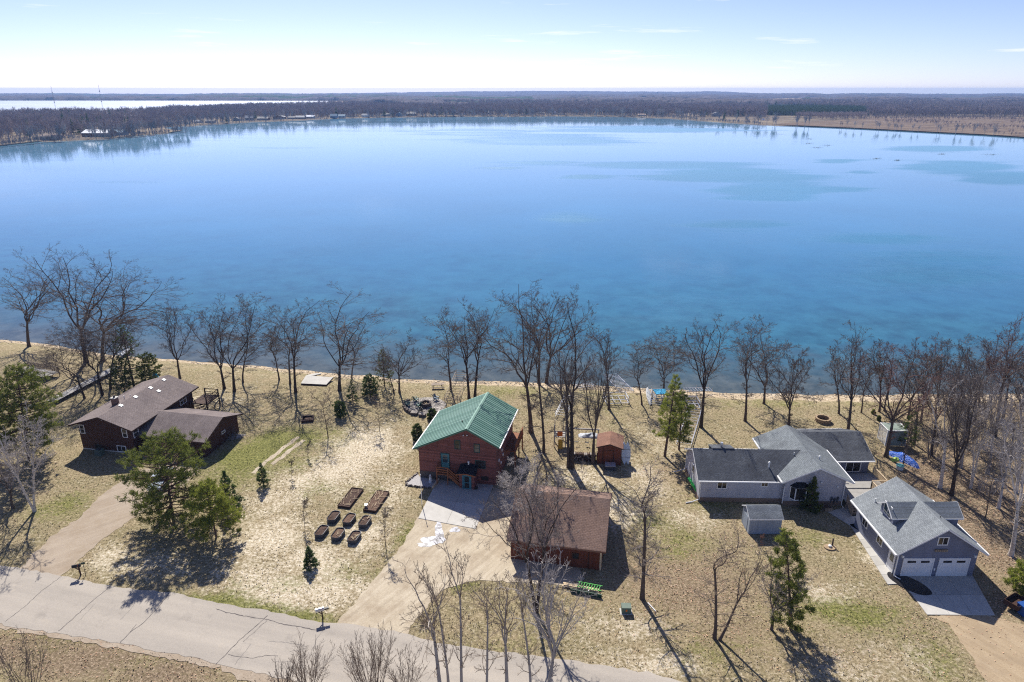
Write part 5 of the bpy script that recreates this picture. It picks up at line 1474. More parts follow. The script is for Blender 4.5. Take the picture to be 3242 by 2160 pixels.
# ---- conifers: trunk and limbs, crown of needle tufts
def conifer(seed, H, rad, profile, nb, tufts, nl=.26, nw=.035, nn=12, droop=.1, base=.15, trunk_r=.016, clump=1.0, rise=.35, lean=(0, 0)):
    rng = np.random.RandomState(seed)
    tt = np.linspace(0, 1, 9)
    wob = np.cumsum(rng.normal(0, .02, (9, 2)), 0) * H * .06
    ax = lambda t_: np.stack([np.interp(t_, tt, wob[:, 0]) + lean[0] * t_, np.interp(t_, tt, wob[:, 1]) + lean[1] * t_, H * t_], -1)
    tp = ax(tt)[None]; tp[0, 0, 2] = -.25
    tr = (H * trunk_r * (1 - .9 * tt))[None]
    t_ = base + (1 - base) * (np.arange(nb) + rng.rand(nb)) / nb
    t_ = np.clip(t_, 0, .985)
    pr = np.interp(t_, *zip(*profile)) * rad * rng.uniform(.62, 1.12, nb)
    a = np.arange(nb) * 2.4 + rng.uniform(-.6, .6, nb)
    st = ax(t_)
    m = 5
    d = np.stack([np.cos(a), np.sin(a), rise * (t_ - .4) * 1.6 - droop + rng.normal(0, .08, nb)], -1); d = nrm(d)
    P = [st]
    for j in range(m):
        P.append(P[-1] + d * (pr / m)[:, None]); d = nrm(d + rng.normal(0, .1, (nb, 3)) + np.array([0, 0, .10]))
    bp = np.stack(P, 1)
    br = np.maximum((pr * .018 + .012)[:, None] * np.linspace(1, .3, m + 1), .008)
    Tm = join([tubes(tp, tr, 9), tubes(bp, br, 4)])
    # tufts along the outer part of each limb, spread sideways into flat sprays
    k = np.maximum(2, (tufts * (pr / rad) ** 1.0).astype(int))
    bi = np.repeat(np.arange(nb), k)
    s = rng.beta(1.8, 1.0, len(bi)) * .78 + .24
    q = np.clip(s, 0, .999) * m; i = q.astype(int); f = (q - i)[:, None]
    c = bp[bi, i] * (1 - f) + bp[bi, i + 1] * f
    out = nrm(bp[bi, -1] - bp[bi, 0])
    side = nrm(np.cross(out, np.array([0, 0, 1.])))
    c = c + side * (rng.normal(0, .26, (len(bi), 1)) * pr[bi, None] * (1.15 - .7 * s[:, None])) * clump + np.array([0, 0, 1.]) * rng.normal(.02, .06, (len(bi), 1)) * np.sqrt(pr[bi, None] + .2)
    nt = len(c)
    dirs = nrm(out * .55 + np.array([0, 0, .45]) + rng.normal(0, .25, (nt, 3)))
    nd = nrm(dirs[:, None, :] * .75 + rng.normal(0, .62, (nt, nn, 3)))
    ln = nl * rng.uniform(.6, 1.15, (nt, nn, 1))
    w = nrm(np.cross(nd, rng.normal(0, 1, (nt, nn, 3)))) * nw
    b0 = c[:, None, :] + rng.normal(0, nl * .22, (nt, nn, 3))
    V = np.stack([b0 - w, b0 + w, b0 + nd * ln], 2).reshape(-1, 3)
    Fq = np.arange(nt * nn * 3).reshape(-1, 3)
    return Tm, (V, Fq)
PR_PINE = [(0, .3), (.2, .85), (.4, 1.0), (.65, .85), (.85, .5), (1, .12)]
PR_CONE = [(0, 1.0), (.15, 1.0), (.5, .62), (.8, .28), (1, .03)]
PR_ROUND = [(0, .7), (.25, 1.0), (.6, .9), (.85, .55), (1, .2)]
PR_COL = [(0, .8), (.3, 1.0), (.7, .75), (1, .15)]
def place_conifer(u, v, vt, half_px, seed, label, prof, leaf='pine', bark='bark_red', name='pine_tree', cat='pine tree', ut=None, nb=90, tufts=14, group=None, **kw):
    p = at_px(u, v)
    H = height_of(p, vt)
    lean = (0, 0)
    if ut is not None: lean = (((ut - CX) / F_PX) * depth(p + Vector((0, 0, H))) - p.x, 0)
    tm, nm = conifer(seed, H, half_px / ppm(p), prof, nb, tufts, lean=lean, **kw)
    root = thing(name, label, cat, p, 0, group)
    link('trunk', mesh_np('trunk', *tm, M[bark], smooth=True), root)
    link('crown', mesh_np('crown', *nm, M[leaf]), root)
    TREE_TRIS[0] += 2 * len(tm[1]) + len(nm[1])
    return root
place_conifer(550, 1655, 1378, 152, 1, 'big spreading pine standing before the ranch house', PR_PINE, 'pine', nb=104, tufts=22, base=.10, clump=.62, nl=.42, nn=16, ut=508)
place_conifer(685, 1702, 1532, 88, 2, 'shorter yellow green pine beside the big pine', PR_ROUND, 'pine_bright', nb=76, tufts=23, base=.22, nl=.32, nn=14)
place_conifer(728, 1608, 1492, 42, 3, 'dark spruce behind the yellow green pine', PR_CONE, 'spruce', name='spruce_tree', cat='spruce', nb=80, tufts=14, base=.03, nl=.2, nn=12, droop=.05)
place_conifer(835, 1540, 1467, 24, 4, 'small cone shaped spruce on the green strip of lawn', PR_CONE, 'spruce', name='spruce_tree', cat='spruce', nb=60, tufts=12, base=.08, nl=.16, nn=10, nw=.03)
place_conifer(983, 1795, 1732, 25, 5, 'small dark spruce below the round planters', PR_CONE, 'spruce', name='spruce_tree', cat='spruce', nb=60, tufts=13, base=.04, nl=.17, nn=10, nw=.03)
place_conifer(1118, 1277, 1203, 24, 6, 'young pine with open branches beside the broad oak', PR_CONE, 'spruce', nb=40, tufts=9, base=.12, nl=.22, nn=10)
place_conifer(1172, 1250, 1190, 32, 7, 'dark dome shaped spruce right of the broad oak', PR_ROUND, 'spruce', name='spruce_tree', cat='spruce', nb=70, tufts=14, base=.03, nl=.2)
place_conifer(1218, 1222, 1110, 30, 8, 'thin see through conifer at the water beside the dome spruce', PR_COL, 'cedar_leaf', name='conifer_tree', cat='conifer', nb=60, tufts=7, base=.10, nl=.22)
place_conifer(1078, 1320, 1272, 24, 9, 'low dark evergreen in the shadow of the broad oak', PR_ROUND, 'spruce', name='evergreen_shrub', cat='shrub', nb=50, tufts=12, base=.03, nl=.2)
place_conifer(1323, 1395, 1345, 21, 10, 'round dark bush at the left wall of the log house', PR_ROUND, 'shrub_leaf', name='evergreen_shrub', cat='shrub', nb=60, tufts=18, base=.02, nl=.15, nn=10, nw=.04, rise=.6)
place_conifer(1368, 1328, 1296, 18, 11, 'small dark bush between the fire pit and the log house roof', PR_ROUND, 'shrub_leaf', name='evergreen_shrub', cat='shrub', nb=50, tufts=16, base=.02, nl=.15, nn=10, nw=.04)
place_conifer(2104, 1445, 1188, 56, 12, 'tall sunlit pine in front of the ladder docks', [(0, .5), (.2, 1.0), (.35, .7), (.5, .9), (.75, .55), (1, .14)], 'pine_bright', nb=66, tufts=17, base=.24, nl=.30, ut=2140, nn=14)
place_conifer(2150, 1425, 1240, 48, 13, 'dark pine leaning against the tall sunlit one', PR_COL, 'pine', nb=80, tufts=15, base=.18, nl=.28, ut=2160)
place_conifer(2505, 1995, 1684, 66, 14, 'lone ragged pine at the front right lawn', [(0, .7), (.25, .95), (.5, .8), (.62, 1.0), (.85, .6), (1, .15)], 'pine', nb=58, tufts=16, base=.05, nl=.36, ut=2492, nn=15, clump=.7)
place_conifer(2563, 1612, 1510, 33, 15, 'pointed evergreen before the bay window of the grey house', PR_CONE, 'cedar_leaf', name='evergreen_tree', cat='conifer', nb=80, tufts=18, base=.02, nl=.18, nn=11, nw=.04)
place_conifer(428, 1238, 1030, 45, 16, 'tall dark cedar behind the ranch roof', PR_COL, 'shrub_leaf', name='cedar_tree', cat='cedar', nb=70, tufts=9, base=.15, nl=.24)
place_conifer(396, 1245, 1130, 36, 17, 'shaggy dark cedar left of the tall cedar', PR_COL, 'shrub_leaf', name='cedar_tree', cat='cedar', nb=60, tufts=12, base=.08, nl=.24)
place_conifer(482, 1222, 1120, 42, 18, 'broad olive cedar by the turquoise cover', PR_ROUND, 'cedar_leaf', name='cedar_tree', cat='cedar', nb=80, tufts=18, base=.05, nl=.22)
place_conifer(92, 1452, 1158, 112, 19, 'dense dark pine left of the ranch house', PR_PINE, 'pine', nb=130, tufts=24, base=.12, nl=.36, ut=52, nn=14)
place_conifer(-30, 1470, 1170, 90, 20, 'dark pine cut by the left edge', PR_PINE, 'pine', nb=120, tufts=22, base=.12, nl=.36, nn=14)
place_conifer(3236, 1880, 1770, 50, 21, 'light green pine at the right edge above the blue bin', PR_ROUND, 'pine_bright', nb=70, tufts=15, base=.05, nl=.30)
place_conifer(2868, 1420, 1300, 34, 22, 'thin drooping evergreen beside the lattice hut', PR_COL, 'shrub_leaf', name='evergreen_tree', cat='conifer', nb=50, tufts=7, base=.1, nl=.24)
for k, (x, y, s) in enumerate(((1103, 812, 13), (1148, 868, 15), (1195, 918, 15))):
    u, v = zD(x, y)
    place_conifer(u, v, v - s, 6.5, 30 + k, ('small round bush nearest the beach, first of three in a row', 'small round bush in the middle of a row of three on the lawn', 'small round bush next to the lattice hut, last of three')[k],
                  PR_ROUND, 'cedar_leaf' if k else 'pine_bright', name='round_bush', cat='bush', nb=30, tufts=12, base=.02, nl=.12, nn=8, nw=.04, group='small bushes on the right lawn')

# ---- leafless brush along the bottom edge: many stems from one root
def brush(u, v, vt, half_px, seed, label, n=26, twig='twig_buff', r=.009):
    p = G(u, v)
    rng = np.random.RandomState(seed)
    H = height_of(p, vt); sp = half_px / ppm(p)
    k = n
    a = rng.rand(k) * 6.28; rr_ = np.sqrt(rng.rand(k))
    b = np.stack([np.cos(a) * rr_ * sp * .45, np.sin(a) * rr_ * sp * .45, np.full(k, -.1)], 1)
    d = nrm(np.stack([np.cos(a) * rr_ * .38, np.sin(a) * rr_ * .38, np.ones(k)], 1) + rng.normal(0, .1, (k, 3)))
    L = H * rng.uniform(.6, 1.05, k)
    P = [b]
    for j in range(6):
        P.append(P[-1] + d * (L / 6)[:, None]); d = nrm(d + rng.normal(0, .07, (k, 3)))
    sP = np.stack(P, 1); sR = np.full((k, 7), 1.0) * np.linspace(.028, .01, 7)
    c1P, c1R = grow(rng, sP, sR, 9, .25, .98, (.3, .7), .34, .6, 3, .2, .12)
    c2P, c2R = grow(rng, c1P, c1R, 4, .2, 1., (.3, .8), .45, .7, 2, .15, .15)
    tm = tubes(sP, sR, 5)
    cm = join([tubes(c1P, np.maximum(c1R, r), 3), ribbons(rng, c2P, np.maximum(c2R, r))])
    root = thing('bare_shrub', label, 'shrub', p)
    link('stem', mesh_np('stem', *tm, M[twig]), root)
    link('crown', mesh_np('crown', *cm, M[twig]), root)
brush(975, 2195, 2052, 62, 1, 'leafless brush clump by the bottom edge, darkest at the left')
brush(1180, 2190, 2035, 80, 2, 'widest leafless brush clump at the middle of the bottom edge', 34)
brush(1290, 2200, 2075, 45, 3, 'low leafless brush right of the widest clump', 18)
brush(90, 2185, 2018, 58, 4, 'small leafless shrub in the bottom left corner', 12, 'twig')
brush(900, 2200, 2110, 40, 5, 'lowest brush at the road shoulder near the bottom edge', 14, 'twig')
brush(1345, 1972, 1938, 16, 6, 'dry twig pile where the driveway meets the grass island', 10, 'twig')
brush(3120, 1560, 1500, 50, 7, 'tangle of bare brush in the woods behind the garage', 24, 'twig_white')
brush(2960, 1450, 1330, 50, 8, 'bare thicket between the lattice hut and the right hand woods', 24, 'twig_grey')
brush(2825, 1330, 1290, 40, 9, 'low bare thicket beyond the small round bushes', 20, 'twig_grey')
brush(735, 1392, 1352, 22, 10, 'bare shrub at the end wall of the ranch garage', 14, 'twig')

# ------------------------------------------------------------------ yard things
def ang_between(p, q):
    return math.atan2(q.y - p.y, q.x - p.x)
# raised beds and round ended planters
b1 = [G(1070, 1604), G(1108, 1612), G(1150, 1556), G(1114, 1549)]
bed_dir = ((b1[3] - b1[0]) + (b1[2] - b1[1])).normalized()
bed_rz = math.atan2(bed_dir.y, bed_dir.x) - PI / 2
def wooden_bed(c, w, l, h, label, soil, extra):
    r = thing('garden_bed', label, 'garden bed', c, bed_rz, 'raised beds on the lawn')
    t = 0.06
    for x in (-w / 2, w / 2 - t): MB().box(x, x + t, -l / 2, l / 2, -.02, h).build('board', M['dark_wood'], r)
    for y in (-l / 2, l / 2 - t): MB().box(-w / 2 + t + .002, w / 2 - t - .002, y, y + t, -.02, h).build('board', M['dark_wood'], r)
    rng = random.Random(int(w * 100 + l * 10))
    m = MB()
    nx_, ny_ = 8, 16
    for j in range(ny_ + 1):
        for i in range(nx_ + 1):
            m.v.append((-w / 2 + t + (w - 2 * t) * i / nx_, -l / 2 + t + (l - 2 * t) * j / ny_, h - .08 + rng.uniform(-.03, .04)))
    for j in range(ny_):
        for i in range(nx_):
            q = j * (nx_ + 1) + i; m.f.append((q, q + 1, q + nx_ + 2, q + nx_ + 1)); m.mi.append(0)
    m.build('soil', M[soil], r)
    s = MB()
    for k in range(extra):
        x, y, a = rng.uniform(-w / 2 + .15, w / 2 - .15), rng.uniform(-l / 2 + .3, l / 2 - .3), rng.uniform(0, .5) + (PI / 2 if rng.random() < .7 else 0)
        s.bar((x, y, h - .02), (x + math.cos(a) * .7, y + math.sin(a) * .7, h + rng.uniform(-.02, .06)), .025)
    if extra: s.build('dry_stalks', M['pale_wood'], r)['kind'] = 'stuff'
    return r
wooden_bed((b1[0] + b1[2]) / 2, 1.5, 3.9, .28, 'long wooden raised bed with dark soil and dry stalks, left of the reddish long bed', 'soil', 14)
b2 = [G(1153, 1617), G(1192, 1627), G(1230, 1565), G(1194, 1562)]
wooden_bed((b2[0] + b2[2]) / 2, 1.55, 4.1, .30, 'long wooden raised bed covered with straw, the right hand long bed', 'mulch', 26)
def rounded(w, l, r, k=5):
    out = []
    for cx_, cy_, a0 in ((w / 2 - r, l / 2 - r, 0), (-w / 2 + r, l / 2 - r, 90), (-w / 2 + r, -l / 2 + r, 180), (w / 2 - r, -l / 2 + r, 270)):
        for j in range(k): a = R(a0 + 90 * j / (k - 1)); out.append((cx_ + r * math.cos(a), cy_ + r * math.sin(a)))
    return out
def planter(c, label, soil, extra, seed):
    r = thing('planter', label, 'planter', c, bed_rz, 'round ended metal planters')
    A, B = rounded(1.0, 1.8, .32), rounded(.93, 1.73, .29)
    n_ = len(A); h = .48
    m = MB()
    m.v = [(x, y, -.02) for x, y in A] + [(x, y, h) for x, y in A] + [(x, y, h) for x, y in B] + [(x, y, .1) for x, y in B]
    for i in range(n_):
        j = (i + 1) % n_
        m.f += [(i, j, n_ + j, n_ + i), (n_ + i, n_ + j, 2 * n_ + j, 2 * n_ + i), (2 * n_ + i, 2 * n_ + j, 3 * n_ + j, 3 * n_ + i)]
    m.mi = [0] * len(m.f)
    m.build('tub', M['galv'], r)
    rim = MB()
    rim.tube([(x, y, h) for x, y in A + A[:1]], .025, 5, caps=False)
    rim.build('rim', M['galv'], r)
    rng = random.Random(seed)
    s = MB()
    C_ = [(x * .98, y * .98) for x, y in B]
    s.add([(0, 0, h - .06)] + [(x, y, h - .1 + rng.uniform(-.02, .02)) for x, y in C_] + [(x * .55, y * .55, h - .08 + rng.uniform(-.03, .04)) for x, y in C_],
          [(0, n_ + 1 + i, n_ + 1 + (i + 1) % n_) for i in range(n_)] + [(n_ + 1 + i, 1 + i, 1 + (i + 1) % n_, n_ + 1 + (i + 1) % n_) for i in range(n_)])
    s.build('soil', M[soil], r)
    if extra:
        q = MB()
        for k in range(extra):
            x, y, a = rng.uniform(-.25, .25), rng.uniform(-.6, .6), rng.uniform(0, 3.1)
            q.bar((x, y, h - .03), (x + math.cos(a) * .5, y + math.sin(a) * .5, h + .02), .03)
        q.build('dry_stalks', M['pale_wood'], r)['kind'] = 'stuff'
for k, ((x, y), lab, so, ex) in enumerate((((672, 218), 'dark metal planter nearest the foot of the left long bed', 'soil', 0), ((800, 238), 'metal planter with reddish soil in the middle of the upper row of three', 'mulch', 0),
        ((930, 258), 'metal planter with twiggy soil at the right of the upper row', 'soil', 5), ((572, 340), 'plain dark soil metal planter at the left of the lower row', 'soil', 0),
        ((708, 362), 'metal planter full of rusty leaf mulch in the middle of the lower row', 'mulch', 4), ((842, 387), 'metal planter with pale sticks at the right of the lower row', 'soil', 9))):
    planter(G(*zB2(x, y)), lab, so, ex, k)
p = G(1160, 1612)
bk = thing('bucket', 'small pale bucket at the corner of the straw covered garden bed', 'bucket', (p.x, p.y, 0.0))
MB().tube([(0, 0, 0), (0, 0, .62)], [.15, .19], 12).build('pail', M['alu'], bk)
MB().tube([(.19 * math.cos(a), .19 * math.sin(a) * .2, .62 + .14 * math.sin(a)) for a in np.linspace(0, PI, 9)], .012, 5).build('handle', M['black'], bk)

# mailboxes by the road
def mailbox(u, v, label, colour, sign):
    r = thing('mailbox', label, 'mailbox', G(u, v), R(200), 'mailboxes along the road')
    MB().box(-.06, .06, -.06, .06, -.2, 1.05).bar((0, 0, .65), (.32, 0, 1.0), .07).build('post', M['dark_wood'], r)
    m = MB()
    prof = [(-.13, 0), (.13, 0), (.13, .16)] + [(.13 * math.cos(a), .16 + .13 * math.sin(a)) for a in np.linspace(.3, PI - .3, 6)] + [(-.13, .16)]
    n_ = len(prof)
    m.add([(-.2, y, 1.05 + z) for y, z in prof] + [(.55, y, 1.05 + z) for y, z in prof], [tuple(range(n_))[::-1], tuple(range(n_, 2 * n_))] + [(i, (i + 1) % n_, n_ + (i + 1) % n_, n_ + i) for i in range(n_)])
    m.build('box', M[colour], r)
    MB().box(.0, .02, .132, .15, 1.2, 1.5).build('flag', M['orange'], r)
    if sign:
        MB().tube([(-.45, .1, -.1), (-.45, .1, 1.5)], .025).build('sign_post', M['galv'], r)
        MB().box(-.62, -.28, .07, .095, 1.28, 1.5).build('number_plate', M['dark_green'], r)
    else:
        MB().box(-.62, -.22, -.1, .1, 1.06, 1.22).build('newspaper_box', M['black'], r)
mailbox(256, 1822, 'black mailbox with a green number plate by the left driveway', 'black', True)
mailbox(1022, 1962, 'pale mailbox on a dark post where the sandy driveway meets the road', 'alu', False)

# flagpole and garden bed at the log house
fp = thing('flagpole', 'slim white pole at the left corner of the concrete pad', 'pole', G(1336, 1600))
MB().tube([(0, 0, -.2), (0, 0, 4.0)], [.045, .03], 8).build('pole', M['white'], fp)
MB().sphere((0, 0, 4.05), .07).build('finial', M['white'], fp)
Pg = [G(1322, 1500), G(1287, 1528), G(1287, 1538), G(1370, 1548), G(1390, 1522), G(1330, 1512)]
gb = thing('stone_edged_bed', 'gravel garden bed edged with dark stones at the log house corner', 'garden bed', (sum(Pg, Vector()) / 6))
o0 = gb.location
n = NT('white_gravel'); f = n.noise(18, 4, 0.8); n.bump(f, .8, .04)
M['gravel'] = n.done(n.ramp(f, [(0.35, lin(110, 106, 104)), (0.6, lin(206, 202, 200))]), .9)
sh = sheet('gravel', [((p - o0).x, (p - o0).y) for p in Pg], .05, M['gravel'], gb)
rng = random.Random(4)
rock_me = []
for k in range(4):
    rock_me.append(MB().sphere((0, 0, 0), .16, 7, 5, .75, 0, .25, random.Random(k)).mesh('stone', M['dark_stone'] if k % 2 else M['stone']))
for (a, b) in ((Pg[0], Pg[1]), (Pg[1], Pg[2]), (Pg[2], Pg[3])):
    k = int((b - a).length / .26)
    for j in range(k):
        q = a.lerp(b, j / k) - o0
        s = link('stone', rock_me[rng.randrange(4)], gb, (q.x + rng.uniform(-.04, .04), q.y + rng.uniform(-.04, .04), .1), (rng.random(), 0, rng.random() * 6))
        s.scale = (1, rng.uniform(.7, 1.1), rng.uniform(.7, 1.1))
q = [p - o0 for p in (Pg[3], Pg[4])]
MB().bar((q[0].x, q[0].y, .18), (q[1].x, q[1].y, .18), .18, .36).build('timber_edge', M['pale_wood'], gb)
lh = thing('ornament', 'white lighthouse shaped ornament on the gravel bed', 'ornament', G(1363, 1526, .05))
MB().tube([(0, 0, 0), (0, 0, .75)], [.22, .13], 12).build('tower', M['white_plastic'], lh)
MB().tube([(0, 0, .752), (0, 0, .8)], [.2, .2], 12).build('gallery', M['alu'], lh)
MB().tube([(0, 0, .802), (0, 0, .95), (0, 0, 1.08)], [.1, .1, .02], 10).build('lantern', M['white_plastic'], lh)
for k, (u, v, lab) in enumerate(((1470, 1545, 'dark flower pot left of the porch door'), (1508, 1549, 'dark flower pot right of the porch door'))):
    r = thing('flower_pot', lab, 'flower pot', G(u, v, .07), 0, 'pots by the porch door')
    MB().tube([(0, 0, 0), (0, 0, .3)], [.14, .2], 12).build('pot', M['black'], r)
    MB().tube([(0, 0, .27), (0, 0, .302)], [.17, .17], 12).build('soil', M['soil'], r)

# fire pit patio with its chairs and stone seats
FP = G(1349, 1285)
pt = sheet('patio', [(FP.x + 3.0 * math.cos(a) * (1 + .03 * math.sin(7 * a)), FP.y + 3.0 * math.sin(a)) for a in np.linspace(0, 2 * PI, 40, endpoint=False)], .03, None)
n = NT('patio_pavers')
vo = n.n.new('ShaderNodeTexVoronoi'); vo.inputs['Scale'].default_value = 2.6; vo.feature = 'F1'
n.l.new(n.tc.outputs['Object'], vo.inputs['Vector'])
col = n.ramp(n.sep(vo.outputs['Color'])[0], [(0.2, lin(136, 130, 124)), (0.8, lin(186, 178, 168))])
ve = n.n.new('ShaderNodeTexVoronoi'); ve.inputs['Scale'].default_value = 2.6; ve.feature = 'DISTANCE_TO_EDGE'
n.l.new(n.tc.outputs['Object'], ve.inputs['Vector'])
g_ = n.step(ve.outputs['Distance'], .02, .07)
n.bump(g_, .6, .03)
M['pavers'] = n.done(n.mix(g_, lin(108, 100, 90), col), .9)
pt.data.materials.clear(); pt.data.materials.append(M['pavers'])
structure(pt)['label'] = 'round paved patio around the fire pit'
def stone_ring(name, label, c, rad, n_, rows, mat, bh=.18, bw=None, inner='soil'):
    r = thing(name, label, 'fire pit', c)
    for row in range(rows):
        me = MB()
        w_ = 2 * PI * rad / n_ * .94
        me.box(-w_ / 2, w_ / 2, -.13, .13, 0, bh - .012)
        mesh = me.mesh('stone', M[mat])
        for k in range(n_):
            a = 2 * PI * (k + .5 * (row % 2)) / n_
            link('stone', mesh, r, (rad * math.cos(a), rad * math.sin(a), row * bh), (0, 0, a + PI / 2 + rng.uniform(-.06, .06)))
    MB().tube([(0, 0, 0), (0, 0, .08)], [rad - .14, rad - .16], 16).build('ash_bed', M[inner], r)
    return r
fr = stone_ring('fire_pit', 'round block fire pit with pale logs on the paved patio', FP + Vector((-.05, 0, .03)), .72, 14, 3, 'dark_stone', .19)
for a in (0, 1.1, 2.3): MB().tube([(-.35 * math.cos(a), -.35 * math.sin(a), .2), (.35 * math.cos(a), .35 * math.sin(a), .34)], .06, 7).build('log', M['pale_wood'], fr)
def lawn_chair(u, v, rz, mat, label):
    r = thing('lawn_chair', label, 'chair', G(u, v, .03), rz, 'chairs round the fire pit')
    for x in (-.27, .27):
        MB().bar((x, -.32, 0), (x, -.28, .55), .06).build('leg', M[mat], r)
        MB().bar((x, .42, 0), (x, -.2, .36), .05, .1).build('leg', M[mat], r)
        MB().box(x - .07, x + .07, -.36, .35, .55, .59).build('arm', M[mat], r)
    MB().add([(-.25, -.34, .4), (.25, -.34, .4), (.25, .25, .27), (-.25, .25, .27), (-.25, -.34, .36), (.25, -.34, .36), (.25, .25, .23), (-.25, .25, .23)], [(0, 1, 2, 3), (7, 6, 5, 4), (0, 4, 5, 1), (1, 5, 6, 2), (2, 6, 7, 3), (3, 7, 4, 0)]).build('seat', M[mat], r)
    for k in range(5):
        x = -.24 + k * .12
        MB().bar((x, .24, .25), (x * 1.25, .52, 1.0 - abs(k - 2) * .05), .1, .025).build('slat', M[mat], r)
for u, v, rz, mt, lab in ((1317, 1270, 2.3, 'chair_green', 'dark green lawn chair at the upper left of the fire pit'), (1326, 1289, -2.1, 'chair_green', 'green lawn chair close to the left side of the fire pit'),
                         (1381, 1268, .9, 'chair_blue', 'blue grey lawn chair at the upper right of the fire pit'), (1291, 1285, 1.6, 'chair_green', 'dark lawn chair at the left rim of the patio'), (1331, 1304, -2.7, 'black', 'black lawn chair at the lower rim of the patio')):
    lawn_chair(u, v, rz, mt, lab)
sw = thing('seat_wall', 'low curved stone seat wall along the left rim of the fire pit patio', 'seat wall', FP)
bm_ = MB().box(-.24, .24, -.2, .2, 0, .42).mesh('stone', M['dark_stone'])
for a in np.linspace(PI * .86, PI * 1.28, 7): link('stone', bm_, sw, (3.25 * math.cos(a), 3.25 * math.sin(a), 0), (0, 0, a + PI / 2))
for (u, v, lab) in ((1312, 1312, 'square stone seat block at the lower left of the patio'), (1337, 1317, 'square stone seat block straight below the fire pit')):
    r = thing('stone_bench', lab, 'stone seat', G(u, v), rng.uniform(-.2, .2), 'stone seats by the fire pit')
    MB().box(-.45, .45, -.35, .35, 0, .32).build('block', M['dark_stone'], r); MB().box(-.5, .5, -.4, .4, .322, .42).build('cap_stone', M['stone'], r)

# square timber fire box, pale platform, tarps and other yard pieces
r = thing('sandbox', 'square dark timber frame box lying on the lawn', 'timber frame', G(*zB(457, 862)), .18)
for x in (-.75, .75): MB().box(x - .08, x + .08, -.83, .83, 0, .36).build('timber', M['dark_wood'], r)
for y in (-.75, .75): MB().box(-.665, .665, y - .08, y + .08, 0, .36).build('timber', M['dark_wood'], r)
MB().tube([(0, 0, 0), (0, 0, .16)], [.62, .6], 14).build('ash_bed', M['soil'], r)
pc = [G(*zB(400, 572)), G(*zB(610, 582)), G(*zB(668, 520)), G(*zB(442, 506))]
r = thing('platform', 'pale square platform on the lawn near the water', 'platform', sum(pc, Vector()) / 4)
q = [(p - r.location) for p in pc]
MB().prism([(p.x, p.y) for p in q], .0, .22).build('base_frame', M['dark_wood'], r)
for k in range(8):
    A, B = q[0].lerp(q[3], k / 8 + .006), q[1].lerp(q[2], k / 8 + .006)
    C2, D2 = q[1].lerp(q[2], (k + 1) / 8 - .006), q[0].lerp(q[3], (k + 1) / 8 - .006)
    MB().prism([(p.x, p.y) for p in (A, B, C2, D2)], .223, .27).build('board', M['concrete'], r)
for k, (x, y) in enumerate(((490, 495), (520, 488))):
    r = thing('flat_stone', ('pale flat stone slab behind the platform on the left', 'pale flat stone slab behind the platform nearest the water')[k], 'stone slab', at_px(*zB(x, y)))
    MB().prism(blob((0, 0), .9, .35, .3, k, 14, .15), 0, .14).build('slab', M['concrete'], r)

def ladder_dock(name, label, a, b, width, n_, mat='alu', z=.35, leg=True, cat='dock section', both=True):
    a, b = Vector(a), Vector(b)
    r = thing(name, label, cat, (a.x, a.y, a.z))
    d = (b - a); L = d.length; d = d.normalized(); s = Vector((-d.y, d.x, 0)).normalized() * width / 2
    up = Vector((0, 0, z))
    for sg in (-1, 1):
        MB().bar(s * sg + up, s * sg + d * L + up, .07, .09).build('rail', M[mat], r)
        if both: MB().bar(s * sg + up * .3, s * sg + d * L + up * .3, .05, .05).build('rail', M[mat], r)
    me = MB().bar(-s + up, s + up, .06, .05).mesh('rung', M[mat])
    for k in range(n_ + 1): link('rung', me, r, d * (L * k / n_))
    if leg:
        for sg in (-1, 1):
            for t_ in (0.02, .5, .98): MB().bar(s * sg + d * L * t_ + Vector((0, 0, -.05)), s * sg + d * L * t_ + Vector((0, 0, z + .5)), .05).build('leg', M[mat], r)
    return r
ladder_dock('arbor', 'leaning timber ladder frame on the lawn behind the log house roof', at_px(*zB(1640, 735)), at_px(*zB(1735, 495)), 2.0, 12, 'wood', 1.0)
ladder_dock('ladder_dock', 'long metal ladder dock frame lying on the lawn by the big pine', at_px(*zC(1735, 1080)), at_px(*zC(1830, 780)), 1.9, 13, 'alu', .5)
ladder_dock('ladder_dock', 'metal dock frame beside the play tower', at_px(*zC(715, 850)), at_px(*zC(790, 690)), 1.5, 8, 'alu', .6)
ladder_dock('ladder_dock', 'dock frame reaching out over the water by the boat lift', at_px(*zC(1270, 640)) , G(*zC(1130, 500), -.7), 2.2, 14, 'alu', .3)
ladder_dock('ladder_dock', 'short dock frame left of the boat lift on the beach', at_px(*zC(850, 610)), at_px(*zC(985, 590)), 1.5, 8, 'alu', .5)
ladder_dock('ladder_dock', 'dock frame standing beside the white canoe', at_px(*zC(1500, 770)), at_px(*zC(1510, 640)), 1.6, 8, 'alu', .8)
ladder_dock('ladder_dock', 'dock frame along the beach right of the big pine', at_px(*zC(1745, 660)), at_px(*zC(1955, 655)), 1.4, 9, 'alu', 1.0)
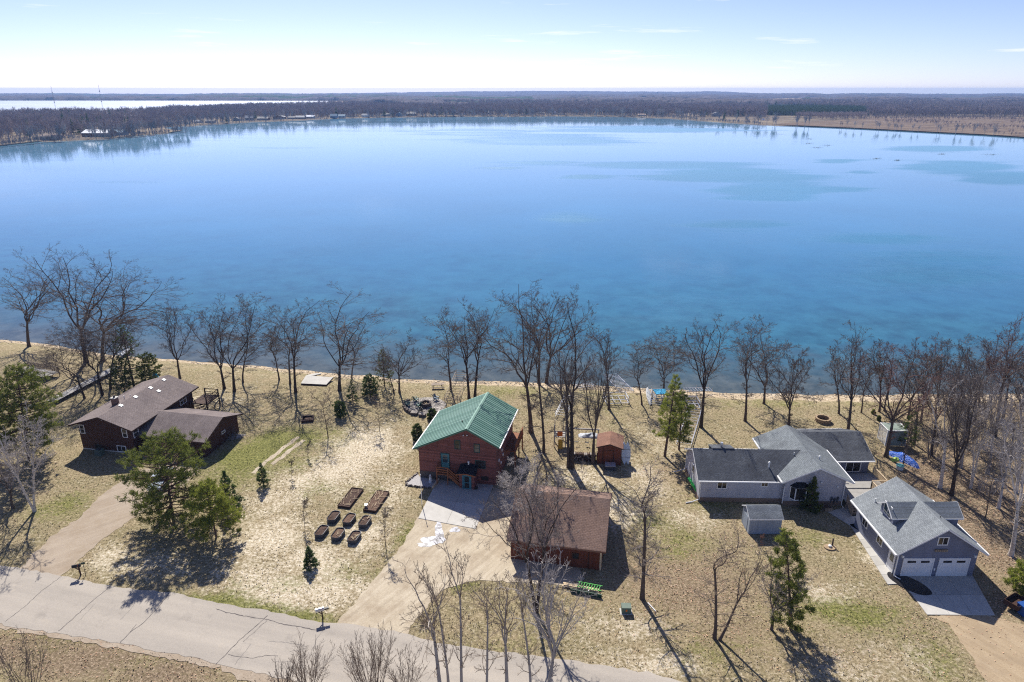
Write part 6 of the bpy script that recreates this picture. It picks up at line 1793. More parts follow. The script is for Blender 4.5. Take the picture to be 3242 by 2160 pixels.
def boat_lift(label, c, w, l, h, rz, canopy=None):
    r = thing('boat_lift', label, 'boat lift', c, rz, 'boat lifts ashore')
    for x in (-w / 2, w / 2):
        for y in (-l / 2, l / 2): MB().box(x - .06, x + .06, y - .06, y + .06, 0, h).build('post', M['alu'], r)
        for z in (.18, h * .6): MB().bar((x, -l / 2, z), (x, l / 2, z), .1).build('beam', M['alu'], r)
    for y in (-l / 2, l / 2):
        for z in (.22, h * .55): MB().bar((-w / 2, y, z), (w / 2, y, z), .1).build('beam', M['alu'], r)
    for x in (-.5, .5): MB().bar((x, -l / 2, .4), (x, l / 2, .4), .14, .08).build('bunk', M['grey_wood'], r)
    if canopy: MB().box(-w / 2, w / 2, -l / 2, l / 2, h + .002, h + .12).build('canopy', M[canopy], r)
boat_lift('open metal boat lift frame standing on the lawn near the water', at_px(*zC(1175, 705)), 3.4, 2.6, 1.5, .08)
boat_lift('boat lift with a pale blue cover beside the white canoe', at_px(*zC(1540, 700)), 1.9, 1.8, 1.4, .1, 'turquoise')
boat_lift('boat lift frame behind the big pine on the beach', at_px(*zC(1790, 740)), 2.4, 2.4, 1.5, .0)
def hull(name, label, cat, c, L, W, Hh, mat, rot, deck='white_plastic', inner=True):
    r = thing(name, label, cat, c)
    r.rotation_euler = rot
    m = MB(); ns, nr = 13, 8
    for i in range(ns):
        t_ = i / (ns - 1) * 2 - 1
        w_ = W / 2 * max(0.02, (1 - abs(t_) ** 2.4)); zz = Hh * .25 * t_ * t_
        for k in range(nr + 1):
            a = PI * k / nr
            m.v.append((-w_ * math.cos(a), t_ * L / 2, zz + Hh * (1 - math.sin(a) ** .8) if k not in (0, nr) else zz + Hh))
    for i in range(ns - 1):
        for k in range(nr):
            q_ = i * (nr + 1) + k; m.f.append((q_, q_ + 1, q_ + nr + 2, q_ + nr + 1)); m.mi.append(0)
    m.build('hull', M[mat], r, smooth=True)
    d = MB()
    for i in range(ns):
        t_ = i / (ns - 1) * 2 - 1
        w_ = W / 2 * max(0.02, (1 - abs(t_) ** 2.4)); zz = Hh * .25 * t_ * t_ + Hh * 1.0
        d.v += [(-w_, t_ * L / 2, zz), (0, t_ * L / 2, zz + Hh * .12), (w_, t_ * L / 2, zz)]
    for i in range(ns - 1):
        for k in range(2): d.f.append((i * 3 + k, i * 3 + k + 1, i * 3 + k + 4, i * 3 + k + 3)); d.mi.append(0)
    d.build('deck', M[deck], r)
    for y in (-.6, .5): MB().tube([(-W * .4, y, Hh * 1.06), (W * .4, y, Hh * 1.06)], .03, 6).build('thwart', M['black'], r)
    return r
hull('canoe', 'white overturned canoe leaning near the beach', 'canoe', at_px(*zC(1436, 690)) + Vector((0, 0, .35)), 4.6, .95, .35, 'white_plastic', (R(14), R(35), R(4)))
hull('kayak', 'green kayak leaning on the left end of the grey house', 'kayak', Vector((21.45, 70.6, .55)), 3.2, .75, .3, 'kayak_green', (R(2), R(62), R(8)), 'kayak_green')
for k, (x, y) in enumerate(((1238, 1212), (1268, 1212))):
    r = hull('paddle_board', ('white paddle board nearest the wall of the small brown shed', 'white paddle board leaning outermost by the small brown shed')[k], 'paddle board', G(*zC(x, y)) + Vector((0, .0, 1.35)), 3.0, .72, .1, 'pale_blue', (R(72), R(0), R(4)), 'pale_blue')

# firewood, shed box, playset
r = thing('firewood_pile', 'stack of split firewood beside the small brown shed', 'firewood', G(*zC(905, 1195)), -.08)
lg = [MB().tube([(0, 0, 0), (0, .55, 0)], .085, 6).mesh('log', M[m_]) for m_ in ('dark_wood', 'bark', 'bark_pale')]
rng = random.Random(9)
for row in range(6):
    for k in range(17):
        link('log', lg[rng.randrange(3)], r, (-1.6 + k * .19 + (row % 2) * .09, rng.uniform(-.3, -.1), .09 + row * .165), (0, rng.random() * 3, rng.uniform(-.05, .05)))
for x in (-1.8, 1.75): MB().box(x - .05, x + .05, -.2, .3, 0, 1.25).build('post', M['dark_wood'], r)
r = thing('storage_box', 'pale grey deck box in front of the small brown shed', 'box', G(*zC(1128, 1270)), -.1)
MB().box(-.62, .62, -.3, .35, 0, .55).build('body', M['galv'], r)
MB().add([(-.66, -.36, .552), (.66, -.36, .552), (.66, .4, .75), (-.66, .4, .75), (-.66, -.36, .61), (.66, -.36, .61), (.66, .4, .81), (-.66, .4, .81)], [(0, 3, 2, 1), (4, 5, 6, 7), (0, 1, 5, 4), (1, 2, 6, 5), (2, 3, 7, 6), (3, 0, 4, 7)]).build('lid', M['alu'], r)
pp = G(*zC(712, 1065))
r = thing('playset', 'grey play tower with an orange panel, yellow slide and a swing beam', 'playset', pp, -.1)
for x in (-.75, .75):
    for y in (-.75, .75): MB().box(x - .06, x + .06, y - .06, y + .06, 0, 3.3).build('post', M['grey_wood'], r)
MB().box(-.8, .8, -.8, .8, 1.5, 1.6).build('platform', M['grey_wood'], r)
for z in (1.75, 2.1, 2.4):
    m = MB()
    for a, b in (((-.75, -.8), (.75, -.8)), ((.8, -.75), (.8, .75)), ((-.8, -.75), (-.8, .75))): m.bar((*a, z), (*b, z), .04, .14)
    m.build('rail', M['grey_wood'], r)
MB().box(-.35, .35, -.86, -.83, 1.7, 2.4).build('panel', M['orange'], r)
m = MB()
for k in range(9):
    t_ = k / 8; m.v += [(-.3, -.8 - 1.6 * t_, 1.55 * (1 - t_) ** 1.3 + .1), (.3, -.8 - 1.6 * t_, 1.55 * (1 - t_) ** 1.3 + .1), (-.3, -.8 - 1.6 * t_, 1.55 * (1 - t_) ** 1.3 + .25), (.3, -.8 - 1.6 * t_, 1.55 * (1 - t_) ** 1.3 + .25)]
for k in range(8):
    q_ = 4 * k; m.f += [(q_, q_ + 1, q_ + 5, q_ + 4), (q_, q_ + 4, q_ + 6, q_ + 2), (q_ + 1, q_ + 3, q_ + 7, q_ + 5)]
m.mi = [0] * len(m.f); o = m.build('slide', M['yellow'], r, (.1, 0, -.3)); o.scale = (1, .6, .8)
MB().bar((.8, 0, 2.5), (5.2, 0, 2.5), .12, .16).build('swing_beam', M['grey_wood'], r)
for y in (-.9, .9): MB().bar((5.1, y, 0), (5.1, 0, 2.5), .1).build('leg', M['grey_wood'], r)
for x in (2.2, 3.6):
    for dx in (-.22, .22): MB().tube([(x + dx, 0, 2.45), (x + dx, 0, .55)], .012, 5).build('chain', M['galv'], r)
    MB().box(x - .25, x + .25, -.1, .1, .5, .55).build('swing_seat', M['black'], r)
def heap(name, label, cat, c, rx, ry, h, mat, seed, rot=0):
    rg = np.random.RandomState(seed)
    nr, na = 9, 28
    V = [(0, 0, h)]
    Fq = []
    for i in range(1, nr):
        t_ = i / (nr - 1)
        for k in range(na):
            a = 2 * PI * k / na
            w = 1 + .22 * math.sin(2 * a + seed) + .12 * math.sin(5 * a + seed)
            z = h * (1 - t_ ** 2.2) * (1 + .16 * math.sin(3 * a + t_ * 4 + seed)) * .8 + rg.uniform(-.05, .05) * h if i < nr - 1 else -.02
            V.append((rx * t_ * w * math.cos(a), ry * t_ * w * math.sin(a), max(z, -.02)))
    for k in range(na): Fq.append((0, 1 + k, 1 + (k + 1) % na))
    for i in range(nr - 2):
        for k in range(na): Fq.append((1 + i * na + k, 1 + (i + 1) * na + k, 1 + (i + 1) * na + (k + 1) % na, 1 + i * na + (k + 1) % na))
    o = MB().add(V, Fq).build(name, M[mat], None, c, True, (0, 0, rot))
    return tag(o, label, cat)
heap('tarp_pile', 'white tarpaulin heaped over something behind the small brown shed', 'tarp', G(*zC(970, 995)), 1.6, .9, .5, 'white_tarp', 2)
heap('tarp_pile', 'crumpled bright blue tarp over a long pile beside the woods', 'tarp', G(*zD(1352, 1190)), 1.0, 2.0, .9, 'tarp', 4, .35)
heap('bag', 'pale lime green bag lying left of the blue tarp', 'bag', G(*zD(1290, 1192)), .7, .55, .4, 'lime', 7)
heap('covered_grill', 'turquoise covered heap standing behind the ranch house roof', 'cover', at_px(*zA(1292, 530)), .7, .6, 1.5, 'turquoise', 3)
heap('brush_pile', 'dark heap of cut brush and stones by the ranch garage end wall', 'brush pile', G(*zA(1905, 1010)), 1.6, .9, .5, 'stone', 8, .5)
r = thing('barrel', 'small teal and white tub below the blue tarp', 'tub', G(*zD(1322, 1268)))
MB().tube([(0, 0, 0), (0, 0, .5)], [.4, .45], 14).build('tub', M['pale_blue'], r)
MB().tube([(0, 0, .502), (0, 0, .56)], [.47, .47], 14).build('lid', M['teal'], r)

M['screen'] = plain('grey_green_screen', lin(132, 144, 134), .8, .15)
# lattice hut, fire ring, bird bath, bins
r = thing('lattice_hut', 'white lattice sided garden hut at the edge of the woods', 'garden hut', G(*zD(1250, 1046)), -.05)
w_, l_, h_ = 2.6, 2.2, 2.3
for x in (-w_ / 2, w_ / 2):
    for y in (-l_ / 2, l_ / 2): MB().box(x - .05, x + .05, y - .05, y + .05, 0, h_).build('post', M['white'], r)
for k in range(9): MB().box(-w_ / 2 - .012, -w_ / 2 + .012, -l_ / 2 + .1 + k * .25, -l_ / 2 + .22 + k * .25, .05, h_ - .1).build('slat', M['white'], r)
MB().box(-w_ / 2 + .06, w_ / 2 - .06, -l_ / 2, -l_ / 2 + .03, .05, h_ - .1).build('front_screen', M['screen'], r)
MB().box(w_ / 2 - .02, w_ / 2 + .02, -l_ / 2 + .06, l_ / 2 - .06, .05, h_ - .1).build('side_screen', M['screen'], r)
m = MB()
m.bar((-w_ / 2, -l_ / 2, h_), (w_ / 2, -l_ / 2, h_), .1).bar((-w_ / 2, l_ / 2, h_), (w_ / 2, l_ / 2, h_), .1).bar((-w_ / 2, -l_ / 2, h_ + .05), (-w_ / 2, l_ / 2, h_ + .05), .1).bar((w_ / 2, -l_ / 2, h_ + .05), (w_ / 2, l_ / 2, h_ + .05), .1)
m.build('roof_frame', M['white'], r)
MB().box(-w_ / 2 + .06, w_ / 2 - .06, -l_ / 2 + .06, l_ / 2 - .06, h_ + .02, h_ + .04).build('roof_screen', M['screen'], r)
rng = random.Random(2)
stone_ring('fire_ring', 'round tan stone fire ring on the open lawn', G(*zD(686, 872)), .95, 14, 3, 'tan_stone', .2)
bp = G(*zD2(745, 455))
r = thing('bird_bath', 'stone disc with a pale bowl and a short stump on the right front lawn', 'bird bath', bp)
MB().prism(blob((0, 0), .62, .5, 0, 2, 18, .06), 0, .12).build('disc', M['tan_stone'], r)
MB().sphere((0, 0, .22), .2, 10, 6, .6).build('bowl', M['white_plastic'], r)
MB().tube([(.35, .25, 0), (.36, .27, .95)], [.1, .07], 8).build('stump', M['bark'], r)
r = thing('wheelie_bin', 'blue lidded bin cut by the right edge of the picture', 'bin', G(3236, 1945), .2)
MB().add([(-.3, -.35, .05), (.3, -.35, .05), (.3, .35, .05), (-.3, .35, .05), (-.36, -.42, 1.0), (.36, -.42, 1.0), (.36, .42, 1.0), (-.36, .42, 1.0)], [(0, 3, 2, 1), (4, 5, 6, 7), (0, 1, 5, 4), (1, 2, 6, 5), (2, 3, 7, 6), (3, 0, 4, 7)]).build('body', M['bin_blue'], r)
MB().box(-.4, .4, -.46, .46, 1.002, 1.08).build('lid', M['bin_blue'], r)
for x in (-.34, .34): MB().tube([(x - .03, .36, .12), (x + .03, .36, .12)], .12, 10).build('wheel', M['tyre'], r)
r = thing('trailer', 'dark small trailer standing behind the blue bin', 'trailer', G(3212, 1925), .5)
MB().box(-.9, .9, -.6, .6, .45, .55).build('bed', M['dark_wood'], r)
for x0, x1, y0, y1 in ((-.9, .9, -.64, -.602), (-.9, .9, .602, .64), (-.94, -.902, -.6, .6), (.902, .94, -.6, .6)): MB().box(x0, x1, y0, y1, .5, .95).build('side_board', M['dark_wood'], r)
for y in (-.7, .7): MB().tube([(0, y - .08, .3), (0, y + .08, .3)], .3, 14).build('wheel', M['tyre'], r)

# utility box, lumber, ac unit, car, walkway and left deck
r = thing('utility_box', 'green electrical transformer box on the front lawn', 'utility box', G(*zC2(1258, 985)), -.03)
MB().box(-.42, .42, -.32, .32, 0, .62).build('body', M['box_green'], r)
MB().box(-.44, .44, -.34, .36, .622, .7).build('lid', M['alu'], r).data.materials[0] = M['box_green']
MB().box(-.07, .07, -.335, -.321, .3, .5).build('warning_plate', M['orange'], r)
MB().box(-.55, .55, -.42, .42, -.02, .04).build('base_pad', M['concrete'], r)
la, lb = G(*zC2(680, 800)), G(*zC2(1090, 880))
rz = ang_between(la, lb)
r = thing('lumber_pile', 'pile of pale planks lying behind the brown garage corner', 'lumber pile', (la + lb) / 2 + Vector((0, .45, 0)), rz)
for k, (dy, z, l_) in enumerate(((0, .12, 3.6), (.2, .12, 3.2), (.4, .12, 3.5), (.1, .2, 3.3), (.3, .2, 2.6))): MB().box(-l_ / 2, l_ / 2, dy, dy + .17, z, z + .07).build('plank', M['pale_wood'], r)
for x in (-1.2, 1.2): MB().box(x - .08, x + .08, -.1, .7, 0, .118).build('bearer', M['dark_wood'], r)
r = thing('trellis', 'bright green lattice panel lying on the lumber pile', 'trellis', (la + lb) / 2 + Vector((.9, .65, .3)), rz)
for k in range(9): MB().bar((-1.1 + k * .25, -.3, 0), (-1.1 + k * .25 + .1, .42, .03), .05, .03).build('slat', M['trellis_green'], r)
for y in (-.3, .4): MB().bar((-1.2, y, .05), (1.2, y, .05), .06, .04).build('slat', M['trellis_green'], r)
r = thing('plow_blade', 'dark green steel blade lying before the lumber pile', 'plow blade', (la + lb) / 2 + Vector((.5, -.1, 0)), rz)
MB().box(-1.5, 1.5, -.05, .05, 0, .38).build('blade', M['dark_green'], r)
for x in (-1.0, 0, 1.0): MB().box(x - .04, x + .04, .052, .16, .0, .34).build('rib', M['dark_green'], r)
MB().tube([(.2, .2, .1), (.2, .2, .42)], .06).build('pin', M['white_plastic'], r)
r = thing('air_conditioner', 'pale air conditioning unit at the front wall of the ranch house', 'air conditioner', G(*zA(828, 1148)), -.18)
MB().box(-.42, .42, -.38, .38, 0, .8).build('casing', M['box_green'], r)
MB().tube([(0, 0, .802), (0, 0, .83)], [.33, .3], 16).build('fan_guard', M['galv'], r)
for k in range(6): MB().box(-.36, .36, -.39, -.381, .1 + k * .11, .15 + k * .11).build('louvre', M['galv'], r)
r = thing('parked_car', 'silver car parked behind the big pine by the ranch house', 'car', G(512, 1530), bed_rz + .35)
prof = [(-2.2, .35), (-2.25, .75), (-1.3, .92), (-.75, 1.38), (.75, 1.42), (1.5, 1.0), (2.2, .9), (2.25, .38)]
m = MB(); n_ = len(prof)
for s_, ins in ((-.88, .0), (.88, .0)):
    for i, (y, z) in enumerate(prof): m.v.append((s_ * (.82 if z > 1.1 else 1), y, z))
m.f += [tuple(range(n_))[::-1], tuple(range(n_, 2 * n_))] + [(i, (i + 1) % n_, n_ + (i + 1) % n_, n_ + i) for i in range(n_)]; m.mi = [0] * len(m.f)
m.build('body', M['car_paint'], r)
MB().add([(-.66, -1.26, .96), (.66, -1.26, .96), (.6, -.8, 1.36), (-.6, -.8, 1.36)], [(0, 1, 2, 3)]).build('windscreen', M['glass'], r, (0, -.03, .03))
MB().add([(-.62, .82, 1.38), (.62, .82, 1.38), (.7, 1.46, 1.03), (-.7, 1.46, 1.03)], [(0, 1, 2, 3)]).build('rear_window', M['glass'], r, (0, .03, .03))
for s_ in (-1, 1): MB().add([(s_ * .9, -1.0, 1.0), (s_ * .9, 1.2, 1.02), (s_ * .76, .7, 1.36), (s_ * .76, -.65, 1.33)], [(0, 1, 2, 3)]).build('side_window', M['glass'], r)
for x in (-.86, .86):
    for y in (-1.4, 1.4):
        w = MB().tube([(x - .1, y, .33), (x + .1, y, .33)], .33, 16).build('wheel', M['tyre'], r)
        MB().tube([(x - .115, y, .33), (x + .115, y, .33)], .2, 12).build('rim', M['alu'], w)
def walkway(name, label, a, b, w, h, n_, mat, cat):
    a, b = Vector(a), Vector(b)
    d = (b - a); L = Vector((d.x, d.y)).length
    r = thing(name, label, cat, a, math.atan2(d.y, d.x) - PI / 2)
    st = L / n_
    for k in range(n_):
        if k % 8 == 0: MB().box(-w / 2 + .1, -w / 2 + .2, k * st, k * st + .1, -.3, h - .05).box(w / 2 - .2, w / 2 - .1, k * st, k * st + .1, -.3, h - .05).build('post', M['dark_wood'], r)
    bm2 = MB().box(-w / 2, w / 2, 0, st * .94, h - .05, h).mesh('board', M[mat])
    for k in range(n_): link('board', bm2, r, (0, k * st, 0))
    for x in (-w / 2 + .15, w / 2 - .15): MB().box(x - .04, x + .04, 0, L, h - .2, h - .052).build('joist', M['dark_wood'], r)
    return r
walkway('boardwalk', 'long pale boardwalk running across the lawn to the water behind the ranch house', G(*zA(425, 735)), G(*zA(985, 440)), 1.5, .55, 64, 'grey_wood', 'boardwalk')
walkway('dock_section', 'grey dock section stored by the water right of the boardwalk', at_px(*zA(1000, 345)), at_px(*zA(1090, 300)), 1.3, .6, 14, 'alu', 'dock section')
ladder_dock('ladder_dock', 'pale dock frame stored at the shore behind the dark cedars', at_px(*zA(990, 305)), at_px(*zA(1075, 262)), 1.3, 8, 'alu', .7)
dk_a, dk_b = G(*zA(300, 560)), G(*zA(430, 505))
r = walkway('deck_ramp', 'grey wooden deck ramp with railings by the dense pine on the left', G(*zA(185, 470)), G(*zA(440, 520)), 2.4, .7, 40, 'grey_wood', 'deck ramp')
rl = MB()
L_ = (G(*zA(440, 520)) - G(*zA(185, 470))).length
railing(rl, (-1.2, 0), (-1.2, L_), .7, .7, .9, .2); railing(rl, (1.2, 1.5), (1.2, L_), .7, .7, .9, .2); railing(rl, (-1.2, L_), (1.2, L_), .7, .7, .9, .2)
rl.build('railing', M['wood'], r)
r = thing('picnic_table', 'dark picnic table on the lawn left of the leaning ladder frame', 'picnic table', at_px(*zB(1530, 600)), .2)
for y in (-.28, 0, .28): MB().box(-1.0, 1.0, y - .13, y + .13, .72, .77).build('plank', M['wood'], r)
for y in (-.75, .75): MB().box(-1.0, 1.0, y - .14, y + .14, .42, .47).build('bench', M['wood'], r)
for x in (-.7, .7):
    MB().bar((x, -.7, 0), (x, -.2, .72), .06, .1).bar((x, .7, 0), (x, .2, .72), .06, .1).bar((x, -.85, .4), (x, .85, .4), .06, .1).build('leg_frame', M['dark_wood'], r)
r = thing('planter_box', 'small wooden planter box by the foundation right of the pointed evergreen', 'planter', G(2140 + 1762 * .2719, 1300 + 1165 * .2719))
MB().box(-.4, .4, -.3, .3, 0, .5).build('box', M['wood'], r); MB().box(-.36, .36, -.26, .26, .5, .52).build('soil', M['soil'], r)
r = thing('white_pipe', 'white downspout extension dropped on the grass at the big diagonal tree shadow', 'pipe', G(*zC2(1440, 915)))
q = G(*zC2(1505, 985)) - r.location
MB().tube([(0, 0, .06), (q.x, q.y, .06)], .05, 8).build('pipe', M['white'], r)

# stones along the shore and drift line
rng = np.random.RandomState(3)
def scatter_mesh(name, label, pts, size, mat, seed, kind='stuff'):
    rg = np.random.RandomState(seed)
    base_v = np.array([(1, 0, 0), (0, 1, 0), (-1, 0, 0), (0, -1, 0), (0, 0, 1), (0, 0, -1), ], float)
    base_f = np.array([(0, 1, 4), (1, 2, 4), (2, 3, 4), (3, 0, 4), (1, 0, 5), (2, 1, 5), (3, 2, 5), (0, 3, 5)])
    N = len(pts)
    S = size * rg.uniform(.5, 1.5, (N, 1, 3)) * np.array([1, 1, .6])
    a = rg.rand(N) * 6.28
    B = base_v[None] * rg.uniform(.7, 1.2, (N, 6, 1)) * S
    V = np.stack([B[..., 0] * np.cos(a)[:, None] - B[..., 1] * np.sin(a)[:, None], B[..., 0] * np.sin(a)[:, None] + B[..., 1] * np.cos(a)[:, None], B[..., 2]], -1) + np.asarray(pts)[:, None, :]
    Fq = (base_f[None] + (np.arange(N) * 6)[:, None, None]).reshape(-1, 3)
    o = link(name, mesh_np(name, V.reshape(-1, 3), Fq, mat))
    o['kind'] = kind; o['label'] = label
    return o
x = rng.uniform(-110, 110, 2600); d = rng.normal(1.0, .8, 2600)
dens_ = np.interp(x, [-110, -60, -30, -10, 5, 40, 100], [.3, .3, .6, 1, 1, .6, .5])
k_ = rng.rand(2600) < dens_
x, d = x[k_], d[k_]
scatter_mesh('shore_stones', 'small stones and drift along the waterline', np.stack([x, shore_y(x) - d, lawn_z(d) + .02], 1), .12, M['stone'], 4)
def inside(px, py, poly):
    c = np.zeros(len(px), bool); j = len(poly) - 1
    for i in range(len(poly)):
        xi, yi = poly[i]; xj, yj = poly[j]
        c ^= ((yi > py) != (yj > py)) & (px < (xj - xi) * (py - yi) / (yj - yi + 1e-12) + xi); j = i
    return c
# fallen leaves: flat flakes on the right hand lots and in the woods
def flakes(name, label, pts, size, mat, seed):
    rg = np.random.RandomState(seed)
    N = len(pts)
    a = rg.rand(N) * 6.28; s = size * rg.uniform(.6, 1.4, N)
    u_ = np.stack([np.cos(a) * s, np.sin(a) * s, rg.normal(0, .35, N) * s], 1); w_ = np.stack([-np.sin(a) * s * .7, np.cos(a) * s * .7, rg.normal(0, .35, N) * s], 1)
    P = np.asarray(pts)
    V = np.stack([P - u_, P - w_, P + u_, P + w_], 1).reshape(-1, 3)
    Fq = np.arange(N * 4).reshape(-1, 4)
    o = link(name, mesh_np(name, V, Fq, mat))
    o['kind'] = 'stuff'; o['label'] = label
    return o
n = NT('dead_leaf')
M['leaf'] = n.done(n.ramp(n.noise(3.1, 3, .8), [(0.3, lin(130, 92, 68)), (0.5, lin(200, 162, 132)), (0.7, lin(226, 198, 170))]), .9, spec=.1)
X = rng.uniform(-70, 90, 160000); Y = rng.uniform(38, 100, 160000)
w = zone(X, Y, ZL)
keep = (rng.rand(len(X)) < np.minimum(w, .9) * np.where(Y < 47, .25, .7)) & (Y < shore_y(X) - 4)
for poly in (road_poly, px_poly(drive_c), px_poly(drive_l)): keep &= ~inside(X, Y, poly)
X, Y = X[keep], Y[keep]
flakes('fallen_leaves', 'dry brown leaves scattered over the right hand lawns', np.stack([X, Y, np.full_like(X, .05)], 1), .058, M['leaf'], 5)
# grass: small dry tufts standing on the lawn
N = 120000
X = rng.uniform(-75, 80, N); Y = 36 + (rng.rand(N) ** 1.3) * 66
keep = (Y < shore_y(X) - 3.5) & (fbm(X * .7, Y * .7) > .42)
for poly in (road_poly, px_poly(drive_c), px_poly(drive_l), px_poly(drive_r), px_poly([(1324, 1642), (1506, 1676), (1563, 1537), (1385, 1521)]), px_poly([(2935, 1948), (3150, 1950), (3079, 1824), (2843, 1826)]), px_poly([(2810, 1852), (2850, 1850), (2722, 1655), (2690, 1662)]), px_poly([(2715, 1680), (2724, 1654), (2692, 1602), (2621, 1622)])):
    keep &= ~inside(X, Y, poly)
for q_ in ((-11.38, 73.45, -0.21, 9.68, 9.6), (-57.18, 80.48, -0.18, 7.88, 12.8), (-45.3, 87.05, -1.772, 7.45, 7.1), (31.18, 67.35, -.012, 6.78, 9.3), qW[:5], qE[:5], (37.62, 55.07, .004, 7.71, 8.3), (1.81, 67.45, -1.768, 9.9, 9.2), (10.9, 76.58, -.163, 3, 3.26), (25.45, 64.15, -1.565, 2.3, 3.45)):
    c_, s_ = math.cos(q_[2]), math.sin(q_[2])
    a_ = (X - q_[0]) * c_ + (Y - q_[1]) * s_; b_ = -(X - q_[0]) * s_ + (Y - q_[1]) * c_
    keep &= ~((a_ > -.1) & (a_ < q_[3] + .1) & (b_ > -.1) & (b_ < q_[4] + .1))
X, Y = X[keep], Y[keep]; N = len(X)
a = rng.rand(N) * 6.28; hgt_ = rng.uniform(.05, .14, N); wd_ = rng.uniform(.03, .07, N)
P0 = np.stack([X, Y, np.full(N, -.01)], 1); U = np.stack([np.cos(a) * wd_, np.sin(a) * wd_, np.zeros(N)], 1)
tip = P0 + np.stack([rng.normal(0, .05, N), rng.normal(0, .05, N), hgt_], 1)
V = np.stack([P0 - U, P0 + U, tip], 1).reshape(-1, 3)
zz = np.stack([zone(X, Y, ZG), zone(X, Y, ZP), zone(X, Y, ZL), np.ones(N)], -1)
gm = mesh_np('grass', V, np.arange(N * 3).reshape(-1, 3), M['lawn'], {'zone': ('FLOAT_COLOR', np.repeat(zz, 3, 0)), 'sand': ('FLOAT', np.zeros(N * 3))})
g_o = link('grass', gm); g_o['kind'] = 'stuff'; g_o['label'] = 'short dry grass tufts on the lawns'

# ------------------------------------------------------------------ the far side of the lake
far_px = [(-700, 560), (-300, 500), (0, 463), (60, 457), (122, 450), (244, 445), (348, 440), (453, 429), (522, 423), (556, 418), (520, 413), (497, 406), (557, 401), (662, 395), (800, 387), (939, 382), (1079, 375), (1218, 372.6), (1357, 371),
          (1497, 369), (1620, 370), (1774, 368), (1948, 370), (2122, 376), (2297, 389), (2422, 397), (2561, 401), (2701, 407), (2840, 414), (2979, 421), (3119, 428), (3242, 436), (3500, 452), (3900, 480)]
FW = [G(u, v, WATER_Z) for u, v in far_px]
def refine(P, step, jit, seed):
    rg = random.Random(seed); out = []
    for i in range(len(P) - 1):
        k = max(1, int((P[i + 1] - P[i]).length / step))
        for j in range(k): out.append(P[i].lerp(P[i + 1], j / k) + Vector((rg.uniform(-jit, jit), rg.uniform(-jit, jit), 0)))
    return out + [P[-1]]
FS = refine(FW, 14, 2.0, 3)
inner = [p + Vector((0, 12, 0)) for p in FS]
n = NT('far_shore_ground')
col = n.ramp(n.noise(0.02, 6, 0.7), [(0.3, lin(92, 84, 78)), (0.5, lin(120, 108, 94)), (0.7, lin(156, 142, 118))])
M['far_ground'] = n.done(col, .95, spec=.05)
m = MB()
k = len(FS)
for p in FS: m.v.append((p.x, p.y - 2.0, -1.4))
for p in FS: m.v.append((p.x, p.y, -.85))
for p in inner: m.v.append((p.x, p.y, 0.0))
for i in range(k - 1):
    for r_ in range(2): m.f.append((r_ * k + i, r_ * k + i + 1, (r_ + 1) * k + i + 1, (r_ + 1) * k + i)); m.mi.append(0)
poly = [(p.x, p.y) for p in inner] + [(7500, FS[-1].y + 1500), (7500, 2600), (-7500, 2600), (-7500, FS[0].y + 1500)]
off = len(m.v)
m.v += [(x, y, 0.0) for x, y in poly]
for tr in tessellate_polygon([[Vector((x, y, 0)) for x, y in poly]]):
    a, b, c = [Vector((*poly[i], 0)) for i in tr]
    m.f.append(tuple(off + i for i in (tr if (b - a).cross(c - a).z > 0 else tr[::-1]))); m.mi.append(0)
fs = structure(m.build('far_shore', M['far_ground']))
fs['label'] = 'wooded far shore of the lake'
# the plain beyond, following the curve of the earth
def curve_z(x, y): return -(np.asarray(x) ** 2 + np.asarray(y) ** 2) / 1.28e7
gx, gy = np.meshgrid(np.linspace(-7500, 7500, 60), np.linspace(2500, 7080, 40))
ii = (np.arange(39)[:, None] * 60 + np.arange(59)[None, :]).ravel()
structure(link('plain', mesh_np('plain', np.stack([gx, gy, curve_z(gx, gy) + .3], -1).reshape(-1, 3), np.stack([ii, ii + 1, ii + 61, ii + 60], -1), M['field'])))['label'] = 'flat farm and wood land fading to the horizon'
# brown marsh on the right shore
n = NT('brown_marsh')
col = n.ramp(n.noise(0.03, 6, .7, n.coords((1, 2.2, 1))), [(0.3, lin(88, 76, 68)), (0.5, lin(116, 100, 88)), (0.7, lin(150, 134, 112))])
M['marsh'] = n.done(col, .95, spec=.05)
mp = [(2440, 394), (2561, 399), (2701, 405), (2840, 412), (2979, 419), (3119, 426), (3242, 434), (3600, 456), (3600, 374), (3242, 371), (2980, 371), (2830, 373), (2760, 372), (2640, 382), (2520, 388)]
structure(sheet('marsh', [tuple(G(u, v, 0)[:2]) for u, v in mp], .12, M['marsh']))['label'] = 'brown marsh along the right far shore'
# second lake, drawn with a pale mottled surface
n = NT('pale_lake_surface')
M['lake_pale'] = n.done(n.ramp(n.noise(0.003, 4, .6, n.coords((.3, 1.5, 1))), [(0.35, lin(176, 184, 196)), (0.65, lin(206, 212, 220))]), .35, spec=.5)
PALE_LAKE_Z = .5
ip = [(-6000, 1250), (-900, 1230), (-680, 1500), (-600, 2000), (-590, 2400), (-720, 2950), (-1500, 3020), (-6000, 3100)]
structure(sheet('pale_lake', ip, PALE_LAKE_Z, M['lake_pale']))['label'] = 'pale lake beyond the left peninsula'
PALE_LAKE_Z = -1.2
ip = [(2600, 4100), (7000, 4000), (7000, 4600), (2700, 4500)]
structure(sheet('pale_lake', ip, PALE_LAKE_Z, M['lake_pale']))['label'] = 'thin pale strip of water near the right horizon'

